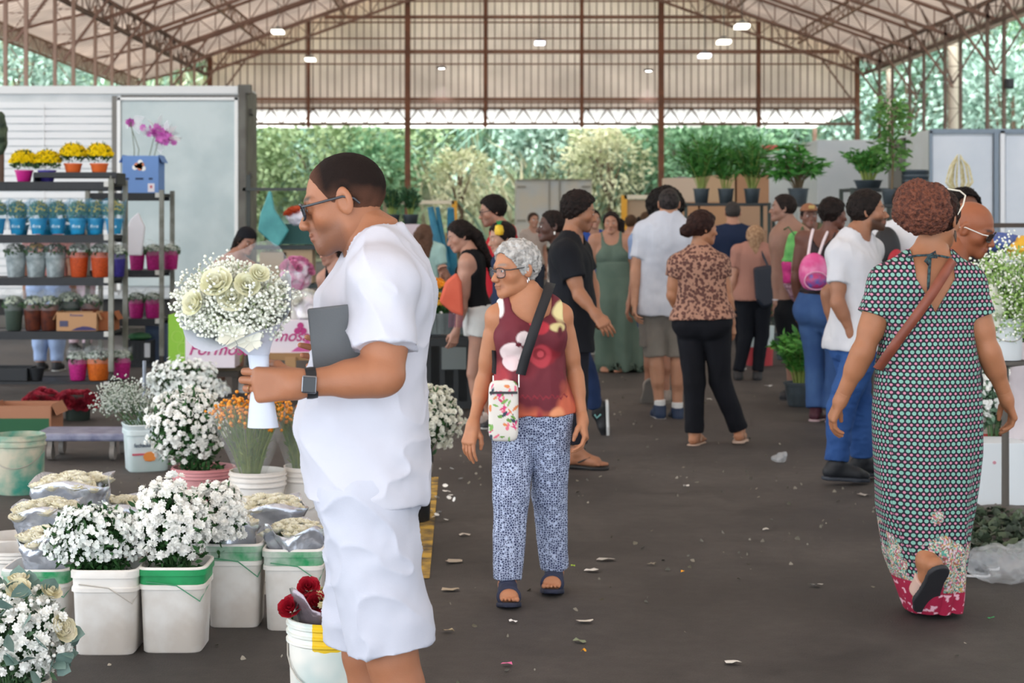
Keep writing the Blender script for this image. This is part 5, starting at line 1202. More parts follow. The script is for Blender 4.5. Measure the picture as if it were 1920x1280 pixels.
mb = MB(); mb.lathe([(.01, -.03), (.1, -.025), (.13, 0), (.1, .035), (.02, .05)], 20, capt=True); o = mb.build('watermelon', mat('#3c6b48', .5, col2='#54845c', ns=20.), None, loc=(XP(262, 18.2), 18.2, z2[3]+.27), smooth=True); tag(o, 'rounded green bundle lying on the black crate', 'bundle'); o.name = 'green_bundle'
o = carton(XP(295, 18.4), 18.42, z2[3]+.0, .22, .2, .4, '#4d5d78', 'slate blue box at the right end of the shorter trolley', open_=False, name='slate_box')
# blue carton with orchid on top
o = carton(XP(264, 18.15), 18.3, z2[0], .38, .34, .40, '#6f94cc', 'tall blue carton with handle slots on top of the shorter trolley', name='blue_carton')
mb = MB(); [mb.box((x_, -.1735, .155), (w_, .004, .02)) for x_, w_ in ((-.14, .04), (-.01, .085), (.11, .04))]; mb.build('handle_slots', mat('#22304a', .7), o)
for k in range(9):
    a_ = k*.7; mb = MB(); mb.lathe([(.001, 0), (.028, .0), (.028, .003), (.001, .003)], 10, (-.01+.045*math.cos(a_)*(k % 3+.3)/2, -.174, .29+.04*math.sin(a_)*(k % 3)/2), R=Matrix.Rotation(math.pi/2, 3, 'X')); mb.build('printed_petal', mat(['#f2e3c0', '#e58a5a', '#f6f6f2'][k % 3], .6), o)
mb = MB(); mb.box((.115, -.174, .06), (.07, .004, .09)); mb.build('shipping_label', mat('#e6e2e8', .6), o); mb = MB(); mb.box((.115, -.1765, .07), (.025, .003, .03)); mb.build('label_mark', mat('#c4606a', .6), o)
def orchid(px, py, Y, base, r, n, label, lean):
    c = P(px, py, Y); o = empty('wrapped_orchid', base, label, 'orchid'); b = np.array(base)
    d = sphd(n, -1); p = c+d*np.array(r)*rg.uniform(.2, 1, n)[:, None]; p[:, 2] -= (p[:, 0]-c[0])*lean
    V, Q = lay(DAISY, p, d*.3+np.array([0, -1, .1]), .045*rg.uniform(.7, 1.2, n), .4); quads('blossoms', V-b, Q, mat('#a9379a', .5, col2='#c76ab8', ns=12.), o)
    for k in range(2):
        mb = MB(); mb.tube([(0, 0, 0), (.01+k*.05, 0, (c[2]-b[2])*.6), (c-b)*[.6+.5*k, 1, 1]], .004, 5); mb.build('stem', mat('#55603c', .7), o)
    V, Q = lay(leafT(3, .4, .5), p[:: max(1, n//16)], d[:: max(1, n//16)]+np.array([.3, 0, -.1]), np.array([[.1, .13, .17]]*len(p[:: max(1, n//16)])), .4); quads('clear_wrap', V-b, Q, mat('#f2f0f6', .1, alpha=.4, key='film2', spec=.9), o)
orchid(298, 252, 18.25, (XP(278, 18.25), 18.25, z2[0]+.02), (.2, .12, .1), 34, 'purple orchid spray in clear film leaning right out of the blue carton', .55)
orchid(243, 228, 18.25, (XP(250, 18.25), 18.25, z2[0]+.02), (.03, .05, .03), 4, 'single small purple orchid at the left of the blue carton', 0)
# ---- beneath: red flowers, box, dolly
for k, (px_, lb) in enumerate(((82, 'bunch of dark red roses, left of two, under the trolley'), (146, 'bunch of dark red roses, right of two, under the trolley'))):
    c = P(px_, 758, 13.2); bunch('red_flower_bunch', lb, 'flower bunch', c, (.14, .12, .085), 60, ROSE, .036, mat('#a8283c', .6, col2='#7d1c2e', ns=20.), nl=60, base=(c[0], c[1], .02), group='red roses under the trolley', zmin=-.1)
    rd_bucket((c[0], c[1]), .1, .2, 'dark bucket holding red roses, %s one' % ('left', 'right')[k], col=mat('#26332c', .6), rim=1)
o = carton(XP(36, 12.3), 12.5, 0, .44, .35, .2, '#a8765a', 'cardboard tray with a green printed lower half at the left edge'); mb = MB(); mb.box((0, -.178, .06), (.42, .004, .1)); mb.build('green_print', mat('#1f5a38', .7), o)
o = empty('dolly', (XP(150, 10.9), 11.1, 0), 'low dolly wrapped in bluish plastic beside the printed bucket', 'trolley'); mb = MB(); mb.box((0, 0, .15), (.62, .4, .05)); mb.build('deck', mat('#6d6f8a', .35, col2='#8f92a8', ns=10., bump=.5, bs=20.), o, bevel=.015)
for sx in (-1, 1):
    for sy in (-1, 1): mb = MB(); mb.tube([(sx*.2-.015, sy*.15, .05), (sx*.2+.015, sy*.15, .05)], .05, 18); mb.box((sx*.2, sy*.15, .11), (.03, .05, .05)); mb.build('wheel', mat('#86807a', .6), o, smooth=True)
mb = MB(); mb.tube([(.31, .05, .15), (.36, .05, .4), (.36, .05, .62)], .012, 8); mb.build('handle', mat('#8f95a0', .4, metal=.6), o, smooth=True)
# ---- trucks
def truck(name, x0, x1, Y, d, z0, z1_, label, col='#d9dcdc', slats=None, frame='#6f6f6c', door=None, cat='truck', wheels=True):
    o = empty(name, ((x0+x1)/2, Y, 0), label, cat); oo = np.array([(x0+x1)/2, Y, 0.])
    mb = MB(); mb.box(((0), d/2, (z0+z1_)/2), (x1-x0, d, z1_-z0)); mb.build('cargo_box', mat(col, .45, col2='#c2c8c9' if col != '#bfae98' else col, ns=1.2), o, bevel=.02)
    if slats:
        mb = MB(); z = z0+.1
        while z < z1_-.25: mb.box(((slats[0]+slats[1])/2-oo[0], -.012, z), (slats[1]-slats[0], .03, .085)); z += .105
        for xx in np.linspace(slats[0], slats[1], 5)[1:-1]: mb.box((xx-oo[0], -.02, (z0+z1_)/2-.1), (.012, .03, z1_-z0-.3))
        mb.build('slatted_side', mat('#e6e8e8', .4), o)
    if wheels:
        for sx in (-1, 1): mb = MB(); mb.lathe([(.2, -.12), (.42, -.12), (.45, -.06), (.45, .06), (.42, .12), (.2, .12)], 28, (sx*(x1-x0)*.32, .3, .45), R=Matrix.Rotation(math.pi/2, 3, 'X'), capt=True); mb.build('wheel', mat('#1c1c1d', .8), o, smooth=True)
        mb = MB(); mb.box((0, d/2, z0*.75), (x1-x0-.3, .7, .25)); mb.build('chassis', mat('#2c2b2a', .7), o)
    return o
Y = 24.; xr = XP(462, Y); xl = -9.5
o = truck('delivery_truck', xl, xr, Y, 1.0, .45, 3.44, 'large pale delivery truck with slatted side and smooth door panel at the left', slats=(xl+.1, XP(222, Y)))
px0, px1 = XP(228, Y)-(xl+xr)/2, XP(444, Y)-(xl+xr)/2
mb = MB(); mb.box(((px0+px1)/2, -.02, 1.93), (px1-px0, .03, 2.6)); dd = mb.build('door_panel', mat('#c5d2d2', .35, col2='#b2c2c3', ns=1.5, key='doorpanel'), o, bevel=.01)
mb = MB(); [mb.box((x_, -.03, 1.93), (.05, .05, 2.7)) for x_ in (px0-.03, px1+.0)]; mb.box(((px0+px1)/2, -.03, 3.27), (px1-px0+.1, .05, .05)); mb.build('door_frame', mat('#eef0ee', .4), dd)
mb = MB(); mb.box((px0-.09, -.03, 1.93), (.07, .05, 2.75)); mb.box(((px0+xr-(xl+xr)/2)/2, -.03, 3.30), (xr-(xl+xr)/2-px0, .05, .03)); mb.build('trim_strip', mat('#77756f', .5), dd)
mb = MB(); mb.box((0, -.015, 3.39), (xr-xl, .06, .11)); mb.build('top_rail', mat('#dfe1e0', .4), o)
hx = xr-(xl+xr)/2
mb = MB(); mb.box((hx-.05, -.04, 1.95), (.1, .08, 2.8)); mb.box((hx-.02, .5, 1.95), (.06, 1.0, 2.9)); [mb.box((hx+.03, .3, z_), (.05, .25, .08)) for z_ in (3.1, 2.2, 1.3)]; mb.box((hx-.02, .0, 3.4), (.18, .14, .12)); mb.build('rear_frame', mat('#57544d', .6, col2='#6b6a62', ns=3.), o)
Y = 27.; x0 = XP(1742, Y); o = truck('delivery_truck', x0, 12.5, Y, 2.0, .6, CH+(418-243)/F*Y, 'pale truck with steel framed panels at the right edge', col='#cfd6dc')
hx = (x0+12.5)/2
for a, b, nm in ((1746, 1860, 'door_panel'), (1884, 1990, 'side_panel')):
    mb = MB(); mb.box((XP((a+b)/2, Y)-hx, -.02, 1.8), ((b-a)/F*Y, .03, 2.2)); mb.build(nm, mat('#dbe2ea', .35, col2='#ccd6e0', ns=1.), o, bevel=.01)
mb = MB(); mb.box((XP(1866, Y)-hx, -.04, 1.8), (.07, .06, 2.35)); mb.box((XP(1744, Y)-hx, -.03, 1.8), (.05, .06, 2.35)); mb.box((.0, -.03, 2.97), (12.5-x0, .06, .07)); mb.build('steel_frame', mat('#7b8894', .4, metal=.3), o)
mb = MB(); mb.box((XP(1878, Y)-hx, -.045, 1.8), (.07, .03, 2.35)); mb.build('white_strip', mat('#f0f3f6', .4), o)
Y = 28.5; x0, x1 = XP(1695, Y), XP(1745, Y); o = empty('open_truck_body', ((x0+x1)/2, Y, 0), 'dark open end of a truck body behind the big dark pots', 'truck'); w_ = x1-x0
mb = MB(); zt = CH+(418-258)/F*Y; mb.box((-w_/2, .5, (zt+.5)/2), (.06, 1., zt-.5)); mb.box((0, .5, zt-.03), (w_, 1., .06)); mb.box((0, .9, (zt+.5)/2), (w_, .06, zt-.5)); mb.box((w_*.0, -.0, .5), (w_, .1, .12)); mb.box((w_*.1, -.0, zt-.35), (w_*.6, .05, .05)); mb.build('body_frame', mat('#6b6a66', .6), o)
mb = MB(); [mb.lathe([(.2, -.1), (.4, -.1), (.4, .1), (.2, .1)], 24, (s_*.1, .5, .4), R=Matrix.Rotation(math.pi/2, 3, 'X'), capt=True) for s_ in (1,)]; mb.build('wheel', mat('#1c1c1d', .8), o, smooth=True)
Y = 31.; truck('box_truck', XP(1532, Y), XP(1700, Y), Y, 2., .6, CH+(418-262)/F*Y, 'grey box truck behind the potted fern on the right', col='#b7bfc2', slats=None)
Y = 34.; o = truck('box_truck', XP(1440, Y), XP(1542, Y), Y, 2., .6, CH+(418-290)/F*Y, 'whitish box truck behind the big fan palm', col='#cfd8d6'); mb = MB(); mb.box((-.5, -.03, 3.02), (.34, .03, .1)); mb.build('red_lamp', mat('#c8574c', .4), o)
Y = 58.; o = truck('box_truck', XP(967, Y), XP(1110, Y), Y, 3., .7, CH+(418-336)/F*Y, 'distant cream truck with closed rear doors in the middle', col='#cfc8b8')
mb = MB(); [mb.box((x_, -.03, 1.9), (.035, .04, 2.1)) for x_ in (-.15, .2)]; [mb.box((s_*1.1, -.03, z_), (.3, .04, .06)) for s_ in (-1, 1) for z_ in (2.75, 1.6)]; mb.box((0, -.03, 2.98), (2.6, .05, .05)); mb.build('door_hardware', mat('#8f8a7c', .5), o)
# ------------------------------------------------------------------ the three people in front
Z = np.zeros
def man_front():
    B = person('man in a white T-shirt and white shorts, in profile, holding a white bouquet', 690, 4.15, 1.76, -90, '#a0694b', hface=-92, hpitch=16, hsc=1.0, belly=.35, dp=1.06, at=1.12, lt=1.05, res=.0055, hres=.0026,
        J={'hip': (688, 885), 'neck': (706, 470), 'shL': (716, 528, -.19), 'shR': (692, 522, .2), 'elL': (722, 703, -.26), 'wrL': (560, 720, -.30), 'elR': (715, 700, .25), 'wrR': (690, 690, .16),
           'kneL': (736, 1235, -.1), 'ankL': (764, 1530, -.1), 'kneR': (688, 1225, .1), 'ankR': (712, 1505, .1), 'head': (645, 380)},
        hands=({'d': (-1, -.02, -.02), 'n': (0, 1, 0), 's': (0, 0, 1), 'curl': 1., 'tc': .9, 'angs': (32, 88, 55)}, {'d': (-1, 0, .3), 'n': (0, -1, 0), 's': (0, 0, 1), 'curl': .2}), foot='shoe', lips='#8a5548', brow='#1c120d', beard=('#4a3834', .5))
    def fl(V, N):
        q_ = V@np.array([[.8, 0, .6], [0, 1, 0], [-.6, 0, .8]])*np.array([4.5, 6, 11.])
        a = .014*(.7-np.abs(fbm(q_+.5*np.stack([vnoise(V, 5, 1), vnoise(V, 5, 2), vnoise(V, 5, 3)], 1), 1, 2, 2))**.55*1.3)
        q = V-B.j['shL']; r = np.linalg.norm(q, axis=1); a = a+.005*np.sin(r*60+2*vnoise(V, 8))*np.exp(-((r-.22)/.1)**2)
        return a*.8+.0015*fbm(V, 22, 2, 8)
    top(B, mat('#c6c6d0', .85, bump=.1, bs=500., spec=.2), hem=-.11, sleeve=.73, off=.016, flare=.022, soff=.02, sflare=.012, neck=.066, nf=.02, drape=.75, disp=fl, name='t_shirt', res=.005)
    def fl2(V, N): return .011*(.7-np.abs(fbm(V*np.array([7, 7, 9.])+.5*np.stack([vnoise(V, 6, 1), vnoise(V, 6, 2), vnoise(V, 6, 3)], 1), 1, 2, 12))**.55*1.3)+.003*fbm(V, 18, 2, 8)
    pants(B, mat('#bec0cc', .85, bump=.1, bs=400., spec=.2), hem=.47, waist=-.03, off=.012, rad=.104, disp=fl2, name='shorts', res=.005, seat=.008)
    hm = mat('#2a1d17', .8, col2='#3c2c24', ns=60, bump=.4, bs=400.)
    def fade(L, V):
        q = B.hq(V); f = np.clip((q[:, 2]+.035-.25*(q[:, 1]+.02))/.075+.25*vnoise(V, 40), 0, 1)[:, None]; g = np.clip((.075-q[:, 1])/.05, .25, 1)[:, None]; f = f*g
        return np.array(srgb('#6a4636'))*(1-f)+np.array(srgb('#1d1411'))*f
    hair(B, mat('#ffffff', .85, vcol=True, key='fade_hair', spec=.15, bump=.4, bs=400.), off=.0015, line=.004, face=.109, namp=.0006, low=-.08, res=.0028, color=fade)
    shoes(B, mat('#dddddd', .6))
    glasses(B, '#23272e', ('#1a2434', .93), w=.026, hgt=.0195, r=.0028, y=.102)
    # necklace, watch, ring
    mb = MB(); pts = [B.j['neck']+np.array([math.cos(a)*.072-.004, math.sin(a)*.075, .028+math.cos(a)*.034])-B.org for a in np.linspace(-2.2, 2.2, 22)]
    mb.tube(pts, .0011, 5); mb.build('necklace', mat('#c9a98a', .25, metal=1), B.o, smooth=True)
    W = B.j['wrL']; d = nrm(B.j['elL']-W); c = W+d*.028
    mb = MB(); y_ = Vector(d); zz = Vector((0, 0, 1)); xx = y_.cross(zz).normalized(); zz = xx.cross(y_)
    R = Matrix((xx, zz, y_)).transposed()
    mb.lathe([(.0285, -.012), (.0305, -.012), (.0315, 0), (.0305, .012), (.0285, .012)], 28, c-B.org, capb=False, sx=1.0, sy=1.16, R=R)
    wb = mb.build('wristwatch', mat('#15171b', .5), B.o, smooth=True)
    mb = MB(); mb.box(c-B.org+np.array([0, -.037, .0]), (.034, .010, .040), R=Matrix.Rotation(.06, 3, 'Y')); mb.build('watch_case', mat('#9a9da3', .25, metal=1), wb, bevel=.004)
    mb = MB(); mb.box(c-B.org+np.array([0, -.0425, .0]), (.029, .003, .035), R=Matrix.Rotation(.06, 3, 'Y')); mb.build('watch_screen', mat('#10141c', .08), wb, bevel=.001)
    W0, dd, n_, s_ = B.HD['L'][:4]; kn = W0+dd*.105-s_*.0095+n_*.008
    mb = MB(); mb.lathe([(.0098, -.0022), (.0108, 0), (.0098, .0022)], 16, kn-B.org, capb=False, R=Matrix((Vector((0, 0, 1)), Vector((-1, 0, 0)), Vector((0, 1, 0)))).transposed())
    mb.build('ring', mat('#e0c27a', .2, metal=1), B.o, smooth=True)
    return B
def blobs(L, base, items):
    """paint colour blobs on a garment: items (x, z, rx, rz, colour, sharpness) in garment coordinates"""
    C = np.tile(np.array(srgb(base)), (len(L), 1))
    for x, z, rx, rz, c, sh in items:
        w_ = 1.2*fbm(L, 14, 2, int(abs(x*1000))+1)*.25; m = np.clip((1-np.sqrt(((L[:, 0]-x)/rx)**2+((L[:, 2]-z)/rz)**2)+w_)*sh, 0, 1)[:, None]
        C = C*(1-m)+np.array(srgb(c))*m
    return C
def old_woman():
    B = person('elderly woman with short grey hair, glasses, red rose-print tank top and patterned trousers', 990, 6.98, 1.47, -14, '#b67c5a', sex='f', hface=-58, hpitch=7, hsc=1.06, wd=.98, belly=.15, bust=.2, at=.92, lt=.85, res=.0065, hres=.003,
        J={'hip': (997, 765), 'neck': (992, 562), 'shL': (1052, 592, .02), 'shR': (932, 594, -.02), 'elL': (1078, 700, .04), 'wrL': (1092, 785, -.03), 'elR': (908, 710, .03), 'wrR': (887, 795, -.05),
           'kneL': (1030, 925, .06), 'kneR': (958, 930, -.06), 'ankL': (1040, 1072, .12), 'ankR': (951, 1096, -.1), 'toeL': (1036, 1094, .0), 'toeR': (953, 1120, -.21), 'head': (966, 505)},
        hands=({'n': (-1, .2, 0), 's': (0, -1, 0), 'curl': .35}, {'n': (.6, .8, 0), 's': (.8, -.6, 0), 'curl': .25}), foot='bare', lips='#8a5a4a', brow='#8a7a70', curl=.3)
    def fl(V, N): return .005*(.5-np.abs(fbm(V*np.array([9, 9, 4.]), 1, 3, 2)))*2+.002*fbm(V, 25, 2, 8)
    k = 1/458.
    def col(L, V):
        X = lambda px: (px-990)*k; Zz = lambda py: CH-(py-HY)*k
        fr = L[:, 1] < .06
        it = [(X(1000), Zz(790), .3, .075, '#c4634a', 3), (X(930), Zz(740), .05, .12, '#d9765c', 2), (X(1060), Zz(760), .05, .12, '#cf6a50', 2), (X(940), Zz(700), .05, .06, '#a63c44', 2), (X(985), Zz(690), .06, .05, '#7a2c36', 2),
              (X(1055), Zz(585), .055, .045, '#e7d9a0', 4), (X(1045), Zz(610), .04, .02, '#d8c890', 3), (X(938), Zz(570), .022, .05, '#efe6e2', 6),
              (X(1012), Zz(612), .04, .028, '#c33b46', 4), (X(1000), Zz(600), .02, .02, '#e2505c', 4), (X(1015), Zz(665), .06, .055, '#8e2b34', 4), (X(1012), Zz(664), .05, .045, '#b5404a', 4), (X(1010), Zz(660), .03, .026, '#8a2a33', 4), (X(1012), Zz(660), .014, .014, '#c14b54', 4),
              (X(962), Zz(655), .052, .04, '#ecd9d8', 7), (X(980), Zz(632), .028, .03, '#f3e3e2', 7), (X(955), Zz(675), .035, .03, '#e8cfd0', 7), (X(972), Zz(642), .012, .01, '#6a2530', 7), (X(950), Zz(718), .03, .026, '#f0cfc6', 4), (X(945), Zz(722), .014, .012, '#c8434e', 4),
              (X(1040), Zz(770), .035, .03, '#e89a70', 2), (X(1010), Zz(775), .02, .04, '#9a3c40', 2), (X(1048), Zz(615), .016, .03, '#5a2029', 2)]
        C = blobs(L, '#6e2c36', it)
        # line of script near the hem
        xx = L[:, 0]-X(975); tt = np.clip(xx/(X(1062)-X(975)), 0, 1); zc = Zz(738)+.006*np.sin(xx*260)+.003*np.sin(xx*113)
        m = ((np.abs(L[:, 2]-zc) < .0035) & (xx > 0) & (xx < X(1062)-X(975)) & fr)[:, None]
        C = np.where(m, np.array(srgb('#8c2f3a')), C); return C
    top(B, mat('#ffffff', .7, vcol=True, key='vc_cloth', spec=.25), hem=-.05, off=.012, flare=.035, neck=.098, nf=.045, neckd=.045, tank=(.15, .8), drape=.9, disp=fl, name='tank_top', color=col, res=.0045)
    # black piping
    fr_ = B.fwd; 
    def pant(L, V, N): return L
    m = mat('#27304f', .8, key='meander'); nt_ = m.node_tree; b = nt_.nodes['Principled BSDF']; tc = node(nt_, 'ShaderNodeTexCoord')
    mp = node(nt_, 'ShaderNodeMapping'); mp.inputs['Scale'].default_value = (1, .6, 1)
    vo = node(nt_, 'ShaderNodeTexVoronoi', feature='DISTANCE_TO_EDGE'); vo.inputs['Scale'].default_value = 105; vo.inputs['Randomness'].default_value = .7
    no = node(nt_, 'ShaderNodeTexNoise'); no.inputs['Scale'].default_value = 90
    rp = node(nt_, 'ShaderNodeValToRGB'); rp.color_ramp.interpolation = 'LINEAR'; e = rp.color_ramp.elements
    e[0].position = .07; e[0].color = (*srgb('#bcc8e2'), 1); e[1].position = .15; e[1].color = (*srgb('#333d62'), 1)
    nt_.links.new(tc.outputs['Object'], mp.inputs[0]); nt_.links.new(mp.outputs[0], vo.inputs['Vector']); nt_.links.new(vo.outputs['Distance'], rp.inputs['Fac']); nt_.links.new(rp.outputs[0], b.inputs['Base Color'])
    pants(B, m, hem=.97, waist=.14, off=.014, ko=.022, ho=.024, disp=folds(.006, (10, 10, 3), 3), res=.006)
    gh = mat('#8f8c88', .6, col2='#c9c6c2', ns=40, bump=.6, bs=160.)
    hair(B, gh, off=.012, line=-.002, face=.106, namp=.006, nsc=75, low=-.05, res=.0028)
    shoes(B, mat('#232a44', .7), sandal=('#20263c', 'slide'))
    glasses(B, '#2a2a2c', ('#c0c8d0', .16), w=.0275, hgt=.021, r=.0022, y=.1, up=-.001)
    for k_ in (1,):
        mb = MB(); c = B.hloc(.081, -.01, -.035)-B.org; mb.tube([c, c+np.array([.002, -.003, -.012]), c+np.array([-.002, 0, -.02]), c+np.array([-.004, .002, -.008])], .002, 6); mb.build('earring', mat('#d8d8dc', .2, metal=1), B.o, smooth=True)
    W0, dd, n_, s_ = B.HD['L'][:4]
    return B
def dotted_woman():
    B = person('woman seen from behind in a long dotted dress with a curly bun', 1740, 6.65, 1.66, 178, '#a8704f', sex='f', hface=140, hpitch=4, hsc=1.03, wd=1.14, dp=1.12, bust=.4, belly=.2, at=1.12, lt=1.05, res=.0065, hres=.003,
        J={'hip': (1738, 735), 'neck': (1742, 486), 'shL': (1664, 530), 'shR': (1812, 532), 'elL': (1620, 655, -.02), 'wrL': (1577, 748, .04), 'elR': (1852, 655, -.02), 'wrR': (1886, 745, .04),
           'kneL': (1718, 900, .0), 'kneR': (1768, 905, .05), 'ankL': (1738, 1052, -.16), 'toeL': (1720, 1122, -.09), 'ankR': (1766, 1115, .08), 'toeR': (1762, 1142, .2), 'head': (1757, 412)},
        hands=({'n': (1, 0, 0), 's': (0, 1, 0), 'curl': .3}, {'n': (-1, 0, 0), 's': (0, 1, 0), 'curl': .35}), foot='bare', curl=.3)
    m = mat('#15161f', .8, key='dots'); nt_ = m.node_tree; b = nt_.nodes['Principled BSDF']
    at_ = node(nt_, 'ShaderNodeAttribute', attribute_name='pat'); cs = .0235
    sp = node(nt_, 'ShaderNodeSeparateXYZ'); nt_.links.new(at_.outputs['Vector'], sp.inputs[0])
    def mth(op, a, c=None, v=None):
        n = node(nt_, 'ShaderNodeMath', operation=op)
        if hasattr(a, 'links') or hasattr(a, 'is_linked'): nt_.links.new(a, n.inputs[0])
        else: n.inputs[0].default_value = a
        if c is not None:
            if hasattr(c, 'is_linked'): nt_.links.new(c, n.inputs[1])
            else: n.inputs[1].default_value = c
        return n.outputs[0]
    u = mth('MULTIPLY', sp.outputs[0], 1/.021); v = mth('MULTIPLY', sp.outputs[1], 1/.029)
    def dist(du, dv):
        a = mth('MULTIPLY', mth('SUBTRACT', mth('FRACT', mth('ADD', u, du)), .5), .021); bb = mth('MULTIPLY', mth('SUBTRACT', mth('FRACT', mth('ADD', v, dv)), .5), .029)
        return mth('SQRT', mth('ADD', mth('MULTIPLY', a, a), mth('MULTIPLY', bb, bb)))
    d1 = mth('LESS_THAN', dist(0, 0), .0074); d2 = mth('LESS_THAN', dist(.5, .5), .0050)
    mx = node(nt_, 'ShaderNodeMix', data_type='RGBA'); mx.inputs[6].default_value = (*srgb('#191a25'), 1); mx.inputs[7].default_value = (*srgb('#7fb3a4'), 1); nt_.links.new(d1, mx.inputs[0])
    mx2 = node(nt_, 'ShaderNodeMix', data_type='RGBA'); mx2.inputs[7].default_value = (*srgb('#c9829a'), 1); nt_.links.new(mx.outputs[2], mx2.inputs[6]); nt_.links.new(d2, mx2.inputs[0])
    # border: painted flowers and a crimson hem (vertex colour, alpha in the pattern's third component)
    va = node(nt_, 'ShaderNodeAttribute', attribute_name='Col'); mx3 = node(nt_, 'ShaderNodeMix', data_type='RGBA')
    nt_.links.new(sp.outputs[2], mx3.inputs[0]); nt_.links.new(mx2.outputs[2], mx3.inputs[6]); nt_.links.new(va.outputs['Color'], mx3.inputs[7])
    nt_.links.new(mx3.outputs[2], b.inputs['Base Color'])
    k = 1/481.; s = B.s
    hemz = CH-(1145-HY)*k
    def border(L, V):
        n = fbm(L, 30, 2, 3); n2 = fbm(L, 55, 2, 9)
        pal = np.array([srgb(c) for c in ('#7fb3a4', '#c99a5a', '#d8c8d0', '#8a5a4a', '#c76a86', '#50a090', '#e0d4c0', '#3a4a4a')])
        idx = (np.floor((n+n2+2)*6).astype(int)) % len(pal); C = pal[idx]
        low = L[:, 2] < hemz+.14-.04*(L[:, 0] > .02)
        sp_ = (vnoise(L, 70, 4) > .45)[:, None]; cr = np.where(sp_, np.array(srgb('#e9b6c4')), np.array(srgb('#a3173f')))
        return np.where(low[:, None], cr, C)
    def pat(L, V, N):
        R = .19; ang = np.arctan2(L[:, 0], -L[:, 1]); r_ = np.sqrt(L[:, 0]**2+L[:, 1]**2)
        x = np.where(np.abs(L[:, 0]) > .2, L[:, 0], L[:, 0])
        u_ = np.where(np.abs(N[:, 0]) > .8, L[:, 1]*np.sign(-L[:, 0]), x)
        v_ = L[:, 2]+.004*vnoise(L, 9)
        top_b = hemz+.30+.05*np.sin(L[:, 0]*28+1)+.05*vnoise(L, 12, 2)
        al = ((L[:, 2] < top_b) & ((fbm(L, 16, 2, 6) > -.1-(top_b-L[:, 2])*4))) | (L[:, 2] < hemz+.14)
        fl_ = np.sqrt((L[:, 0]+.01)**2+(L[:, 2]-(CH-(955-HY)*k))**2) < .026
        return np.stack([u_, v_, (al | fl_).astype(float)], 1)
    def disp_(V, N):
        L = V-B.org; z = L[:, 2]; a = np.clip((.95-z)/.7, 0, 1)
        return a*(.014*np.sin(L[:, 0]*38+3*vnoise(L*np.array([1, 1, .6]), 4)+L[:, 1]*12))+.003*fbm(L*np.array([1, 1, .4]), 14, 2)
    # bodice with short sleeves and long skirt in one shell
    top_holder = {}
    s_pts = [(1738, 600, 0, .165, .14), (1738, 645, 0, .182, .15), (1738, 700, 0, .2, .17), (1738, 760, 0, .208, .18), (1738, 850, 0, .207, .185), (1735, 950, 0, .19, .18), (1738, 1040, 0, .155, .17), (1745, 1085, 0, .13, .16), (1752, 1142, 0.02, .105, .13)]
    C = np.array([B.px2(p[:3]) for p in s_pts]); z = C[::-1, 2]; zz = np.linspace(z[0], z[-1], 90)
    cx = np.interp(zz, z, C[::-1, 0]); cy = np.interp(zz, z, C[::-1, 1]); ww = np.interp(zz, z, [p[3] for p in s_pts][::-1]); dd = np.interp(zz, z, [p[4] for p in s_pts][::-1])
    def sk(p, o=0.):
        x = p[:, 0]-np.interp(p[:, 2], zz, cx); y = p[:, 1]-np.interp(p[:, 2], zz, cy); a_ = np.interp(p[:, 2], zz, ww)-o; b_ = np.interp(p[:, 2], zz, dd)-o
        d = (np.sqrt((x/a_)**2+(y/b_)**2)-1)*np.minimum(a_, b_); return np.maximum(d, np.maximum(zz[0]+.0+.18*np.clip((-.0-(p[:, 0]-B.org[0])), -.02, .06)-p[:, 2], p[:, 2]-zz[-1]))
    T = B.tab.copy()
    def f(p):
        d = B.torso(p, .014); d = smin(d, B.shoulders(p, .012), .04)
        t, x, y = B.tframe(p); d = np.maximum(d, (.2-t)*B.TL)
        for sd in 'LR':
            S, E = B.j['sh'+sd], B.j['el'+sd]; dr = nrm(E-S); e = S+(E-S)*.5
            c = cone(p, S, e+dr*.04, .066*s, .078*s); c = np.maximum(c, plane(p, e, dr)); d = smin(d, c, .03)
        N = B.j['neck']; d = smax(d, -cone(p, N+V3(0, .06, .0), N+V3(0, .04, .2), .1, .13), .006)
        zr = (p[:, 2]-(CH-(585-HY)*k)); vx = np.abs(p[:, 0]-(B.org[0]+.0)); wv = np.clip(zr*.55, 0, .075)
        d = np.maximum(d, -np.where((y < 0) & (zr > 0), np.maximum(vx-wv, -1), 1.))
        d = smin(d, sk(p), .03)
        return np.maximum(d, -np.maximum(sk(p, .012), p[:, 2]-zz[0]-.3))
    garment(B, 'dress', f, m, np.array([C[:, 0].min()-.4, 6.65-.35, 0.02]), np.array([C[:, 0].max()+.4, 6.65+.4, 1.6]), res=.0045, disp=disp_, color=border, attr=pat)
    # neck tie
    mb = MB(); o = lambda x, y_, dz=0: P(x, y_, 6.65-.105+dz)-B.org
    mb.tube([o(1702, 482, .02), o(1720, 479, .0), o(1745, 478, -.01), o(1765, 480, .0), o(1785, 484, .02)], .0045, 6)
    for pts in ([o(1743, 479, -.01), o(1735, 490, -.02), o(1740, 496, -.02), o(1744, 481, -.01)], [o(1743, 479, -.01), o(1754, 472, -.02), o(1756, 482, -.02), o(1744, 481, -.01)], [o(1744, 482, -.01), o(1742, 510, -.01), o(1740, 545, -.005)]): mb.tube(pts, .006, 6)
    mb.build('neck_tie', mat('#3c5a5c', .8, col2='#1a1b28', ns=90), B.o, smooth=True)
    hm = hairm('#1c0f0b', '#33190f'); 
    hair(B, hm, off=.014, line=-.004, face=.106, namp=.003, low=-.06)
    # curly bun, its own look
    c = P(1729, 390, 6.65-.1); hb = mat('#4a2419', .7, col2='#7d4630', ns=70, bump=1., bs=150.)
    def bun(p): return ell(p, c, (.108, .09, .1))
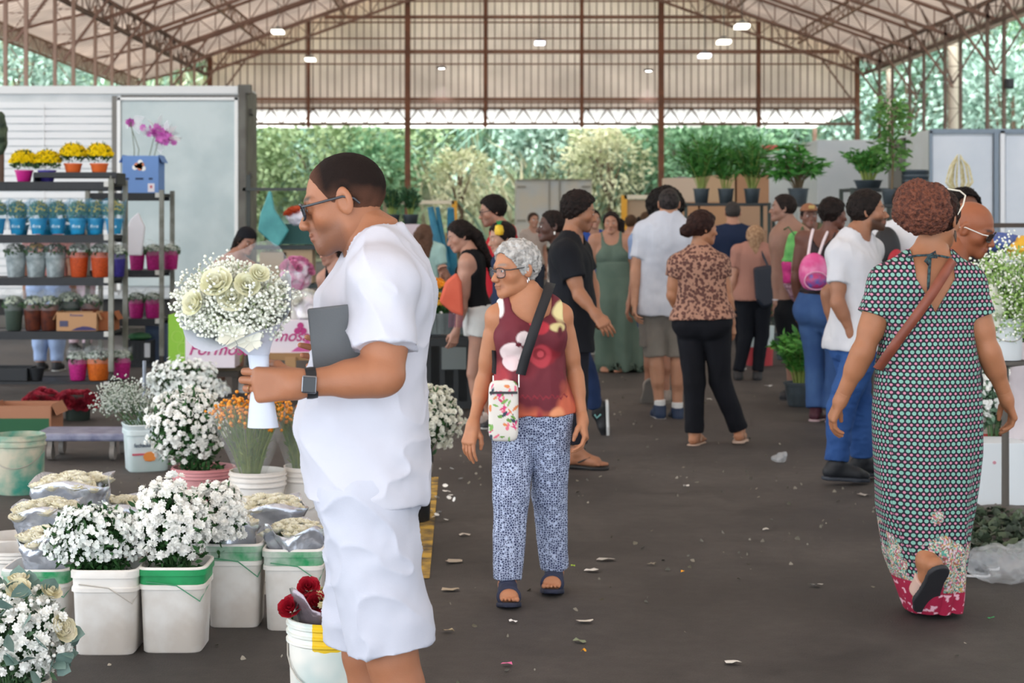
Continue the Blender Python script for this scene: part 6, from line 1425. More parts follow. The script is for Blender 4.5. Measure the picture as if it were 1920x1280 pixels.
    garment(B, 'hair_bun', bun, hb, c-.16, c+.16, res=.0032, rel=0, disp=lambda V, N: .012*(.6-np.abs(vnoise(V, 55, 3)))+.008*(.6-np.abs(vnoise(V, 110, 5)))+.01*vnoise(V, 22))
    # hair band glasses: white sunglasses pushed up
    mb = MB(); hl = lambda x, y_, z_: B.hloc(x, y_, z_)-B.org
    mb.tube([hl(-.088, -.01, .02), hl(-.092, .03, .06), hl(-.082, .07, .1), hl(-.05, .09, .12), hl(0, .09, .128), hl(.05, .08, .12)], .0035, 8); mb.build('sunglasses_frame', mat('#e9e6d8', .35), B.o, smooth=True)
    mb = MB(); c2 = hl(-.082, -.012, -.042); mb.tube([c2, c2+np.array([0, 0, -.02]), c2+np.array([.003, 0, -.045])], [.003, .006, .002], 8); mb.build('earring', mat('#4a3a30', .4, metal=.6), B.o, smooth=True)
    shoes(B, mat('#c9a79a', .7), sandal=('#2c2c30', 'slide', 1))
    return B
man_front(); old_woman(); dotted_woman()
# ------------------------------------------------------------------ the crowd
def yf(py): return YF(py)
def leopard():
    m = mat('#b98a72', .8, key='leopard'); nt = m.node_tree; b = nt.nodes['Principled BSDF']; tc = node(nt, 'ShaderNodeTexCoord')
    v = node(nt, 'ShaderNodeTexVoronoi'); v.inputs['Scale'].default_value = 44; nz = node(nt, 'ShaderNodeTexNoise'); nz.inputs['Scale'].default_value = 60
    mx = node(nt, 'ShaderNodeMix', data_type='VECTOR'); mx.inputs[0].default_value = .02; nt.links.new(tc.outputs['Object'], mx.inputs[4]); nt.links.new(nz.outputs['Color'], mx.inputs[5]); nt.links.new(mx.outputs[1], v.inputs['Vector'])
    r = node(nt, 'ShaderNodeValToRGB'); e = r.color_ramp.elements; e[0].position = .46; e[0].color = (*srgb('#42241f'), 1); e[1].position = .56; e[1].color = (*srgb('#a87d68'), 1); x = e.new(.14); x.color = (*srgb('#6a4036'), 1)
    nt.links.new(v.outputs['Distance'], r.inputs['Fac']); nt.links.new(r.outputs[0], b.inputs['Base Color']); return m
def hair_long(B, m, L=.3, w=.06, back=-.075, side=0., name='hair', **k):
    e = [((s_*.05+side, back+.02, .0), (s_*.05+side, back+.0, -L*.6), w, w*.9) for s_ in (-1, 1)]+[((side, back, -L*.3), (side, back-.02, -L), w*1.1, w*.5)]
    return hair(B, m, extra=e, off=.016, namp=.005, nsc=45, name=name, **k)
DK = lambda: hairm('#15100e', '#231916')
# man in black
def man_black():
    Y = yf(878)
    B = person('man in a black shirt and dark cropped trousers walking right in flip-flops', 1062, Y, 1.73, 105, '#9c6a4e', hface=92, hpitch=14, wd=1.08, belly=.3, J={'head': (1086, 397), 'neck': (1072, 452), 'shL': (1084, 472, .17), 'shR': (1060, 474, -.18), 'elR': (1086, 552, -.24), 'wrR': (1116, 588, -.3), 'elL': (1110, 532, .2), 'wrL': (1118, 585, .1),
        'hip': (1066, 612), 'kneR': (1078, 735, -.02), 'ankR': (1082, 848, 0), 'toeR': (1125, 868, -.05), 'kneL': (1030, 738, .1), 'ankL': (990, 842, .15), 'toeL': (1020, 866, .12)}, foot='bare', res=.008, hres=.004, beard=('#2a1d18', .4))
    top(B, cloth('#15161a', '#1c1e24'), hem=-.28, sleeve=.62, off=.02, flare=.03, soff=.022)
    pants(B, cloth('#23232a'), hem=.93, ko=.02, ho=.025)
    hair(B, DK(), off=.022, namp=.006, nsc=60, low=-.04); shoes(B, None, sandal=('#1d1c1c', 'flip'))
man_black()
def profile_woman():
    B = person('dark-skinned woman with a small bun in jeans, in profile behind the man in black', 1058, 12.3, 1.61, -90, '#50342a', sex='f', hface=-82, hpitch=2, J={'head': (1034, 425), 'neck': (1052, 465), 'ankL': (1118, 770, -.05), 'toeL': (1122, 808, -.05), 'kneL': (1098, 690, -.05)}, wd=1.05)
    top(B, cloth('#c5b7a8', '#4f4a46', 30.), hem=-.15, sleeve=.5); pants(B, cloth('#1c2a48', '#24365a'), hem=.97, ho=.02)
    hair(B, DK(), off=.01, extra=[((0, -.1, .07), (0, -.12, .09), .035, .03)], namp=.003); shoes(B, mat('#17181b', .6), sole='#d8dad8')
    mb = MB(); c = B.j['ankL']-B.org; mb.tube([c+V3(-.015, -.052, -.02), c+V3(.0, -.056, -.045), c+V3(.03, -.05, -.02)], .006, 6); mb.build('shoe_tick', mat('#7fb8b4', .5), B.o, smooth=True)
    mb = MB(); c = B.hloc(.082, -.008, -.036)-B.org; mb.tube([c, c+np.array([0, 0, -.02])], .006, 8); mb.build('earring', mat('#dcd6cc', .3, metal=.5), B.o, smooth=True)
profile_woman()
def green_dress():
    Y = yf(697)
    B = person('woman in a long sleeveless green dress with long dark hair', 1146, Y, 1.65, -4, '#a87a62', sex='f', hface=-8, wd=1.12, bust=.45, at=1.15, J={'head': (1146, 419), 'hip': (1150, 545)}, foot='bare', spread=-.02, res=.009, hres=.0045, lips='#8a4a44')
    m = cloth('#54665a', '#5f7064')
    top(B, m, hem=.1, tank=(.115, .8), neck=.078, nf=.04, neckd=.06, off=.012, name='bodice', drape=.3)
    def dz(V, N): L = V-B.org; return np.clip((.95-L[:, 2])/.7, 0, 1)*.03*np.sin(L[:, 0]*30+L[:, 1]*14+2*vnoise(L, 3))
    skirt(B, m, [(1149, 490, 0, .17, .13), (1149, 520, 0, .175, .14), (1151, 560, 0, .215, .18), (1156, 620, .05, .225, .22), (1166, 692, .12, .26, .26)], name='long_skirt', disp=dz)
    hair_long(B, DK(), L=.42, w=.06, side=.03, low=-.05); shoes(B, None, sandal=('#3a2d28', 'flip'))
green_dress()
def man_white_shorts():
    Y = yf(783)
    B = person('tall man seen from behind in a white T-shirt and grey cargo shorts', 1248, Y, 1.80, 182, '#b48468', hface=178, wd=1.05, J={'head': (1254, 383), 'neck': (1250, 412), 'elL': (1192, 508, -.03), 'wrL': (1190, 566, -.08), 'shL': (1208, 436), 'shR': (1292, 438), 'hip': (1243, 578), 'ankL': (1237, 765), 'ankR': (1270, 770), 'kneL': (1229, 668), 'kneR': (1271, 668)}, res=.008)
    top(B, cloth('#c9cdd6', '#bcc0ca'), hem=-.08, sleeve=.66, off=.022, flare=.03, disp=folds(.01, (9, 9, 3)))
    o = pants(B, cloth('#8d877e', '#7d776f'), hem=.5, rad=.084, off=.008)
    mb = MB(); mb.box(B.j['kneL']-B.org+np.array([-.1, -.02, .16]), (.03, .12, .17), rz=.2); mb.build('cargo_pocket', cloth('#77716a'), o, bevel=.01)
    hair(B, hairm('#1d1a1a', '#3a3432'), off=.006, namp=.001, low=-.07); shoes(B, mat('#1d2f4a', .7), sole='#d9dcdc')
    for sd in 'LR': garment(B, 'sock', lambda p: np.maximum(cone(p, B.j['ank'+sd], B.j['ank'+sd]+B.up*.1, .043, .045), plane(p, B.j['ank'+sd]+B.up*.07, B.up)), cloth('#d9d9d6'), B.j['ank'+sd]-.15, B.j['ank'+sd]+.2)
man_white_shorts()
def afro():
    B = person('person with a round black afro walking ahead of the tall man in grey shorts', 1228, 14.5, 1.68, 180, '#a07058', sex='f', J={'head': (1247, 388), 'neck': (1245, 418), 'elL': (1192, 520), 'wrL': (1180, 568), 'ankL': (1216, 722, .0), 'toeL': (1212, 752, .02), 'kneL': (1220, 650, 0)})
    top(B, cloth('#7e93b8', '#9fb0cc'), hem=-.1, sleeve=.5); pants(B, cloth('#40506a'), hem=.3, rad=.09, name='shorts')
    m = hairm('#0e0b0a', '#1a1412'); c = B.hloc(0, -.03, .03)
    garment(B, 'hair', lambda p: ell(p, c, (.165, .15, .15)), m, c-.22, c+.22, res=.006, rel=0, disp=lambda V, N: .014*fbm(V, 30, 3)); shoes(B, mat('#8a8078', .7), sole='#6a6660')
    c = P(1204, 603, 14.35); mb = MB(); mb.box((0, 0, 0), (.022, .08, .17), rz=.2); o = mb.build('phone_wallet', mat('#b8232c', .5), None, loc=c, bevel=.006); tag(o, 'red phone wallet held beside the tall man in the white T-shirt', 'wallet')
    mb = MB(); mb.box((-.015, -.01, .01), (.015, .07, .13), rz=.2); mb.build('phone', mat('#c9d2e4', .3), o, bevel=.006)
afro()
def leopard_woman():
    Y = yf(833)
    B = person('woman in a leopard-print blouse and black trousers seen from behind', 1320, Y, 1.60, 158, '#a87455', sex='f', hface=112, hpitch=6, wd=1.2, dp=1.15, bust=.3, butt=.45, at=1.2, lt=1.1, J={'head': (1318, 428), 'neck': (1312, 472), 'shL': (1272, 496), 'shR': (1346, 494), 'elL': (1262, 552, .02), 'wrL': (1278, 590, .14), 'elR': (1362, 560, -.03), 'wrR': (1371, 602, -.02),
        'hip': (1318, 600), 'kneL': (1302, 712), 'ankL': (1302, 812, 0), 'kneR': (1350, 712, 0), 'ankR': (1386, 806, .05)}, foot='bare', res=.0075, hres=.004)
    top(B, leopard(), hem=.02, sleeve=.4, off=.014, flare=.035, soff=.018, sflare=.012, name='blouse', drape=.8)
    pants(B, cloth('#121318', '#191a20'), hem=.99, waist=.12, ko=.02, ho=.03)
    hair(B, hairm('#20100e', '#35201a'), off=.018, low=-.06, extra=[((0, -.11, -.02), (0, -.13, -.03), .052, .05)], namp=.004, nsc=50); shoes(B, None, sandal=('#b49a88', 'flip'))
leopard_woman()
def simple(label, px, Y, h, face, skin, topc, botc, hairc='#15100e', sex='m', hem=.97, hk=None, sk=None, tk=None, bald=False, long_=0, **k):
    B = person(label, px, Y, h, face, skin, sex=sex, res=k.pop('res', .011), hres=k.pop('hres', .0055), **k)
    top(B, cloth(topc), **dict(dict(hem=-.1, sleeve=.55), **(tk or {})))
    pants(B, cloth(botc), hem=hem, ho=.022, ko=.016, rad=.095 if hem <= .5 else None)
    if long_: hair_long(B, hairm(hairc), L=long_)
    elif not bald: hair(B, hairm(hairc), **dict(dict(off=.014, namp=.003), **(hk or {})))
    shoes(B, mat(sk or '#2a2a2c', .7), sole='#bdbdb8')
    return B
simple('man in a navy T-shirt seen from behind, left of the blonde woman', 1374, 17.8, 1.73, 176, '#b08068', '#1d2840', '#22242c', '#3a3634', hk=dict(off=.006, low=-.07), wd=1.12)
def blonde():
    Y = yf(712)
    B = simple('woman with fair hair in a dusty pink T-shirt with a dark bag on her back', 1414, Y, 1.53, 175, '#b88a74', '#a5786a', '#15181f', sex='f', wd=1.15, spread=-.01, J={'ankL': (1384, 700), 'ankR': (1420, 700), 'head': (1416, 446)}, hk=None, tk=dict(sleeve=.6, flare=.03))
    hair(B, hairm('#b08f70', '#8a6a50'), off=.02, extra=[((0, -.08, .0), (0.0, -.09, -.24), .055, .02), ((.05, -.07, 0), (.03, -.09, -.2), .03, .015)], name='fair_hair')
    c = P(1432, 535, Y-.2); pts = [(-.09, .17), (.08, .2), (.13, .1), (.1, -.18), (.0, -.22), (-.07, -.14)]
    mb = MB(); mb.prism([c+np.array([x, 0, z]) for x, z in pts], (0, .1, 0)); o = mb.build('shoulder_bag', mat('#1a2230', .5), None, bevel=.025, org=c); tag(o, 'dark shoulder bag on the back of the fair-haired woman', 'bag')
    mb = MB(); mb.tube([np.array([.05, .05, .18]), np.array([-.02, .12, .36]), np.array([-.12, .2, .42])], .012, 6); mb.build('strap', mat('#1a2230', .5), o, smooth=True)
blonde()
def shirtless():
    Y = yf(747)
    B = person('shirtless man in black shorts wearing a green and pink drawstring bag', 1478, Y, 1.77, -148, '#96705f', hface=-100, J={'head': (1468, 391), 'neck': (1478, 422), 'shL': (1462, 440), 'shR': (1504, 440), 'elL': (1456, 515, -.03), 'wrL': (1456, 566, -.06), 'hip': (1488, 578), 'kneL': (1484, 650), 'ankL': (1484, 725), 'toeL': (1474, 742, -.1)}, res=.009)
    pants(B, cloth('#15171b'), hem=.46, rad=.1, name='shorts'); hair(B, hairm('#1a1412', '#2a211d'), off=.012); shoes(B, mat('#22242a', .7), sole='#3a3a3c')
    mb = MB(); W = B.j['wrL']-B.org; mb.lathe([(.034, -.006), (.036, 0), (.034, .006)], 16, W+np.array([0, 0, .02]), capb=False); mb.build('bracelet', mat('#c9c6cc', .4), B.o, smooth=True)
    c = P(1494, 500, Y-.24); o = empty('drawstring_bag', c, 'green and pink drawstring bag on the shirtless man\'s back', 'bag')
    def fb(lo, hi, r0, r1): return lambda p: np.maximum(ell(p-(c).astype(np.float32), (0, .03, 0), (.12, .055, .30)), np.maximum(lo-(p[:, 2]-c[2]), (p[:, 2]-c[2])-hi))
    for nm, lo, hi, m in (('green_panel', .04, .3, mat('#69b85f', .6, col2='#4f9a4c', ns=14.)), ('pink_panel', -.14, .04, mat('#cf2f86', .6, col2='#a8246a', ns=14.)), ('patterned_base', -.3, -.14, mat('#6d3a52', .6, col2='#a88a94', ns=50.))):
        V, Q = nets(fb(lo, hi, 0, 0), c-.36, c+.36, .01); V += vnormals(V, Q)*(.012*fbm(V, 12, 2))[:, None]; quads(nm, V-c, Q, m, o, smooth=True)
    mb = MB(); mb.lathe([(.001, 0), (.03, 0), (.03, .004), (.001, .004)], 20, (0, -.032, .1), R=Matrix.Rotation(math.pi/2, 3, 'X')); mb.build('round_emblem', mat('#e4dfe4', .5), o); mb = MB(); mb.box((0, -.03, 0), (.1, .006, .1)); mb.build('striped_patch', mat('#9ad0a0', .6, col2='#4a9a5a', ns=30.), o)
    mb = MB(); [mb.tube([(s_*.02, .0, .27), (s_*.06, .06, .34), (s_*.1, .2, .3)], .006, 6) for s_ in (-1, 1)]; mb.build('cords', mat('#2c5a34', .6), o, smooth=True)
shirtless()
def cap_man():
    B = simple('man in a brown cap facing the camera behind the pink backpack', 1520, 17., 1.74, 4, '#7d574a', '#5f6148', '#2c2c30', '#1a1210', hk=dict(off=.008), J={'head': (1517, 406)})
    m = mat('#8a5a3e', .8); 
    garment(B, 'cap', lambda p: smin(np.maximum(ell(B.hq(p).astype(np.float32), (0, -.01, .04), (.092, .112, .098)), (.055-B.hq(p)[:, 2]).astype(np.float32)), ell(B.hq(p).astype(np.float32), (0, .11, .062), (.07, .07, .008)), .01)*B.hs, m, B.hc-.22, B.hc+.24, res=.006)
    mb = MB(); c = B.hloc(0, .1, .095)-B.org; mb.box(c, (.06, .01, .035)); mb.build('cap_badge', mat('#b8a060', .6), B.o, bevel=.005)
cap_man()
def pink_backpack_woman():
    Y = yf(788)
    B = person('woman in blue jeans with a shiny pink backpack and short black hair', 1545, Y, 1.72, 140, '#6a4336', sex='f', hface=108, hpitch=6, wd=1.15, butt=.3, J={'head': (1563, 402), 'neck': (1551, 448), 'ankL': (1530, 768), 'toeL': (1538, 780, .1), 'hip': (1540, 578)}, res=.009)
    top(B, cloth('#3a3234'), hem=.2, tank=(.1, .7), neck=.09, nf=-.02, neckd=.08, name='camisole'); pants(B, cloth('#3c5a8c', '#4d6ea0'), hem=.98, ko=.02, ho=.04, waist=.2)
    hair(B, DK(), off=.02, namp=.008, nsc=40); shoes(B, mat('#4a1e2c', .6), sole='#b9a0a4')
    c = P(1527, 512, Y-.2); o = empty('backpack', c, 'shiny pink backpack with a coloured front pocket worn by the woman in jeans', 'bag')
    def f(p): q = (p-c).astype(np.float32); return smax(ell(q, (0, .02, 0), (.115, .09, .155)), -(q[:, 2]+.13), .02)
    V, Q = nets(f, c-.2, c+.2, .006); quads('bag_body', V-c, Q, mat('#d8488e', .25, col2='#e070a8', ns=10., spec=.7), o, smooth=True)
    def g(p): q = (p-c).astype(np.float32); return ell(q, (0, -.04, -.055), (.085, .05, .065))
    V, Q = nets(g, c-.2, c+.2, .005); quads('front_pocket', V-c, Q, mat('#c43a78', .3, col2='#5a6ab8', ns=22.), o, smooth=True)
    mb = MB(); mb.tube([(.09*math.cos(a), -.078, -.055+.068*math.sin(a)) for a in np.linspace(0, 2*math.pi, 20)], .005, 6, caps=False); mb.build('piping', mat('#e8a8c8', .4), o, smooth=True)
    mb = MB(); [mb.tube([(s_*.04, .04, .13), (s_*.05+.03, .06, .24), (s_*.06+.08, .16, .33)], .011, 6) for s_ in (-1, 1)]; mb.build('straps', mat('#e6d8dc', .5), o, smooth=True)
pink_backpack_woman()
def jeans_man():
    Y = yf(906)
    B = person('bearded man in a white T-shirt and blue jeans in profile, facing right', 1600, Y, 1.73, 112, '#9a6a50', hface=82, hpitch=0, beard=('#1c130f', .9), wd=1.02, belly=.2, J={'head': (1628, 397), 'neck': (1606, 446), 'shR': (1576, 474, -.1), 'shL': (1634, 470, .16), 'elR': (1570, 566, -.16), 'wrR': (1596, 622, -.16), 'hip': (1604, 636),
        'kneR': (1578, 760, -.04), 'ankR': (1568, 870, -.06), 'toeR': (1606, 890, -.04), 'kneL': (1612, 755, .14), 'ankL': (1614, 862, .16), 'toeL': (1655, 880, .18)}, res=.007, hres=.0035)
    top(B, cloth('#d2d2d6', '#c6c6cc'), hem=-.1, sleeve=.62, off=.02, flare=.035, disp=folds(.009, (8, 8, 4)))
    pants(B, cloth('#2a4a80', '#3a5e98'), hem=.97, ko=.022, ho=.03, disp=folds(.009, (9, 9, 14), 3))
    hair(B, hairm('#16110f', '#221a17'), off=.018, low=-.05, namp=.004, nsc=60); shoes(B, mat('#16191f', .6), sole='#2c323c')
jeans_man()
def white_back():
    B = simple('person in a white shirt with a black and red backpack behind the bearded man', 1696, 12.2, 1.76, 178, '#96684e', '#d5d5d8', '#2b3550', wd=1.1)
    c = P(1662, 470, 12.0); o = empty('backpack', c, 'black backpack with a red panel behind the bearded man', 'bag')
    for nm, (cx, cz, rx, rz_, yy), m in (('bag_body', (0, 0, .1, .17, .09), mat('#17171a', .6)), ('red_panel', (.03, -.05, .075, .11, .1), mat('#b01c2c', .6))):
        def f(p): return ell((p-c).astype(np.float32), (cx, 0, cz), (rx, yy, rz_))
        V, Q = nets(f, c-.25, c+.25, .008); quads(nm, V-c, Q, m, o, smooth=True)
white_back()
def bald_woman():
    B = person('person with a shaved head and white-armed sunglasses looking down to the right', 1790, 7.5, 1.58, 60, '#96583a', sex='f', hface=62, hpitch=26, hroll=8, wd=.9, J={'head': (1822, 428), 'neck': (1785, 482), 'shL': (1800, 520, .16), 'shR': (1768, 520, -.1), 'elL': (1800, 600, .15), 'wrL': (1800, 670, .1), 'elR': (1770, 620, 0), 'wrR': (1775, 680, 0)}, res=.008, hres=.003, hsc=1.05)
    top(B, cloth('#30343c'), hem=-.1, sleeve=.5); pants(B, cloth('#1d1e22'), hem=.97); shoes(B, mat('#16171a', .6), sole='#cfcfd0')
    glasses(B, '#2a211c', ('#1c1512', .85), w=.026, hgt=.02, r=.002, tcol='#e6e4dc')
bald_woman()
simple('dark-haired person standing behind the person with the shaved head', 1808, 9.9, 1.70, 20, '#6a4636', '#26282e', '#1c1d20', wd=1., hface=10, hk=dict(off=.02, namp=.006), res=.009)
def edge_person():
    B = person('person in a navy top and long pale skirt at the right edge', 1962, 9.5, 1.5, 178, '#8a604a', sex='f', wd=1.15, res=.01)
    top(B, cloth('#20222c'), hem=-.02, sleeve=.5); skirt(B, cloth('#cdc4c6', '#bdb4b8'), [(1962, 640, 0, .17, .14), (1962, 690, 0, .21, .17), (1960, 780, 0, .24, .18), (1960, 862, 0, .22, .17)], name='pale_skirt', disp=folds(.01, (9, 9, 2)))
    hair(B, DK()); shoes(B, mat('#2a2a2e', .7), sole='#8a8a88')
edge_person()
def tank_girl():
    B = person('young woman in a black tank top and white shorts looking down to the left', 885, 13., 1.57, -72, '#b08470', sex='f', hface=-78, hpitch=22, wd=.98, bust=.2, butt=.2, at=.95, J={'head': (862, 443), 'neck': (880, 474), 'shL': (874, 493, -.1), 'shR': (898, 490, .12), 'elL': (868, 575, -.14), 'wrL': (855, 622, -.12), 'elR': (850, 540, .16), 'wrR': (838, 520, .1), 'hip': (897, 592), 'kneL': (888, 700, -.03), 'ankL': (898, 785, -.0), 'kneR': (905, 700, .1), 'ankR': (918, 780, .12)}, res=.008, hres=.0038)
    top(B, cloth('#101114'), hem=.1, tank=(.11, .75), neck=.075, nf=.02, neckd=.03, name='tank_top', off=.01, drape=.3)
    pants(B, cloth('#d4d4cf', '#c6c8c6'), hem=.16, waist=.16, rad=.105, name='shorts', off=.012)
    hair(B, DK(), off=.016, extra=[((0, -.09, .03), (0, -.13, -.05), .045, .05), ((0, -.13, -.05), (0, -.15, -.28), .05, .035), ((0, -.15, -.28), (0, -.12, -.42), .035, .012)], namp=.004); shoes(B, mat('#c9b9b0', .7), sole='#a89a90')
    c = P(843, 553, 12.75); pts = [(-.075, -.05), (-.03, .1), (.05, .17), (.085, .1), (.1, -.16), (.02, -.13)]
    mb = MB(); mb.prism([np.array([x*1.05, -.04, z]) for x, z in pts], (0, .08, 0)); o = mb.build('fringed_bag', cloth('#e07058', '#d0604a'), None, loc=c, bevel=.02); tag(o, 'coral cloth bag with a purple fringe held by the woman in white shorts', 'bag')
    mb = MB(); [mb.tube([(.0+.012*k, -.02, -.12), (.0+.012*k+rnd(-.004, .004), -.02, -.24)], .0025, 4) for k in range(9)]; mb.build('fringe', mat('#8a4a66', .8), o)
tank_girl()
def glasses_man():
    B = simple('tall man with black hair and glasses in a red shirt behind the elderly woman', 940, 13.8, 1.77, -80, '#a87c66', '#b3202c', '#30343e', hface=-82, hpitch=14, beard=('#3a2a24', .5), J={'head': (923, 396), 'neck': (940, 432)}, hk=dict(off=.02, namp=.003), hres=.004)
    glasses(B, '#1b1b1e', None, r=.0028)
glasses_man()
def child():
    B = simple('child with a pineapple-decorated hairband near the elderly woman', 948, 12.6, 1.5, -70, '#b48a74', '#23304a', '#30343e', hairc='#1c1412', sex='f', hface=-72, hpitch=14, J={'head': (940, 446), 'neck': (955, 476)}, hk=dict(off=.018), hres=.004)
    o = MB(); c = B.hloc(.085, .03, .075)-B.org; o.lathe([(.004, -.045), (.03, -.035), (.036, -.005), (.028, .03), (.006, .04)], 16, c); pn = o.build('pineapple_ornament', mat('#e8c41c', .5, col2='#d8a812', ns=40.), B.o, smooth=True)
    o = MB(); [o.tube([c+np.array([0, 0, .03]), c+np.array([math.cos(a)*.022, math.sin(a)*.022, .07])], [.01, .002], 5) for a in np.linspace(0, 6, 6)]; o.build('pineapple_leaves', mat('#1f8a4a', .5), pn, smooth=True)
child()
simple('girl with long brown hair in a pale teal top behind the man in white', 800, 17.5, 1.53, 172, '#b48a74', '#9fc0ba', '#5a6a78', hairc='#5a4234', sex='f', long_=.36, J={'head': (795, 442)}, wd=.95)
def cap_woman():
    B = person('woman in a black beanie and green plaid skirt at the stall', 432, 15.4, 1.52, 30, '#9c705c', sex='f', hface=42, hpitch=24, J={'head': (462, 452), 'neck': (440, 482), 'shL': (470, 500, .1), 'shR': (412, 496), 'hip': (418, 592), 'elR': (404, 560), 'wrR': (430, 600), 'elL': (490, 560), 'wrL': (520, 590, -.1)}, foot='shoe', res=.01)
    top(B, cloth('#a07a6c'), hem=.1, tank=(.12, .6), neck=.1, neckd=.05, name='strappy_top'); m = mat('#8fae5c', .8, col2='#d0d8a0', ns=26., key='plaid')
    skirt(B, m, [(418, 585, 0, .15, .12), (418, 615, 0, .18, .15), (412, 680, 0, .2, .17)], name='plaid_skirt', disp=folds(.012, (12, 12, 2)))
    hair_long(B, DK(), L=.2, w=.05); garment(B, 'beanie', lambda p: np.maximum(ell(B.hq(p).astype(np.float32), (0, -.015, .035), (.094, .118, .108)), (.04-B.hq(p)[:, 2]+.3*B.hq(p)[:, 1]).astype(np.float32))*B.hs, cloth('#14151a'), B.hc-.2, B.hc+.2, res=.006); shoes(B, mat('#e0e0e0', .6))
cap_woman()
def black_tank():
    B = person('woman with long black hair and glasses in a black tank top, beside the man\'s chest', 640, 13.5, 1.52, -25, '#b08472', sex='f', hface=-40, hpitch=14, J={'head': (618, 470), 'neck': (632, 502), 'shR': (606, 522), 'shL': (664, 520), 'hip': (640, 640)}, res=.009, hres=.0045)
    top(B, cloth('#12131a'), hem=-.1, tank=(.1, .72), neck=.08, nf=.03, neckd=.05, name='tank_top'); pants(B, cloth('#2a3040'), hem=.97); hair_long(B, DK(), L=.32); glasses(B, '#241c1c', None, r=.0025); shoes(B, mat('#222226', .6))
black_tank()
simple('person in pale blue jeans and a pink top seen through the plant trolley', 92, 17.6, 1.62, 178, '#a87c66', '#c98a84', '#a3b8dc', sex='f', wd=1.35, lt=1.7, hairc='#2a1c18')
simple('person in a white top far behind the plant trolley', 152, 20.2, 1.60, 170, '#a87c66', '#c8b4b8', '#b9a4ac', sex='f', wd=1.2, hairc='#2a1c18', long_=.2)
for px_, Y_, h_, fc, tc_, hc_, lb in ((1183, 25, 1.62, 150, '#b08a78', '#4a3626', 'distant woman with brown hair in the middle, left one of the pair'), (1200, 27, 1.6, 200, '#2a2c34', '#1a1414', 'distant dark-haired person, right one of the pair'), (1112, 20, 1.66, 20, '#33509a', '#1a1414', 'person in a blue shirt between the man in black and the green dress'), (1000, 26, 1.66, 20, '#a89a90', '#3a2c24', 'distant person between the child and the dark-skinned woman'), (1212, 24, 1.66, 160, '#d0ccc8', '#4a3626', 'distant person in a white top left of the afro'), (1440, 26, 1.68, 10, '#b0a49c', '#2a1c18', 'distant person behind the fair-haired woman'), (1690, 15, 1.6, 200, '#1d1e24', '#120e0c', 'dark-clothed person behind the curly bun')):
    simple(lb, px_, Y_, h_, fc, '#a87c66', tc_, '#30343e', hairc=hc_, sex='f', res=.016, hres=.009)
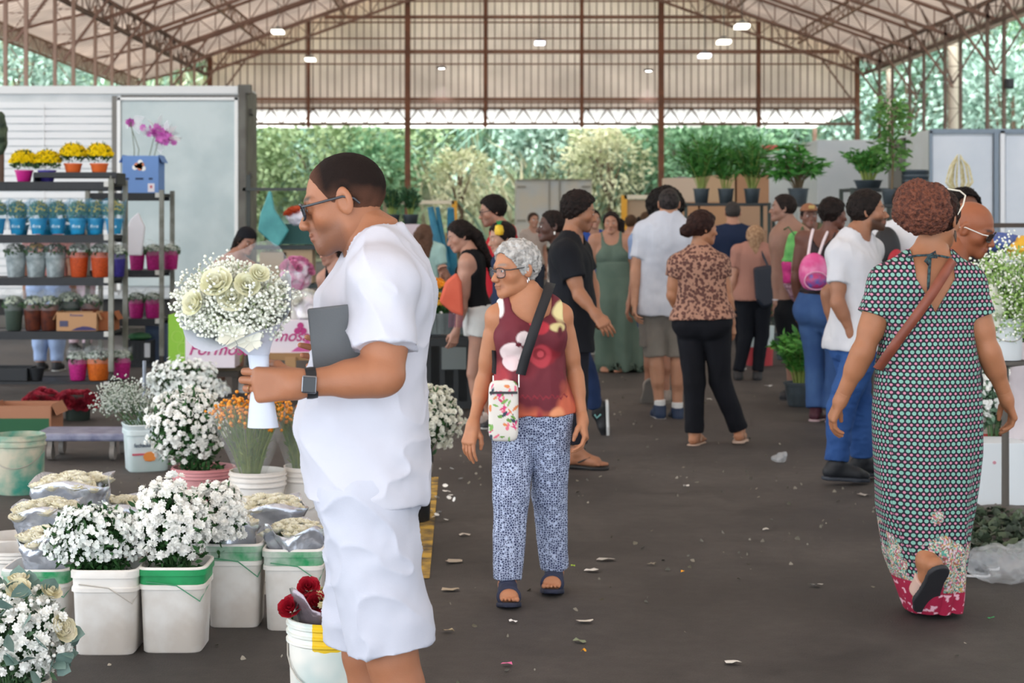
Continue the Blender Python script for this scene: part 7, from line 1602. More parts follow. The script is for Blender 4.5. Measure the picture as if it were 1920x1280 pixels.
# ------------------------------------------------------------------ stalls on the right and in the middle
def rackr(x0, x1, Y0, Y1, pys, zt, label):
    o = empty('plant_shelf', ((x0+x1)/2, (Y0+Y1)/2, 0), label, 'shelf'); oo = np.array(o.location); zs = []
    for x in (x0, x1):
        for y in (Y0, Y1): mb = MB(); mb.box(np.array([x, y, zt/2])-oo, (.04, .04, zt)); mb.build('post', mat('#3a443f', .6), o)
    for py in pys:
        z = CH-(py-HY)/F*Y0; zs.append(z); mb = MB(); mb.box(np.array([(x0+x1)/2, (Y0+Y1)/2, z-.02])-oo, (x1-x0, Y1-Y0, .035)); mb.build('shelf_board', mat('#2c3234', .6), o)
    return zs
GP = mat('#3c474e', .45, col2='#2b3338', ns=5., key='potgrey')
def potted(px, Y, z, r, h, label, kind, hh, spread, n, cols=('#4f8a3c', '#2f6428'), group=None, cat='potted plant', pot=True, name='potted_palm', seed=0, lw=.05):
    x = (px-CX)/F*Y; o = empty(name, (x, Y, z), label, cat, group)
    if pot: mb = MB(); mb.lathe([(r*.74, 0), (r*.78, .004), (r*.97, h*.9), (r*1.04, h*.91), (r*1.04, h), (r*.94, h), (r*.9, h*.85), (.001, h*.85)], 24); mb.build('pot', GP, o, smooth=True)
    P_, D_, S_ = [], [], []; mb = MB()
    if kind == 'palm':          # arching fronds with narrow leaflets
        for k in range(n):
            a = rnd(0, 6.28); q = rnd(.15, 1); L = hh*rnd(.7, 1.05); tip = Vector((math.cos(a)*spread*q, math.sin(a)*spread*q, h+L*(1-.25*q*q))); b0 = Vector((math.cos(a)*r*.4*q, math.sin(a)*r*.4*q, h*.85)); mid = b0*.5+tip*.5+Vector((0, 0, L*.22*q))-Vector((math.cos(a), math.sin(a), 0))*spread*q*.2
            pts = [b0*(1-t)**2+mid*2*t*(1-t)+tip*t*t for t in np.linspace(0, 1, 9)]; mb.tube(pts, [.006*(1-.08*i) for i in range(9)], 4)
            for i in range(3, 9):
                d = (pts[i]-pts[i-1]).normalized(); sd = d.cross(Vector((0, 0, 1))); sd = sd.normalized() if sd.length > .01 else Vector((1, 0, 0))
                for s_ in (-1, 1):
                    for u_ in (0, .5): P_.append(pts[i]*(1-u_)+pts[i-1]*u_); D_.append(d*.8+sd*s_*.9+Vector((rnd(-.2, .2), rnd(-.2, .2), rnd(-.35, .1)))); S_.append((lw*.45, hh*.2, hh*rnd(.16, .26)))
    elif kind == 'fan':         # star-shaped fan leaves on canes
        for k in range(n):
            a = rnd(0, 6.28); q = math.sqrt(rnd(.05, 1)); c = Vector((math.cos(a)*spread*q, math.sin(a)*spread*q, h+hh*(rnd(.3, 1)*(1-.35*q)))); mb.tube([(c.x*.1, c.y*.1, h*.8), Vector((c.x*.35, c.y*.35, c.z*.75)), c], .006, 4)
            out = Vector((math.cos(a), math.sin(a), .35)).normalized(); u1 = out.cross(Vector((0, 0, 1))).normalized()
            for j in range(10):
                an = -2.2+4.4*j/9; d = out*math.cos(an)+u1*math.sin(an)+Vector((0, 0, -.25)); P_.append(c); D_.append(d); S_.append((.035, .2, .2*rnd(.8, 1.1)))
    else:                       # upright leafy tree
        mb.tube([(0, 0, h*.8), (.02, 0, h+hh*.4), (-.01, 0, h+hh*.9)], [.014, .012, .006], 6)
        for k in range(n):
            t = rnd(.2, 1); a = rnd(0, 6.28); q = rnd(.2, 1)*(1-abs(t-.55)*.7); c = Vector((math.cos(a)*spread*q, math.sin(a)*spread*q, h+hh*t)); 
            if k % 12 == 0: mb.tube([(0, 0, h+hh*t*.85), c], .004, 4)
            P_.append(c); D_.append(Vector((math.cos(a), math.sin(a), rnd(-.6, .5)))); S_.append((.045, .1, .1*rnd(.7, 1.2)))
    V, Q = stamp(*BLADE if kind == 'palm' else LEAF, np.array(P_), frames(np.array([tuple(d) for d in D_])), np.array(S_)); quads('leaves', V, Q, leafmat(*cols, ns=9.), o)
    mb.build('stalks', mat('#8a9a4c', .6) if kind == 'palm' else mat('#6a5a40', .7), o); return o
X = lambda px, Y: (px-CX)/F*Y
z = rackr(X(1286, 22), X(1442, 22), 22, 22.6, (380, 480, 590), CH-(380-HY)/F*22, 'dark shelf with three small palms on its top board')
for px_, hh, lb in ((1315, .66, 'small palm in a grey pot, leftmost of three on the dark shelf'), (1361, .5, 'thinner palm in a grey pot, middle of three on the dark shelf'), (1410, .62, 'small palm in a grey pot, rightmost of three on the dark shelf')):
    potted(px_, 22.3, z[0], .105, .19, lb, 'palm', hh, .38 if px_ != 1361 else .28, 30 if px_ != 1361 else 16, group='small palms on the dark shelf')
z = rackr(X(1465, 21.5), X(1545, 21.5), 21.6, 22.1, (382, 500), CH-(382-HY)/F*21.6, 'narrow shelf carrying the big fan palm')
potted(1497, 21.8, z[0], .13, .2, 'big fan palm with star-shaped leaves on the narrow shelf', 'fan', .66, .36, 42, cols=('#4d8f3a', '#2e6a2a'), name='potted_fan_palm')
z = rackr(X(1598, 19), X(1690, 19), 19, 19.6, (352, 470), CH-(352-HY)/F*19, 'shelf with the potted fern behind the bearded man')
potted(1628, 19.2, z[0], .16, .09, 'low bushy fern in a wide dark pot on the right', 'palm', .36, .3, 46, cols=('#5c9a44', '#3a7530'), name='potted_fern', lw=.06)
z = rackr(X(1652, 18.2), X(1746, 18.2), 18.2, 18.8, (382, 480), CH-(382-HY)/F*18.2, 'shelf with the tall leafy plant and big dark pots')
potted(1672, 18.5, z[0], .11, .16, 'tall leafy green plant reaching up beside the right columns', 'tree', .98, .2, 320, cols=('#6f9f52', '#456f34'), name='potted_tree')
for k in range(3):
    mb = MB(); mb.lathe([(.11, 0), (.145, .24), (.15, .245), (.15, .26), (.135, .26), (.1, .03)], 24); o = mb.build('stacked_pot', GP, None, loc=(X(1716, 18.5), 18.5, z[0]+.055*k), smooth=True); tag(o, ['lowest', 'middle', 'topmost'][k]+' of the big stacked grey pots near the right truck', 'pot', 'stack of grey pots')
# dried arrangement in wrapped pot on a stand
Y = 15.; o = empty('display_stand', (X(1800, Y), Y, 0), 'wooden stand behind the dried arrangement on the right', 'stand'); mb = MB(); mb.box((0, 0, 1.5), (1.6, .5, .04)); mb.build('stand_top', mat('#4a4038', .7), o); 
for sx in (-1, 1):
    for sy in (-1, 1): mb = MB(); mb.box((sx*.75, sy*.22, .74), (.05, .05, 1.48)); mb.build('leg', mat('#4a4038', .7), o)
o = empty('dried_arrangement', (X(1798, Y), Y, 1.52), 'dried pale seed-pod arrangement in a dark film-wrapped pot', 'dried flowers'); mb = MB(); mb.lathe([(.06, 0), (.1, .16), (.13, .3), (.12, .3), (.08, .1)], 20); mb.build('wrapped_pot', mat('#2b2f36', .25, bump=.5, bs=20.), o, smooth=True)
mb = MB(); 
for k in range(9):
    a = k*.7; s_ = 1 if k % 2 else -1; q = .02+.1*(k/9); mb.tube([(0, 0, .2), (s_*q*1.1, .04*math.sin(a), .36), (s_*q*.75, .04*math.sin(a), .5), (s_*.01, 0, .56+.02*(k % 3))], [.007, .011, .009, .006], 6)
mb.build('dried_pods', mat('#b8ac7c', .8, col2='#d8d0ac', ns=30.), o, smooth=True)
# big gypsophila stand at the right edge
o = empty('flower_stand', (X(1885, 9.0), 9.0, 0), 'slim metal stand holding the white vase at the right edge', 'stand'); mb = MB(); mb.lathe([(.14, 0), (.14, .015), (.02, .03), (.018, .76), (.13, .78), (.13, .795)], 24, capt=True); mb.build('stand_body', mat('#55504a', .6), o, smooth=True)
c = P(1888, 553, 9.0); bunch('flower_bunch', 'large cloud of green-white gypsophila at the right edge', 'flower bunch', c, (.23, .2, .29), 1500, BALL, .0065, mat('#f4f6ea', .6, key='gyp2'), nl=3600, lsz=.026, base=(c[0], 9.0, .82), lump=.3, inner=.4, lcol=('#a9c878', '#7fa552'), zmin=-.8)
c = P(1888, 455, 9.3); 
for cc, dx, nm, lb in (('#3f5590', -.02, 'blue_wrapping', 'crumpled blue wrapping paper above the gypsophila at the right edge'), ('#d9a52c', .1, 'yellow_wrapping', 'yellow wrapping paper above the gypsophila at the right edge')):
    cp = c+np.array([dx, .06*(dx < 0), -.03*(dx > 0)])
    V, Q = nets(lambda p: ell((p-cp).astype(np.float32), (0, 0, 0), (.13 if dx < 0 else .1, .1, .05 if dx < 0 else .06)), cp-.25, cp+.25, .008); V += vnormals(V, Q)*(.03*(.4-np.abs(fbm(V, 11, 3))))[:, None]; o = quads(nm, V-cp, Q, mat(cc, .3, bump=.5, bs=18.), None, loc=cp, smooth=True); tag(o, lb, 'wrapping paper')
rd_bucket((X(1885, 9.0), 9.0), .09, .22, 'white vase holding the gypsophila at the right edge', col=mat('#dfe4e6', .3)).location.z = .8
cp = P(1860, 580, 8.95); V, Q = nets(lambda p: ell((p-cp).astype(np.float32), (0, 0, 0), (.06, .06, .13)), cp-.2, cp+.2, .006); V += vnormals(V, Q)*(.014*fbm(V, 14, 3))[:, None]; o = quads('clear_wrapped_roses', V-cp, Q, mat('#eceadf', .2, col2='#d8dccb', ns=9.), None, loc=cp, smooth=True); tag(o, 'pale film-wrapped roses under the gypsophila', 'flower bunch')
c = P(1862, 720, 9.6); bunch('flower_bunch', 'white flowers and grey-green leaves low on the right behind the dotted dress', 'flower bunch', c, (.12, .14, .24), 160, MUM, .02, WHITE(), nl=420, lsz=.06, base=(c[0], c[1], .3), lcol=('#7d9a80', '#55755a'), zmin=-.9)
rd_bucket((X(1848, 9.75), 9.75), .105, .36, 'beige round pot with a red rim under the white flowers', col=mat('#c4b8aa', .6, col2='#b0a294', ns=5.))
mb = MB(); mb.lathe([(.111, .3), (.112, .33)], 30, capb=False); o = mb.build('painted_stripe', mat('#b03a34', .6), [x for x in COL.objects if x.get('label', '').startswith('beige round pot')][0])
o = carton(X(1912, 8.95), 9.35, 0, .26, .3, .33, '#dfe6ea', 'white carton with a faint pink print at the right edge', open_=False, name='white_box'); mb = MB(); mb.lathe([(.004, 0), (.009, 0), (.009, .003), (.004, .003)], 14, (-.06, -.153, .23), R=Matrix.Rotation(math.pi/2, 3, 'X')); mb.build('pink_mark', mat('#d99aa8', .6), o)
# clear plastic bag lying on the floor
cp = np.array(FL(1882, 1090)); cp[2] = .075; V, Q = nets(lambda p: smin(ell((p-cp).astype(np.float32), (0, 0, 0), (.16, .13, .075)), ell((p-cp).astype(np.float32), (.16, .02, .02), (.12, .1, .08)), .03), cp-.34, cp+.34, .0065)
V += vnormals(V, Q)*(.03*(.45-np.abs(fbm(V, 13, 3))))[:, None]; V[:, 2] = np.maximum(V[:, 2], .002); o = quads('plastic_bag', V-cp, Q, mat('#e4e8ec', .1, alpha=.24, spec=1., key='bagfilm', bump=1., bs=24.), None, loc=cp, smooth=True); tag(o, 'crumpled clear plastic bag on the floor at the right edge', 'plastic bag')
cp = np.array(FL(1462, 868)); cp[2] = .035; V, Q = nets(lambda p: ell((p-cp).astype(np.float32), (0, 0, 0), (.045, .04, .04)), cp-.1, cp+.1, .006); V += vnormals(V, Q)*(.015*fbm(V, 30, 2))[:, None]; V[:, 2] = np.maximum(V[:, 2], .002); o = quads('plastic_cup', V-cp, Q, mat('#dfe3e6', .2, alpha=.3, spec=1., bump=.8, bs=40.), None, loc=cp, smooth=True); tag(o, 'small crumpled piece of clear plastic alone on the open floor', 'litter')
# green cuttings on the floor, right
n = 700; th = rg.uniform(0, 6.28, n); rr = np.sqrt(rg.random(n)); cc = np.array(FL(1880, 1000)); p = np.stack([cc[0]+.35*rr*np.cos(th), cc[1]+.7*rr*np.sin(th), rg.uniform(.004, .02, n)], 1)
V, Q = stamp(*LEAF, p, frames(np.stack([rg.normal(size=n), rg.normal(size=n), 0*th+.05], 1)), .05*rg.uniform(.5, 1.2, n)); tag(quads('leaf_litter', V, Q, leafmat('#51614a', '#333c30', 6.)), 'scattered green cuttings on the floor beside the right stall', 'leaf litter', kind='stuff')
# red and white drum, floor fern
Y = 18.3; mb = MB(); mb.lathe([(.15, 0), (.16, .22)], 24); o = empty('red_white_bucket', (X(1422, Y), Y, 0), 'red and white bucket on the floor behind the fair-haired woman', 'bucket'); mb.build('red_base', mat('#b02c34', .5), o, smooth=True); mb = MB(); mb.lathe([(.16, .2), (.17, .42), (.15, .42)], 24); mb.build('white_body', mat('#c9d6d6', .5), o, smooth=True)
potted(1500, 14.2, .0, .13, .2, 'bright green fern standing on the floor beside the man in black shorts', 'palm', .42, .26, 60, cols=('#5fa344', '#3f7c34'), name='potted_fern', lw=.05)
potted(1478, 19, .0, .16, .3, 'dark green bushy plant on the floor behind the shirtless man', 'palm', .6, .35, 50, cols=('#4a7444', '#33583a'), name='potted_palm')
# cartons stacked behind the small palms
for px_, w_, hs_ in ((1275, .5, (('#b99c80', .68, 'bottom carton of the left stack behind the dark shelf'), ('#b38a66', .4, 'middle carton of the left stack behind the dark shelf'), ('#c4b09a', .36, 'light carton topping the left stack by the small palms'))), (1342, .52, (('#94785e', .66, 'bottom carton of the middle stack behind the dark shelf'), ('#b38a66', .42, 'middle carton of the middle stack behind the dark shelf'), ('#b89a78', .4, 'top carton between the first two small palms'))), (1408, .48, (('#9c7a60', .66, 'bottom carton of the right stack behind the dark shelf'), ('#a8886c', .4, 'middle carton of the right stack behind the dark shelf'), ('#a47c5c', .44, 'brown carton topping the right stack between the palms')))):
    z_ = .746
    for c_, h_, lb in hs_: carton(X(px_, 26), 26, z_, w_, .4, h_, c_, lb, open_=False); z_ += h_+.006
o = empty('stock_table', (X(1345, 26), 26, 0), 'long table stacked with cartons behind the dark shelf', 'table'); mb = MB(); mb.box((0, 0, .72), (2.2, .8, .05)); mb.build('table_top', mat('#5a4a3c', .7), o); [MB().box((sx*1.0, sy*.3, .35), (.06, .06, .7)).build('leg', mat('#5a4a3c', .7), o) for sx in (-1, 1) for sy in (-1, 1)]
mb = MB(); mb.lathe([(.38, 0), (.42, .5), (.3, .85), (.05, .95)], 20, sq=1.5, sx=1.2); o = mb.build('covered_stack', mat('#8f9094', .8, col2='#6e6f74', ns=7.), None, loc=(X(1278, 36), 36, 1.55), smooth=True); tag(o, 'mottled grey covered bale behind the small palms', 'bale')
mb = MB(); mb.box((0, 0, .77), (1.2, 1.2, 1.54)); o = mb.build('pallet_stack', mat('#6d5c4c', .8), None, loc=(X(1278, 36), 36, 0)); tag(o, 'stack of wooden pallets under the grey covered bale', 'pallets')
# yellow-posted kiosk boards
for px0, px1, Y_, py_, lb in ((1170, 1238, 30, 366, 'board with a bright yellow post and pale top right of the green dress'), (722, 852, 32, 376, 'low pale board with a yellow post left of the tall man with glasses')):
    x0, x1 = X(px0, Y_), X(px1, Y_); zt = CH-(py_-HY)/F*Y_; o = empty('notice_board', ((x0+x1)/2, Y_, 0), lb, 'stall'); hx = (x0+x1)/2; xp = x0 if px0 > 1000 else x1
    MB().box((xp-hx, 0, zt/2), (.1, .1, zt)).build('yellow_post', mat('#e5a82c', .5), o); MB().box((-(xp-hx), 0, zt/2), (.07, .07, zt)).build('post', mat('#9a8a70', .7), o)
    MB().box((0, -.02, zt-.03), (x1-x0, .06, .07)).build('top_rail', mat('#e0d8c0', .6), o)
    if px0 > 1000: MB().box((0, .03, zt-.45), (x1-x0-.1, .03, .75)).build('back_board', mat('#b09a80', .8), o)
# blue folded parasols and coloured panels
for k, (pa, pb, w_) in enumerate((((807, 388), (832, 512), .1), ((820, 388), (838, 505), .07), ((845, 390), (848, 515), .11))):
    a, b = P(*pa, 19.5), P(*pb, 19.5+.1*k); mb = MB(); mb.tube([a-b, (a-b)*.5, (a-b)*.02], [w_*.35, w_*.5, w_*.6], 10); d_ = (a-b); mb.tube([(0, 0, 0), -d_*(b[2]/max(d_[2], .1))*.98], .02, 6); o = mb.build('folded_parasol', mat('#2f7f9a', .6, col2='#256a84', ns=8.), None, loc=b, smooth=True); tag(o, ['leftmost of the three folded blue parasols', 'thin middle one of the three folded blue parasols', 'rightmost of the three folded blue parasols, under the yellow post'][k], 'parasol', 'folded blue parasols')
mb = MB(); mb.prism([P(836, 440, 19.9), P(840, 520, 19.9), P(846, 520, 19.9), P(842, 425, 19.9)], (0, .03, 0)); c_ = P(841, 480, 19.9); o = mb.build('yellow_banner', mat('#d99a3c', .7), None, org=c_); tag(o, 'narrow yellow banner between the blue parasols', 'banner')
# flower table left of the white-shorts woman
o = empty('flower_bench', (X(836, 15), 15.2, 0), 'dark bench of crates beside the woman in white shorts', 'bench'); zt = CH-(672-HY)/F*14.9
MB().box((0, 0, zt-.03), (.95, .6, .05)).build('bench_top', mat('#5d6262', .6), o); [MB().box((sx*.44, sy*.25, zt/2-.03), (.06, .06, zt-.06)).build('leg', mat('#3a3c3c', .6), o) for sx in (-1, 1) for sy in (-1, 1)]
for k, (py_, lb) in enumerate(((670, 'lower grey-green plastic crate on the dark bench'), (625, 'upper grey-green plastic crate on the dark bench'))):
    z_ = CH-(py_-HY)/F*15.; o = empty('plastic_crate', (X(832, 15), 15.1, z_), lb, 'crate', 'grey crates on the bench'); mb = MB(); [mb.box((0, s*.2, .09), (.6, .015, .18)) for s in (-1, 1)]; [mb.box((s*.3, 0, .09), (.015, .4, .18)) for s in (-1, 1)]; mb.box((0, 0, .01), (.6, .4, .02)); [mb.box((x_, -.212, .09), (.012, .01, .16)) for x_ in np.linspace(-.27, .27, 9)]; mb.build('crate_body', mat('#6f7a7a', .55, col2='#535d5d', ns=6.), o)
o = empty('black_crate', (X(842, 13.9), 14.1, .0), 'black slatted crate on the floor behind the white mums', 'crate'); mb = MB(); [mb.box((x_, -.2, .3), (.04, .015, .5)) for x_ in np.linspace(-.28, .28, 6)]; mb.box((0, -.2, .55), (.6, .02, .06)); mb.box((0, -.2, .04), (.6, .02, .06)); mb.box((0, .2, .3), (.6, .02, .56)); [mb.box((s*.3, 0, .3), (.02, .4, .56)) for s in (-1, 1)]; mb.build('crate_body', mat('#23282a', .6), o); MB().box((.04, -.215, .42), (.2, .01, .18)).build('grey_panel', mat('#6d7675', .6), o)
z_ = CH-(605-HY)/F*15.
for k, (px_, py_, col_, lb) in enumerate(((822, 535, '#f0a020', 'orange marigolds above the crates right of the man in white'), (815, 565, '#e8b83c', 'yellow and white blooms under the orange marigolds'))):
    c = P(px_, py_, 15.1); bunch('flower_bunch', lb, 'flower bunch', c, (.1, .1, .07), 40, MUM, .03, mat(col_, .6), nl=80, lsz=.04, base=(c[0], c[1], z_), group=None, zmin=-.2)
c = P(828, 590, 15.1); bunch('green_bunch', 'dark leafy bunch with pale flowers under the marigolds', 'flower bunch', c, (.16, .12, .1), 20, MUM, .02, WHITE(), nl=300, lsz=.06, base=(c[0], c[1], z_-.05))
c = P(868, 640, 15.); bunch('green_bunch', 'trailing green leaves at the right end of the crates', 'greenery', c, (.16, .1, .06), 2, DAISY, .006, SM(), nl=260, lsz=.06, base=(c[0], c[1], c[2]-.08))
# plants and board behind the man's back
for px_, lb in ((735, 'dark spiky plant behind the man in white, left one'), (770, 'dark spiky plant behind the man in white, right one')): potted(px_, 21, CH-(420-HY)/F*21, .1, .12, lb, 'palm', .3, .16, 26, cols=('#3f6a44', '#2c4c34'))
o = empty('stock_table', (X(752, 21), 21, 0), 'table with spiky plants behind the man in white', 'table'); zt = CH-(421-HY)/F*21; MB().box((0, 0, zt-.03), (.8, .5, .05)).build('table_top', mat('#4a423a', .7), o); [MB().box((sx*.37, sy*.2, zt/2-.03), (.05, .05, zt-.06)).build('leg', mat('#4a423a', .7), o) for sx in (-1, 1) for sy in (-1, 1)]
o = carton(X(768, 20.4), 20.4, CH-(452-HY)/F*20.4, .26, .3, .2, '#d9ccd4', 'pale pink carton behind the man in white', open_=False); o = empty('small_table', (X(768, 20.4), 20.4, 0), 'low table under the pale pink carton', 'table'); zt = CH-(453-HY)/F*20.4; MB().box((0, 0, zt-.03), (.5, .4, .05)).build('table_top', mat('#b58a58', .7), o); [MB().box((sx*.22, sy*.17, zt/2-.03), (.04, .04, zt-.06)).build('leg', mat('#7a5a40', .7), o) for sx in (-1, 1) for sy in (-1, 1)]
# ---- wrapping stall behind the bouquet
Y = 14.4; zt = CH-(662-HY)/F*Y; o = empty('pallet_table', (X(545, Y), Y+.3, 0), 'rough wooden table under the lettered white box', 'table'); MB().box((0, 0, zt-.03), (.62, .6, .06)).build('table_top', mat('#a07c54', .8), o)
mb = MB(); [mb.box((x_, -.31, zt-.1), (.09, .03, .14)) for x_ in (-.24, 0, .24)]; mb.box((0, -.31, zt-.19), (.62, .03, .04)); mb.build('pallet_slats', mat('#b08a60', .8), o)
for sx in (-1, 1):
    for sy in (-1, 1): MB().box((sx*.27, sy*.26, zt/2-.05), (.06, .06, zt-.1)).build('leg', mat('#8a6a48', .8), o)
PK = mat('#b8327c', .6)
def lettered(px, py, Y, w, h, z, s, tx, label, flower=True):
    o = carton(X(px, Y), Y+.2, z, w, .3, h, '#e6dee6', label, open_=False, name='lettered_box'); text(o, s, (tx, -.156, h*.52), h*.5, PK, shear=.35, name='lettering')
    if flower:
        for k in range(3): a = math.pi/2+k*2.1; mb = MB(); mb.lathe([(.001, 0), (.028, 0), (.028, .003), (.001, .003)], 14, (.1+.03*math.cos(a), -.154, h*.74+.03*math.sin(a)), R=Matrix.Rotation(math.pi/2, 3, 'X')); mb.build('printed_petal', PK, o)
        mb = MB(); mb.prism([(w/2, -.1535, .01), (w/2, -.1535, h*.45), (w*.05, -.1535, .01)], (0, -.002, 0)); mb.build('pink_corner', mat('#c85a9c', .6), o)
    return o
lettered(540, 630, Y, .36, .27, zt, 'Formosa', -.07, 'white box lettered in magenta with a three-petal flower, right of the bouquet')
lettered(392, 655, 14.6, .42, .3, CH-(690-HY)/F*14.6, 'Formosa', .08, 'white box with magenta lettering left of the bouquet', False)
o = carton(X(342, 14.9), 15.1, CH-(692-HY)/F*14.9, .26, .3, .47, '#86b83c', 'bright green carton beside the shorter trolley', open_=False, name='green_box'); 
for k in range(3): mb = MB(); mb.tube([(.05*math.cos(a)-.05+.05*k, -.154, .28-.1*k+.05*math.sin(a)) for a in np.linspace(0, 2*math.pi, 16)], .003, 4, caps=False); mb.build('printed_ring', mat('#a8d060', .6), o)
Y = 15.; o = empty('stall_table', (X(370, Y), Y+.2, 0), 'low table under the green and lettered boxes', 'table'); zt = CH-(693-HY)/F*Y; MB().box((0, 0, zt-.03), (.75, .6, .05)).build('table_top', mat('#4a423a', .7), o); [MB().box((sx*.34, sy*.25, zt/2-.03), (.05, .05, zt-.06)).build('leg', mat('#4a423a', .7), o) for sx in (-1, 1) for sy in (-1, 1)]
# shelving with cartons and hanging teal bag
Y = 17.; o = empty('stall_shelf', (X(545, Y), Y, 0), 'dark shelf with cartons behind the teal bag', 'shelf'); [MB().box((sx*.42, 0, 1.0), (.04, .04, 2.0)).build('post', mat('#3a3f3c', .6), o) for sx in (-1, 1)]; MB().box((.0, 0, 1.28), (.84, .4, .04)).build('shelf_board', mat('#2f3a3c', .6), o); MB().box((.0, 0, .9), (.84, .4, .04)).build('shelf_board', mat('#2f3a3c', .6), o)
MB().box((0.02, -.3, 1.85), (.9, .03, .03)).box((-.42, -.15, 1.85), (.03, .33, .03)).box((.42, -.15, 1.85), (.03, .33, .03)).build('hanging_rail', mat('#3a3f3c', .6), o)
for px_, z_, w_, h_, c_, lb in ((516, .93, .26, .3, '#a89478', 'brown carton on the dark shelf under the teal bag'), (562, .93, .28, .33, '#b39a7c', 'tan carton on the dark shelf, right one'), (560, 1.31, .34, .2, '#2f5a58', 'dark teal folded cloth on the dark shelf')): carton(X(px_, Y), Y, z_, w_, .32, h_, c_, lb, open_=False)
c = P(508, 415, 16.7); pts = [(503, 358), (508, 358), (514, 392), (541, 432), (524, 460), (516, 462), (483, 432), (488, 400), (496, 380)]
mb = MB(); mb.prism([P(x_, y_, 16.66)-c for x_, y_ in pts], (0, .07, 0)); o = mb.build('hanging_bag', mat('#4fa3a4', .5, col2='#3a8a8c', ns=5., bump=.6, bs=9.), None, loc=c, bevel=.015); tag(o, 'teal plastic bag hanging by one corner above the stall', 'bag')
for k, (px_, py_, r_, cl, lb) in enumerate(((562, 408, (.14, .1, .09), '#c9c6d4', 'silver-lilac wrapped bouquet leaning above the dark shelf'), (556, 515, (.13, .1, .13), '#b86a90', 'pink-tinted wrapped bouquet behind the lettered box'), (575, 574, (.1, .1, .12), '#d0d0cc', 'clear wrapped bouquet standing on the lettered box'))):
    c = P(px_, py_, (16.9, 14.66, 14.6)[k]); V, Q = nets(lambda p: ell((p-c).astype(np.float32), (0, 0, 0), r_), c-.25, c+.25, .01); V += vnormals(V, Q)*(.04*(.4-np.abs(fbm(V, 9, 3))))[:, None]; o = empty('wrapped_bouquet', c, lb, 'bouquet'); quads('wrapping', V-c, Q, mat(cl, .25, col2='#e6dfe8', ns=9., bump=.4, bs=20.), o, smooth=True)
    d = sphd(30, .2); V, Q = lay(ROSE, c+d*np.array(r_)*1.02, d, .03, .2); quads('blossoms', V-c, Q, mat('#d98ab0' if k == 1 else '#d8643c' if k == 0 else '#eceae0', .6), o)
mb = MB(); mb.lathe([(.045, 0), (.05, .02), (.04, .2), (.055, .262), (.045, .262)], 20); o = mb.build('vase', mat('#b9b6b0', .4), None, loc=(X(556, 14.66), 14.66, CH-(662-HY)/F*14.4+.272), smooth=True); tag(o, 'slim grey vase on the lettered box under the pink-tinted bouquet', 'vase')
# wrapped greenery at the far left edge above the trolley
c = P(2, 250, 16.0); V, Q = nets(lambda p: ell((p-c).astype(np.float32), (0, 0, 0), (.06, .08, .2)), c-.3, c+.3, .01); V += vnormals(V, Q)*(.02*fbm(V, 12, 2))[:, None]; o = empty('wrapped_plant', (c[0], c[1], z1[0]), 'dark wrapped plant at the left edge standing on the trolley', 'potted plant'); quads('foliage', V-np.array([c[0], c[1], z1[0]]), Q, leafmat('#4a5a44', '#303c30', 9.), o, smooth=True); MB().tube([(0, 0, 0), (0, 0, .4)], .03, 8).build('stem', mat('#5a4436', .8), o)
# ---- floor paint and litter
mb = MB(); 
y = FL(792, 1085)[1]; x_ = FL(792, 1085)[0]; mb.add([(x_-.03, y, .003), (x_+.03, y, .003), (FL(818, 900)[0]+.01, 10.2, .003), (FL(818, 900)[0]-.08, 10.2, .003)], [(0, 1, 2, 3)]); o = mb.build('trim_13', mat('#c09a3c', .8, col2='#5a4c34', ns=9.)); tag(o, kind='structure')
LIT = [(1110, 1072, '#d8d4cc', .05), (1135, 1051, '#b9b4ac', .06), (1098, 1168, '#cfc8bc', .05), (962, 1168, '#e6e4e0', .03), (840, 1186, '#b9a888', .035), (1280, 1075, '#e8a020', .014), (1095, 1223, '#e8a020', .016), (1075, 1064, '#a8c838', .014), (950, 1248, '#e070a0', .03), (1372, 1245, '#d0ccc4', .045), (870, 1005, '#b9b0a4', .05), (850, 1055, '#a89c8c', .06), (845, 1108, '#b4a48c', .06), (1857, 1163, '#2fa05c', .03), (1085, 1205, '#7c8468', .04), (1435, 995, '#b0aca4', .03), (1287, 913, '#c4c0b8', .03), (1620, 930, '#a09a92', .06), (1440, 725, '#d8dcdc', .07), (1330, 750, '#c4c4c0', .04), (1820, 940, '#e6e8e4', .08), (1530, 1100, '#a8a49c', .04), (1222, 1060, '#807868', .03)]
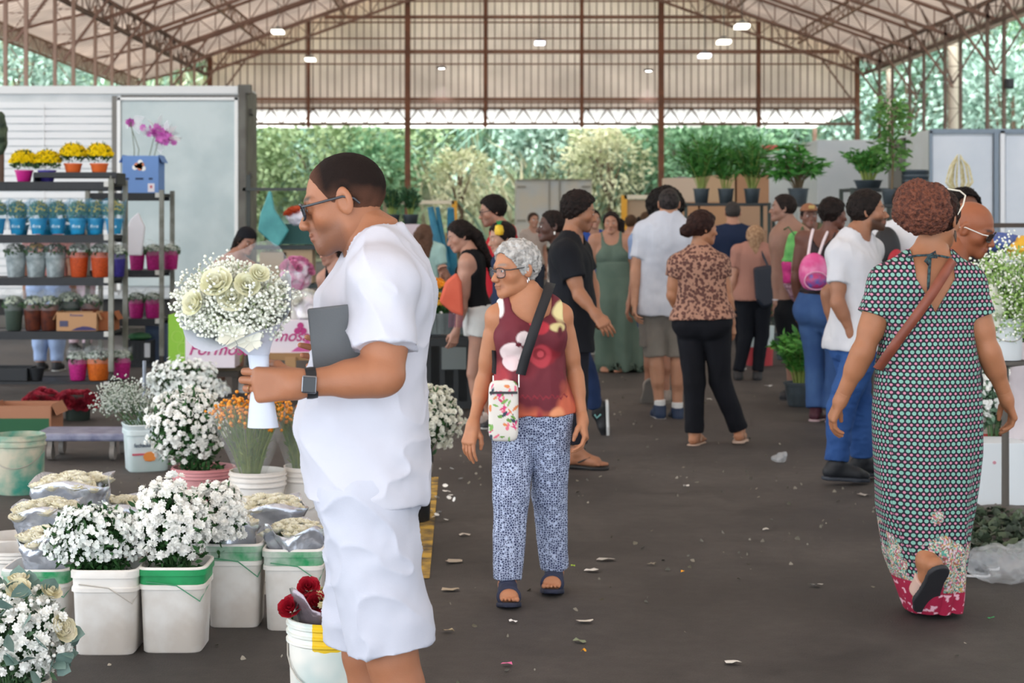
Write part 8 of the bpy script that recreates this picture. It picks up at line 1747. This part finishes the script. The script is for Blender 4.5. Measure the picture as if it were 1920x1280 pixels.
for k, (px_, py_, c_, r_) in enumerate(LIT):
    p = FL(px_, py_); V = []; n_ = 9; r_ *= .62
    for i in range(n_): a = 6.28*i/n_; q = r_*(.6+.5*random.random()); V.append((q*math.cos(a)*1.2, q*math.sin(a)*.5*3*.5, .004+random.random()*.012))
    mb = MB(); mb.add([(0, 0, .012)]+V, [(0, i+1, (i+1) % n_+1) for i in range(n_)]); nm = {'#e8a020': 'orange petal', '#a8c838': 'lime leaf', '#e070a0': 'pink ribbon scrap', '#2fa05c': 'green plastic scrap'}.get(c_, 'pale paper scrap')
    o = mb.build(nm.replace(' ', '_'), mat(c_, .8), None, loc=p); o.rotation_euler.z = rnd(-.4, .4)
    near = ['right of the elderly woman\'s sandals', 'above the bent scrap right of the elderly woman', 'below the elderly woman, right of centre', 'small one directly below the elderly woman', 'lying near the front man\'s calf', 'far out on the open floor, right one', 'near the bottom edge, middle', 'beside the elderly woman\'s left sandal', 'at the bottom edge left of centre', 'near the bottom edge, right of centre', 'topmost between the man in white and the elderly woman', 'second between the man in white and the elderly woman', 'third between the man in white and the elderly woman', 'on the floor under the plastic bag at right', 'beside the orange petal near the bottom edge', 'alone in the open floor beyond the middle', 'below the woman in leopard print', 'left of the bearded man\'s shoes', 'white one behind the woman in leopard print', 'beside the feet of the leopard-print woman', 'white sheet near the right stall', 'left of the dotted dress on the open floor', 'small dull one right of the elderly woman'][k]
    tag(o, '%s %s' % (nm, near), 'litter')
n = 2600; x = rg.uniform(-2.4, 4.5, n); y = rg.uniform(5.6, 17, n); keep = vnoise(np.stack([x, y, y*0], 1), .9, 3)+.5*vnoise(np.stack([x, y, y*0], 1), 3, 5) > rg.uniform(-.6, .9, n); x = x[keep]; y = y[keep]; n = len(x)
V, Q = stamp(*LEAF, np.stack([x, y, 0*x+.004], 1), frames(np.stack([rg.normal(size=n), rg.normal(size=n), 0*x+.08], 1)), .022*rg.uniform(.3, 1.3, n)); 
tag(quads('floor_debris', V, Q, mat('#4d4a3a', .9, col2='#9a9488', ns=3.)), 'tiny leaf bits and stalks strewn over the asphalt', 'debris', kind='stuff')
for k, (px_, py_) in enumerate(((820, 915), (842, 925), (835, 935), (815, 968), (828, 972), (860, 900), (808, 930), (850, 880), (824, 922), (846, 931), (838, 941), (812, 962), (833, 965), (820, 975), (838, 915), (829, 934))):
    p = FL(px_, py_); V, Q = lay(DAISY, np.array([p+np.array([rnd(-.05, .05), rnd(-.05, .05), .01]) for _ in range(1)]), np.array([[0, 0, 1.]]), .016, .4); o = quads('fallen_blossom', V-p, Q, WHITE(), None, loc=p); tag(o, 'fallen white blossom on the floor below the black bucket', 'blossom', 'fallen blossoms near the black bucket')
# elderly woman's handbag
def handbag():
    Y = 6.83; c = P(944, 770, Y); o = empty('crossbody_bag', c, 'small white crossbody bag printed with pink leaves, worn by the elderly woman', 'bag')
    V, Q = nets(lambda p: (lambda q: ((np.abs(q[:, 0]/.060)**5+np.abs(q[:, 2]/.122)**7+np.abs(q[:, 1]/.022)**2.5)**(1/5)-1)*.02)((p-c).astype(np.float32)), c-.16, c+.16, .0035)
    L = V-c; C = np.tile(np.array(srgb('#e2dcd4')), (len(V), 1)); pal = ['#d9487c', '#6f9a4c', '#e8788c', '#3c4a5a', '#e08a54', '#d9487c', '#7fae5c']
    r_ = np.random.default_rng(5)
    for k in range(44):
        x0, z0_ = r_.uniform(-.055, .055), r_.uniform(-.115, .115); a = r_.uniform(0, 3.14); u = (L[:, 0]-x0)*math.cos(a)+(L[:, 2]-z0_)*math.sin(a); v = -(L[:, 0]-x0)*math.sin(a)+(L[:, 2]-z0_)*math.cos(a)
        m = (u/r_.uniform(.01, .017))**2+(v/r_.uniform(.003, .007))**2 < 1; C[m] = srgb(pal[k % 7])
    me = mesh_np('bag_body', L, Q); ca = me.color_attributes.new('Col', 'FLOAT_COLOR', 'POINT'); ca.data.foreach_set('color', np.concatenate([C, np.ones((len(C), 1))], 1).astype(np.float32).ravel()); link('bag_body', me, mat('#ffffff', .7, vcol=True, key='vc_cloth'), o)
    mb = MB(); mb.box((0, -.024, .075), (.112, .006, .009)); mb.build('zip', mat('#26262a', .4), o)
    def strap(pts, w):
        V = []; Fq = []
        for i, p in enumerate(pts):
            p = np.array(p)-c; V += [p+np.array([-w, 0, .004]), p+np.array([w, -.0, -.004]), p+np.array([w, .004, -.004]), p+np.array([-w, .004, .004])]
        for i in range(len(pts)-1):
            for q in range(4): Fq.append((4*i+q, 4*i+(q+1) % 4, 4*i+4+(q+1) % 4, 4*i+4+q))
        return np.array(V), np.array(Fq)
    V, Q = strap([P(976, 702, 6.84), P(985, 670, 6.83), P(998, 630, 6.80), P(1010, 595, 6.84), P(1022, 562, 6.88), P(1030, 538, 6.95), P(1033, 530, 7.02)], .020); quads('strap', V, Q, mat('#1c1c20', .7), o)
    V, Q = strap([P(926, 700, 6.86), P(927, 680, 6.9), P(926, 655, 6.95)], .009); quads('strap', V, Q, mat('#1c1c20', .7), o)
    mb = MB(); [mb.tube([P(px_, py_, 6.84)-c, P(px_, py_+24, 6.83)-c], .003, 6) for px_, py_ in ((973, 702), (925, 704))]; mb.build('metal_clasps', mat('#c9c6c0', .25, metal=1), o, smooth=True)
handbag()
def crossbody():
    Y = 6.45; c = P(1735, 600, Y); pts = [P(1788, 487, 6.56), P(1772, 512, 6.50), P(1748, 550, 6.475), P(1720, 590, 6.475), P(1690, 630, 6.48), P(1665, 665, 6.49), P(1646, 692, 6.55)]
    o = empty('bag_strap', c, 'brown leather crossbody strap over the dotted dress', 'bag strap'); V = []; Fq = []
    for i, p in enumerate(pts):
        d = nrm(pts[min(i+1, len(pts)-1)]-pts[max(i-1, 0)]); s_ = nrm(np.cross(d, [0, 1, 0]))*.019; p = p-c; V += [p+s_, p-s_, p-s_+np.array([0, .004, 0]), p+s_+np.array([0, .004, 0])]
    for i in range(len(pts)-1):
        for q in range(4): Fq.append((4*i+q, 4*i+(q+1) % 4, 4*i+4+(q+1) % 4, 4*i+4+q))
    quads('strap', np.array(V), np.array(Fq), mat('#8a4a36', .5, col2='#7a3e2c', ns=12.), o)
crossbody()
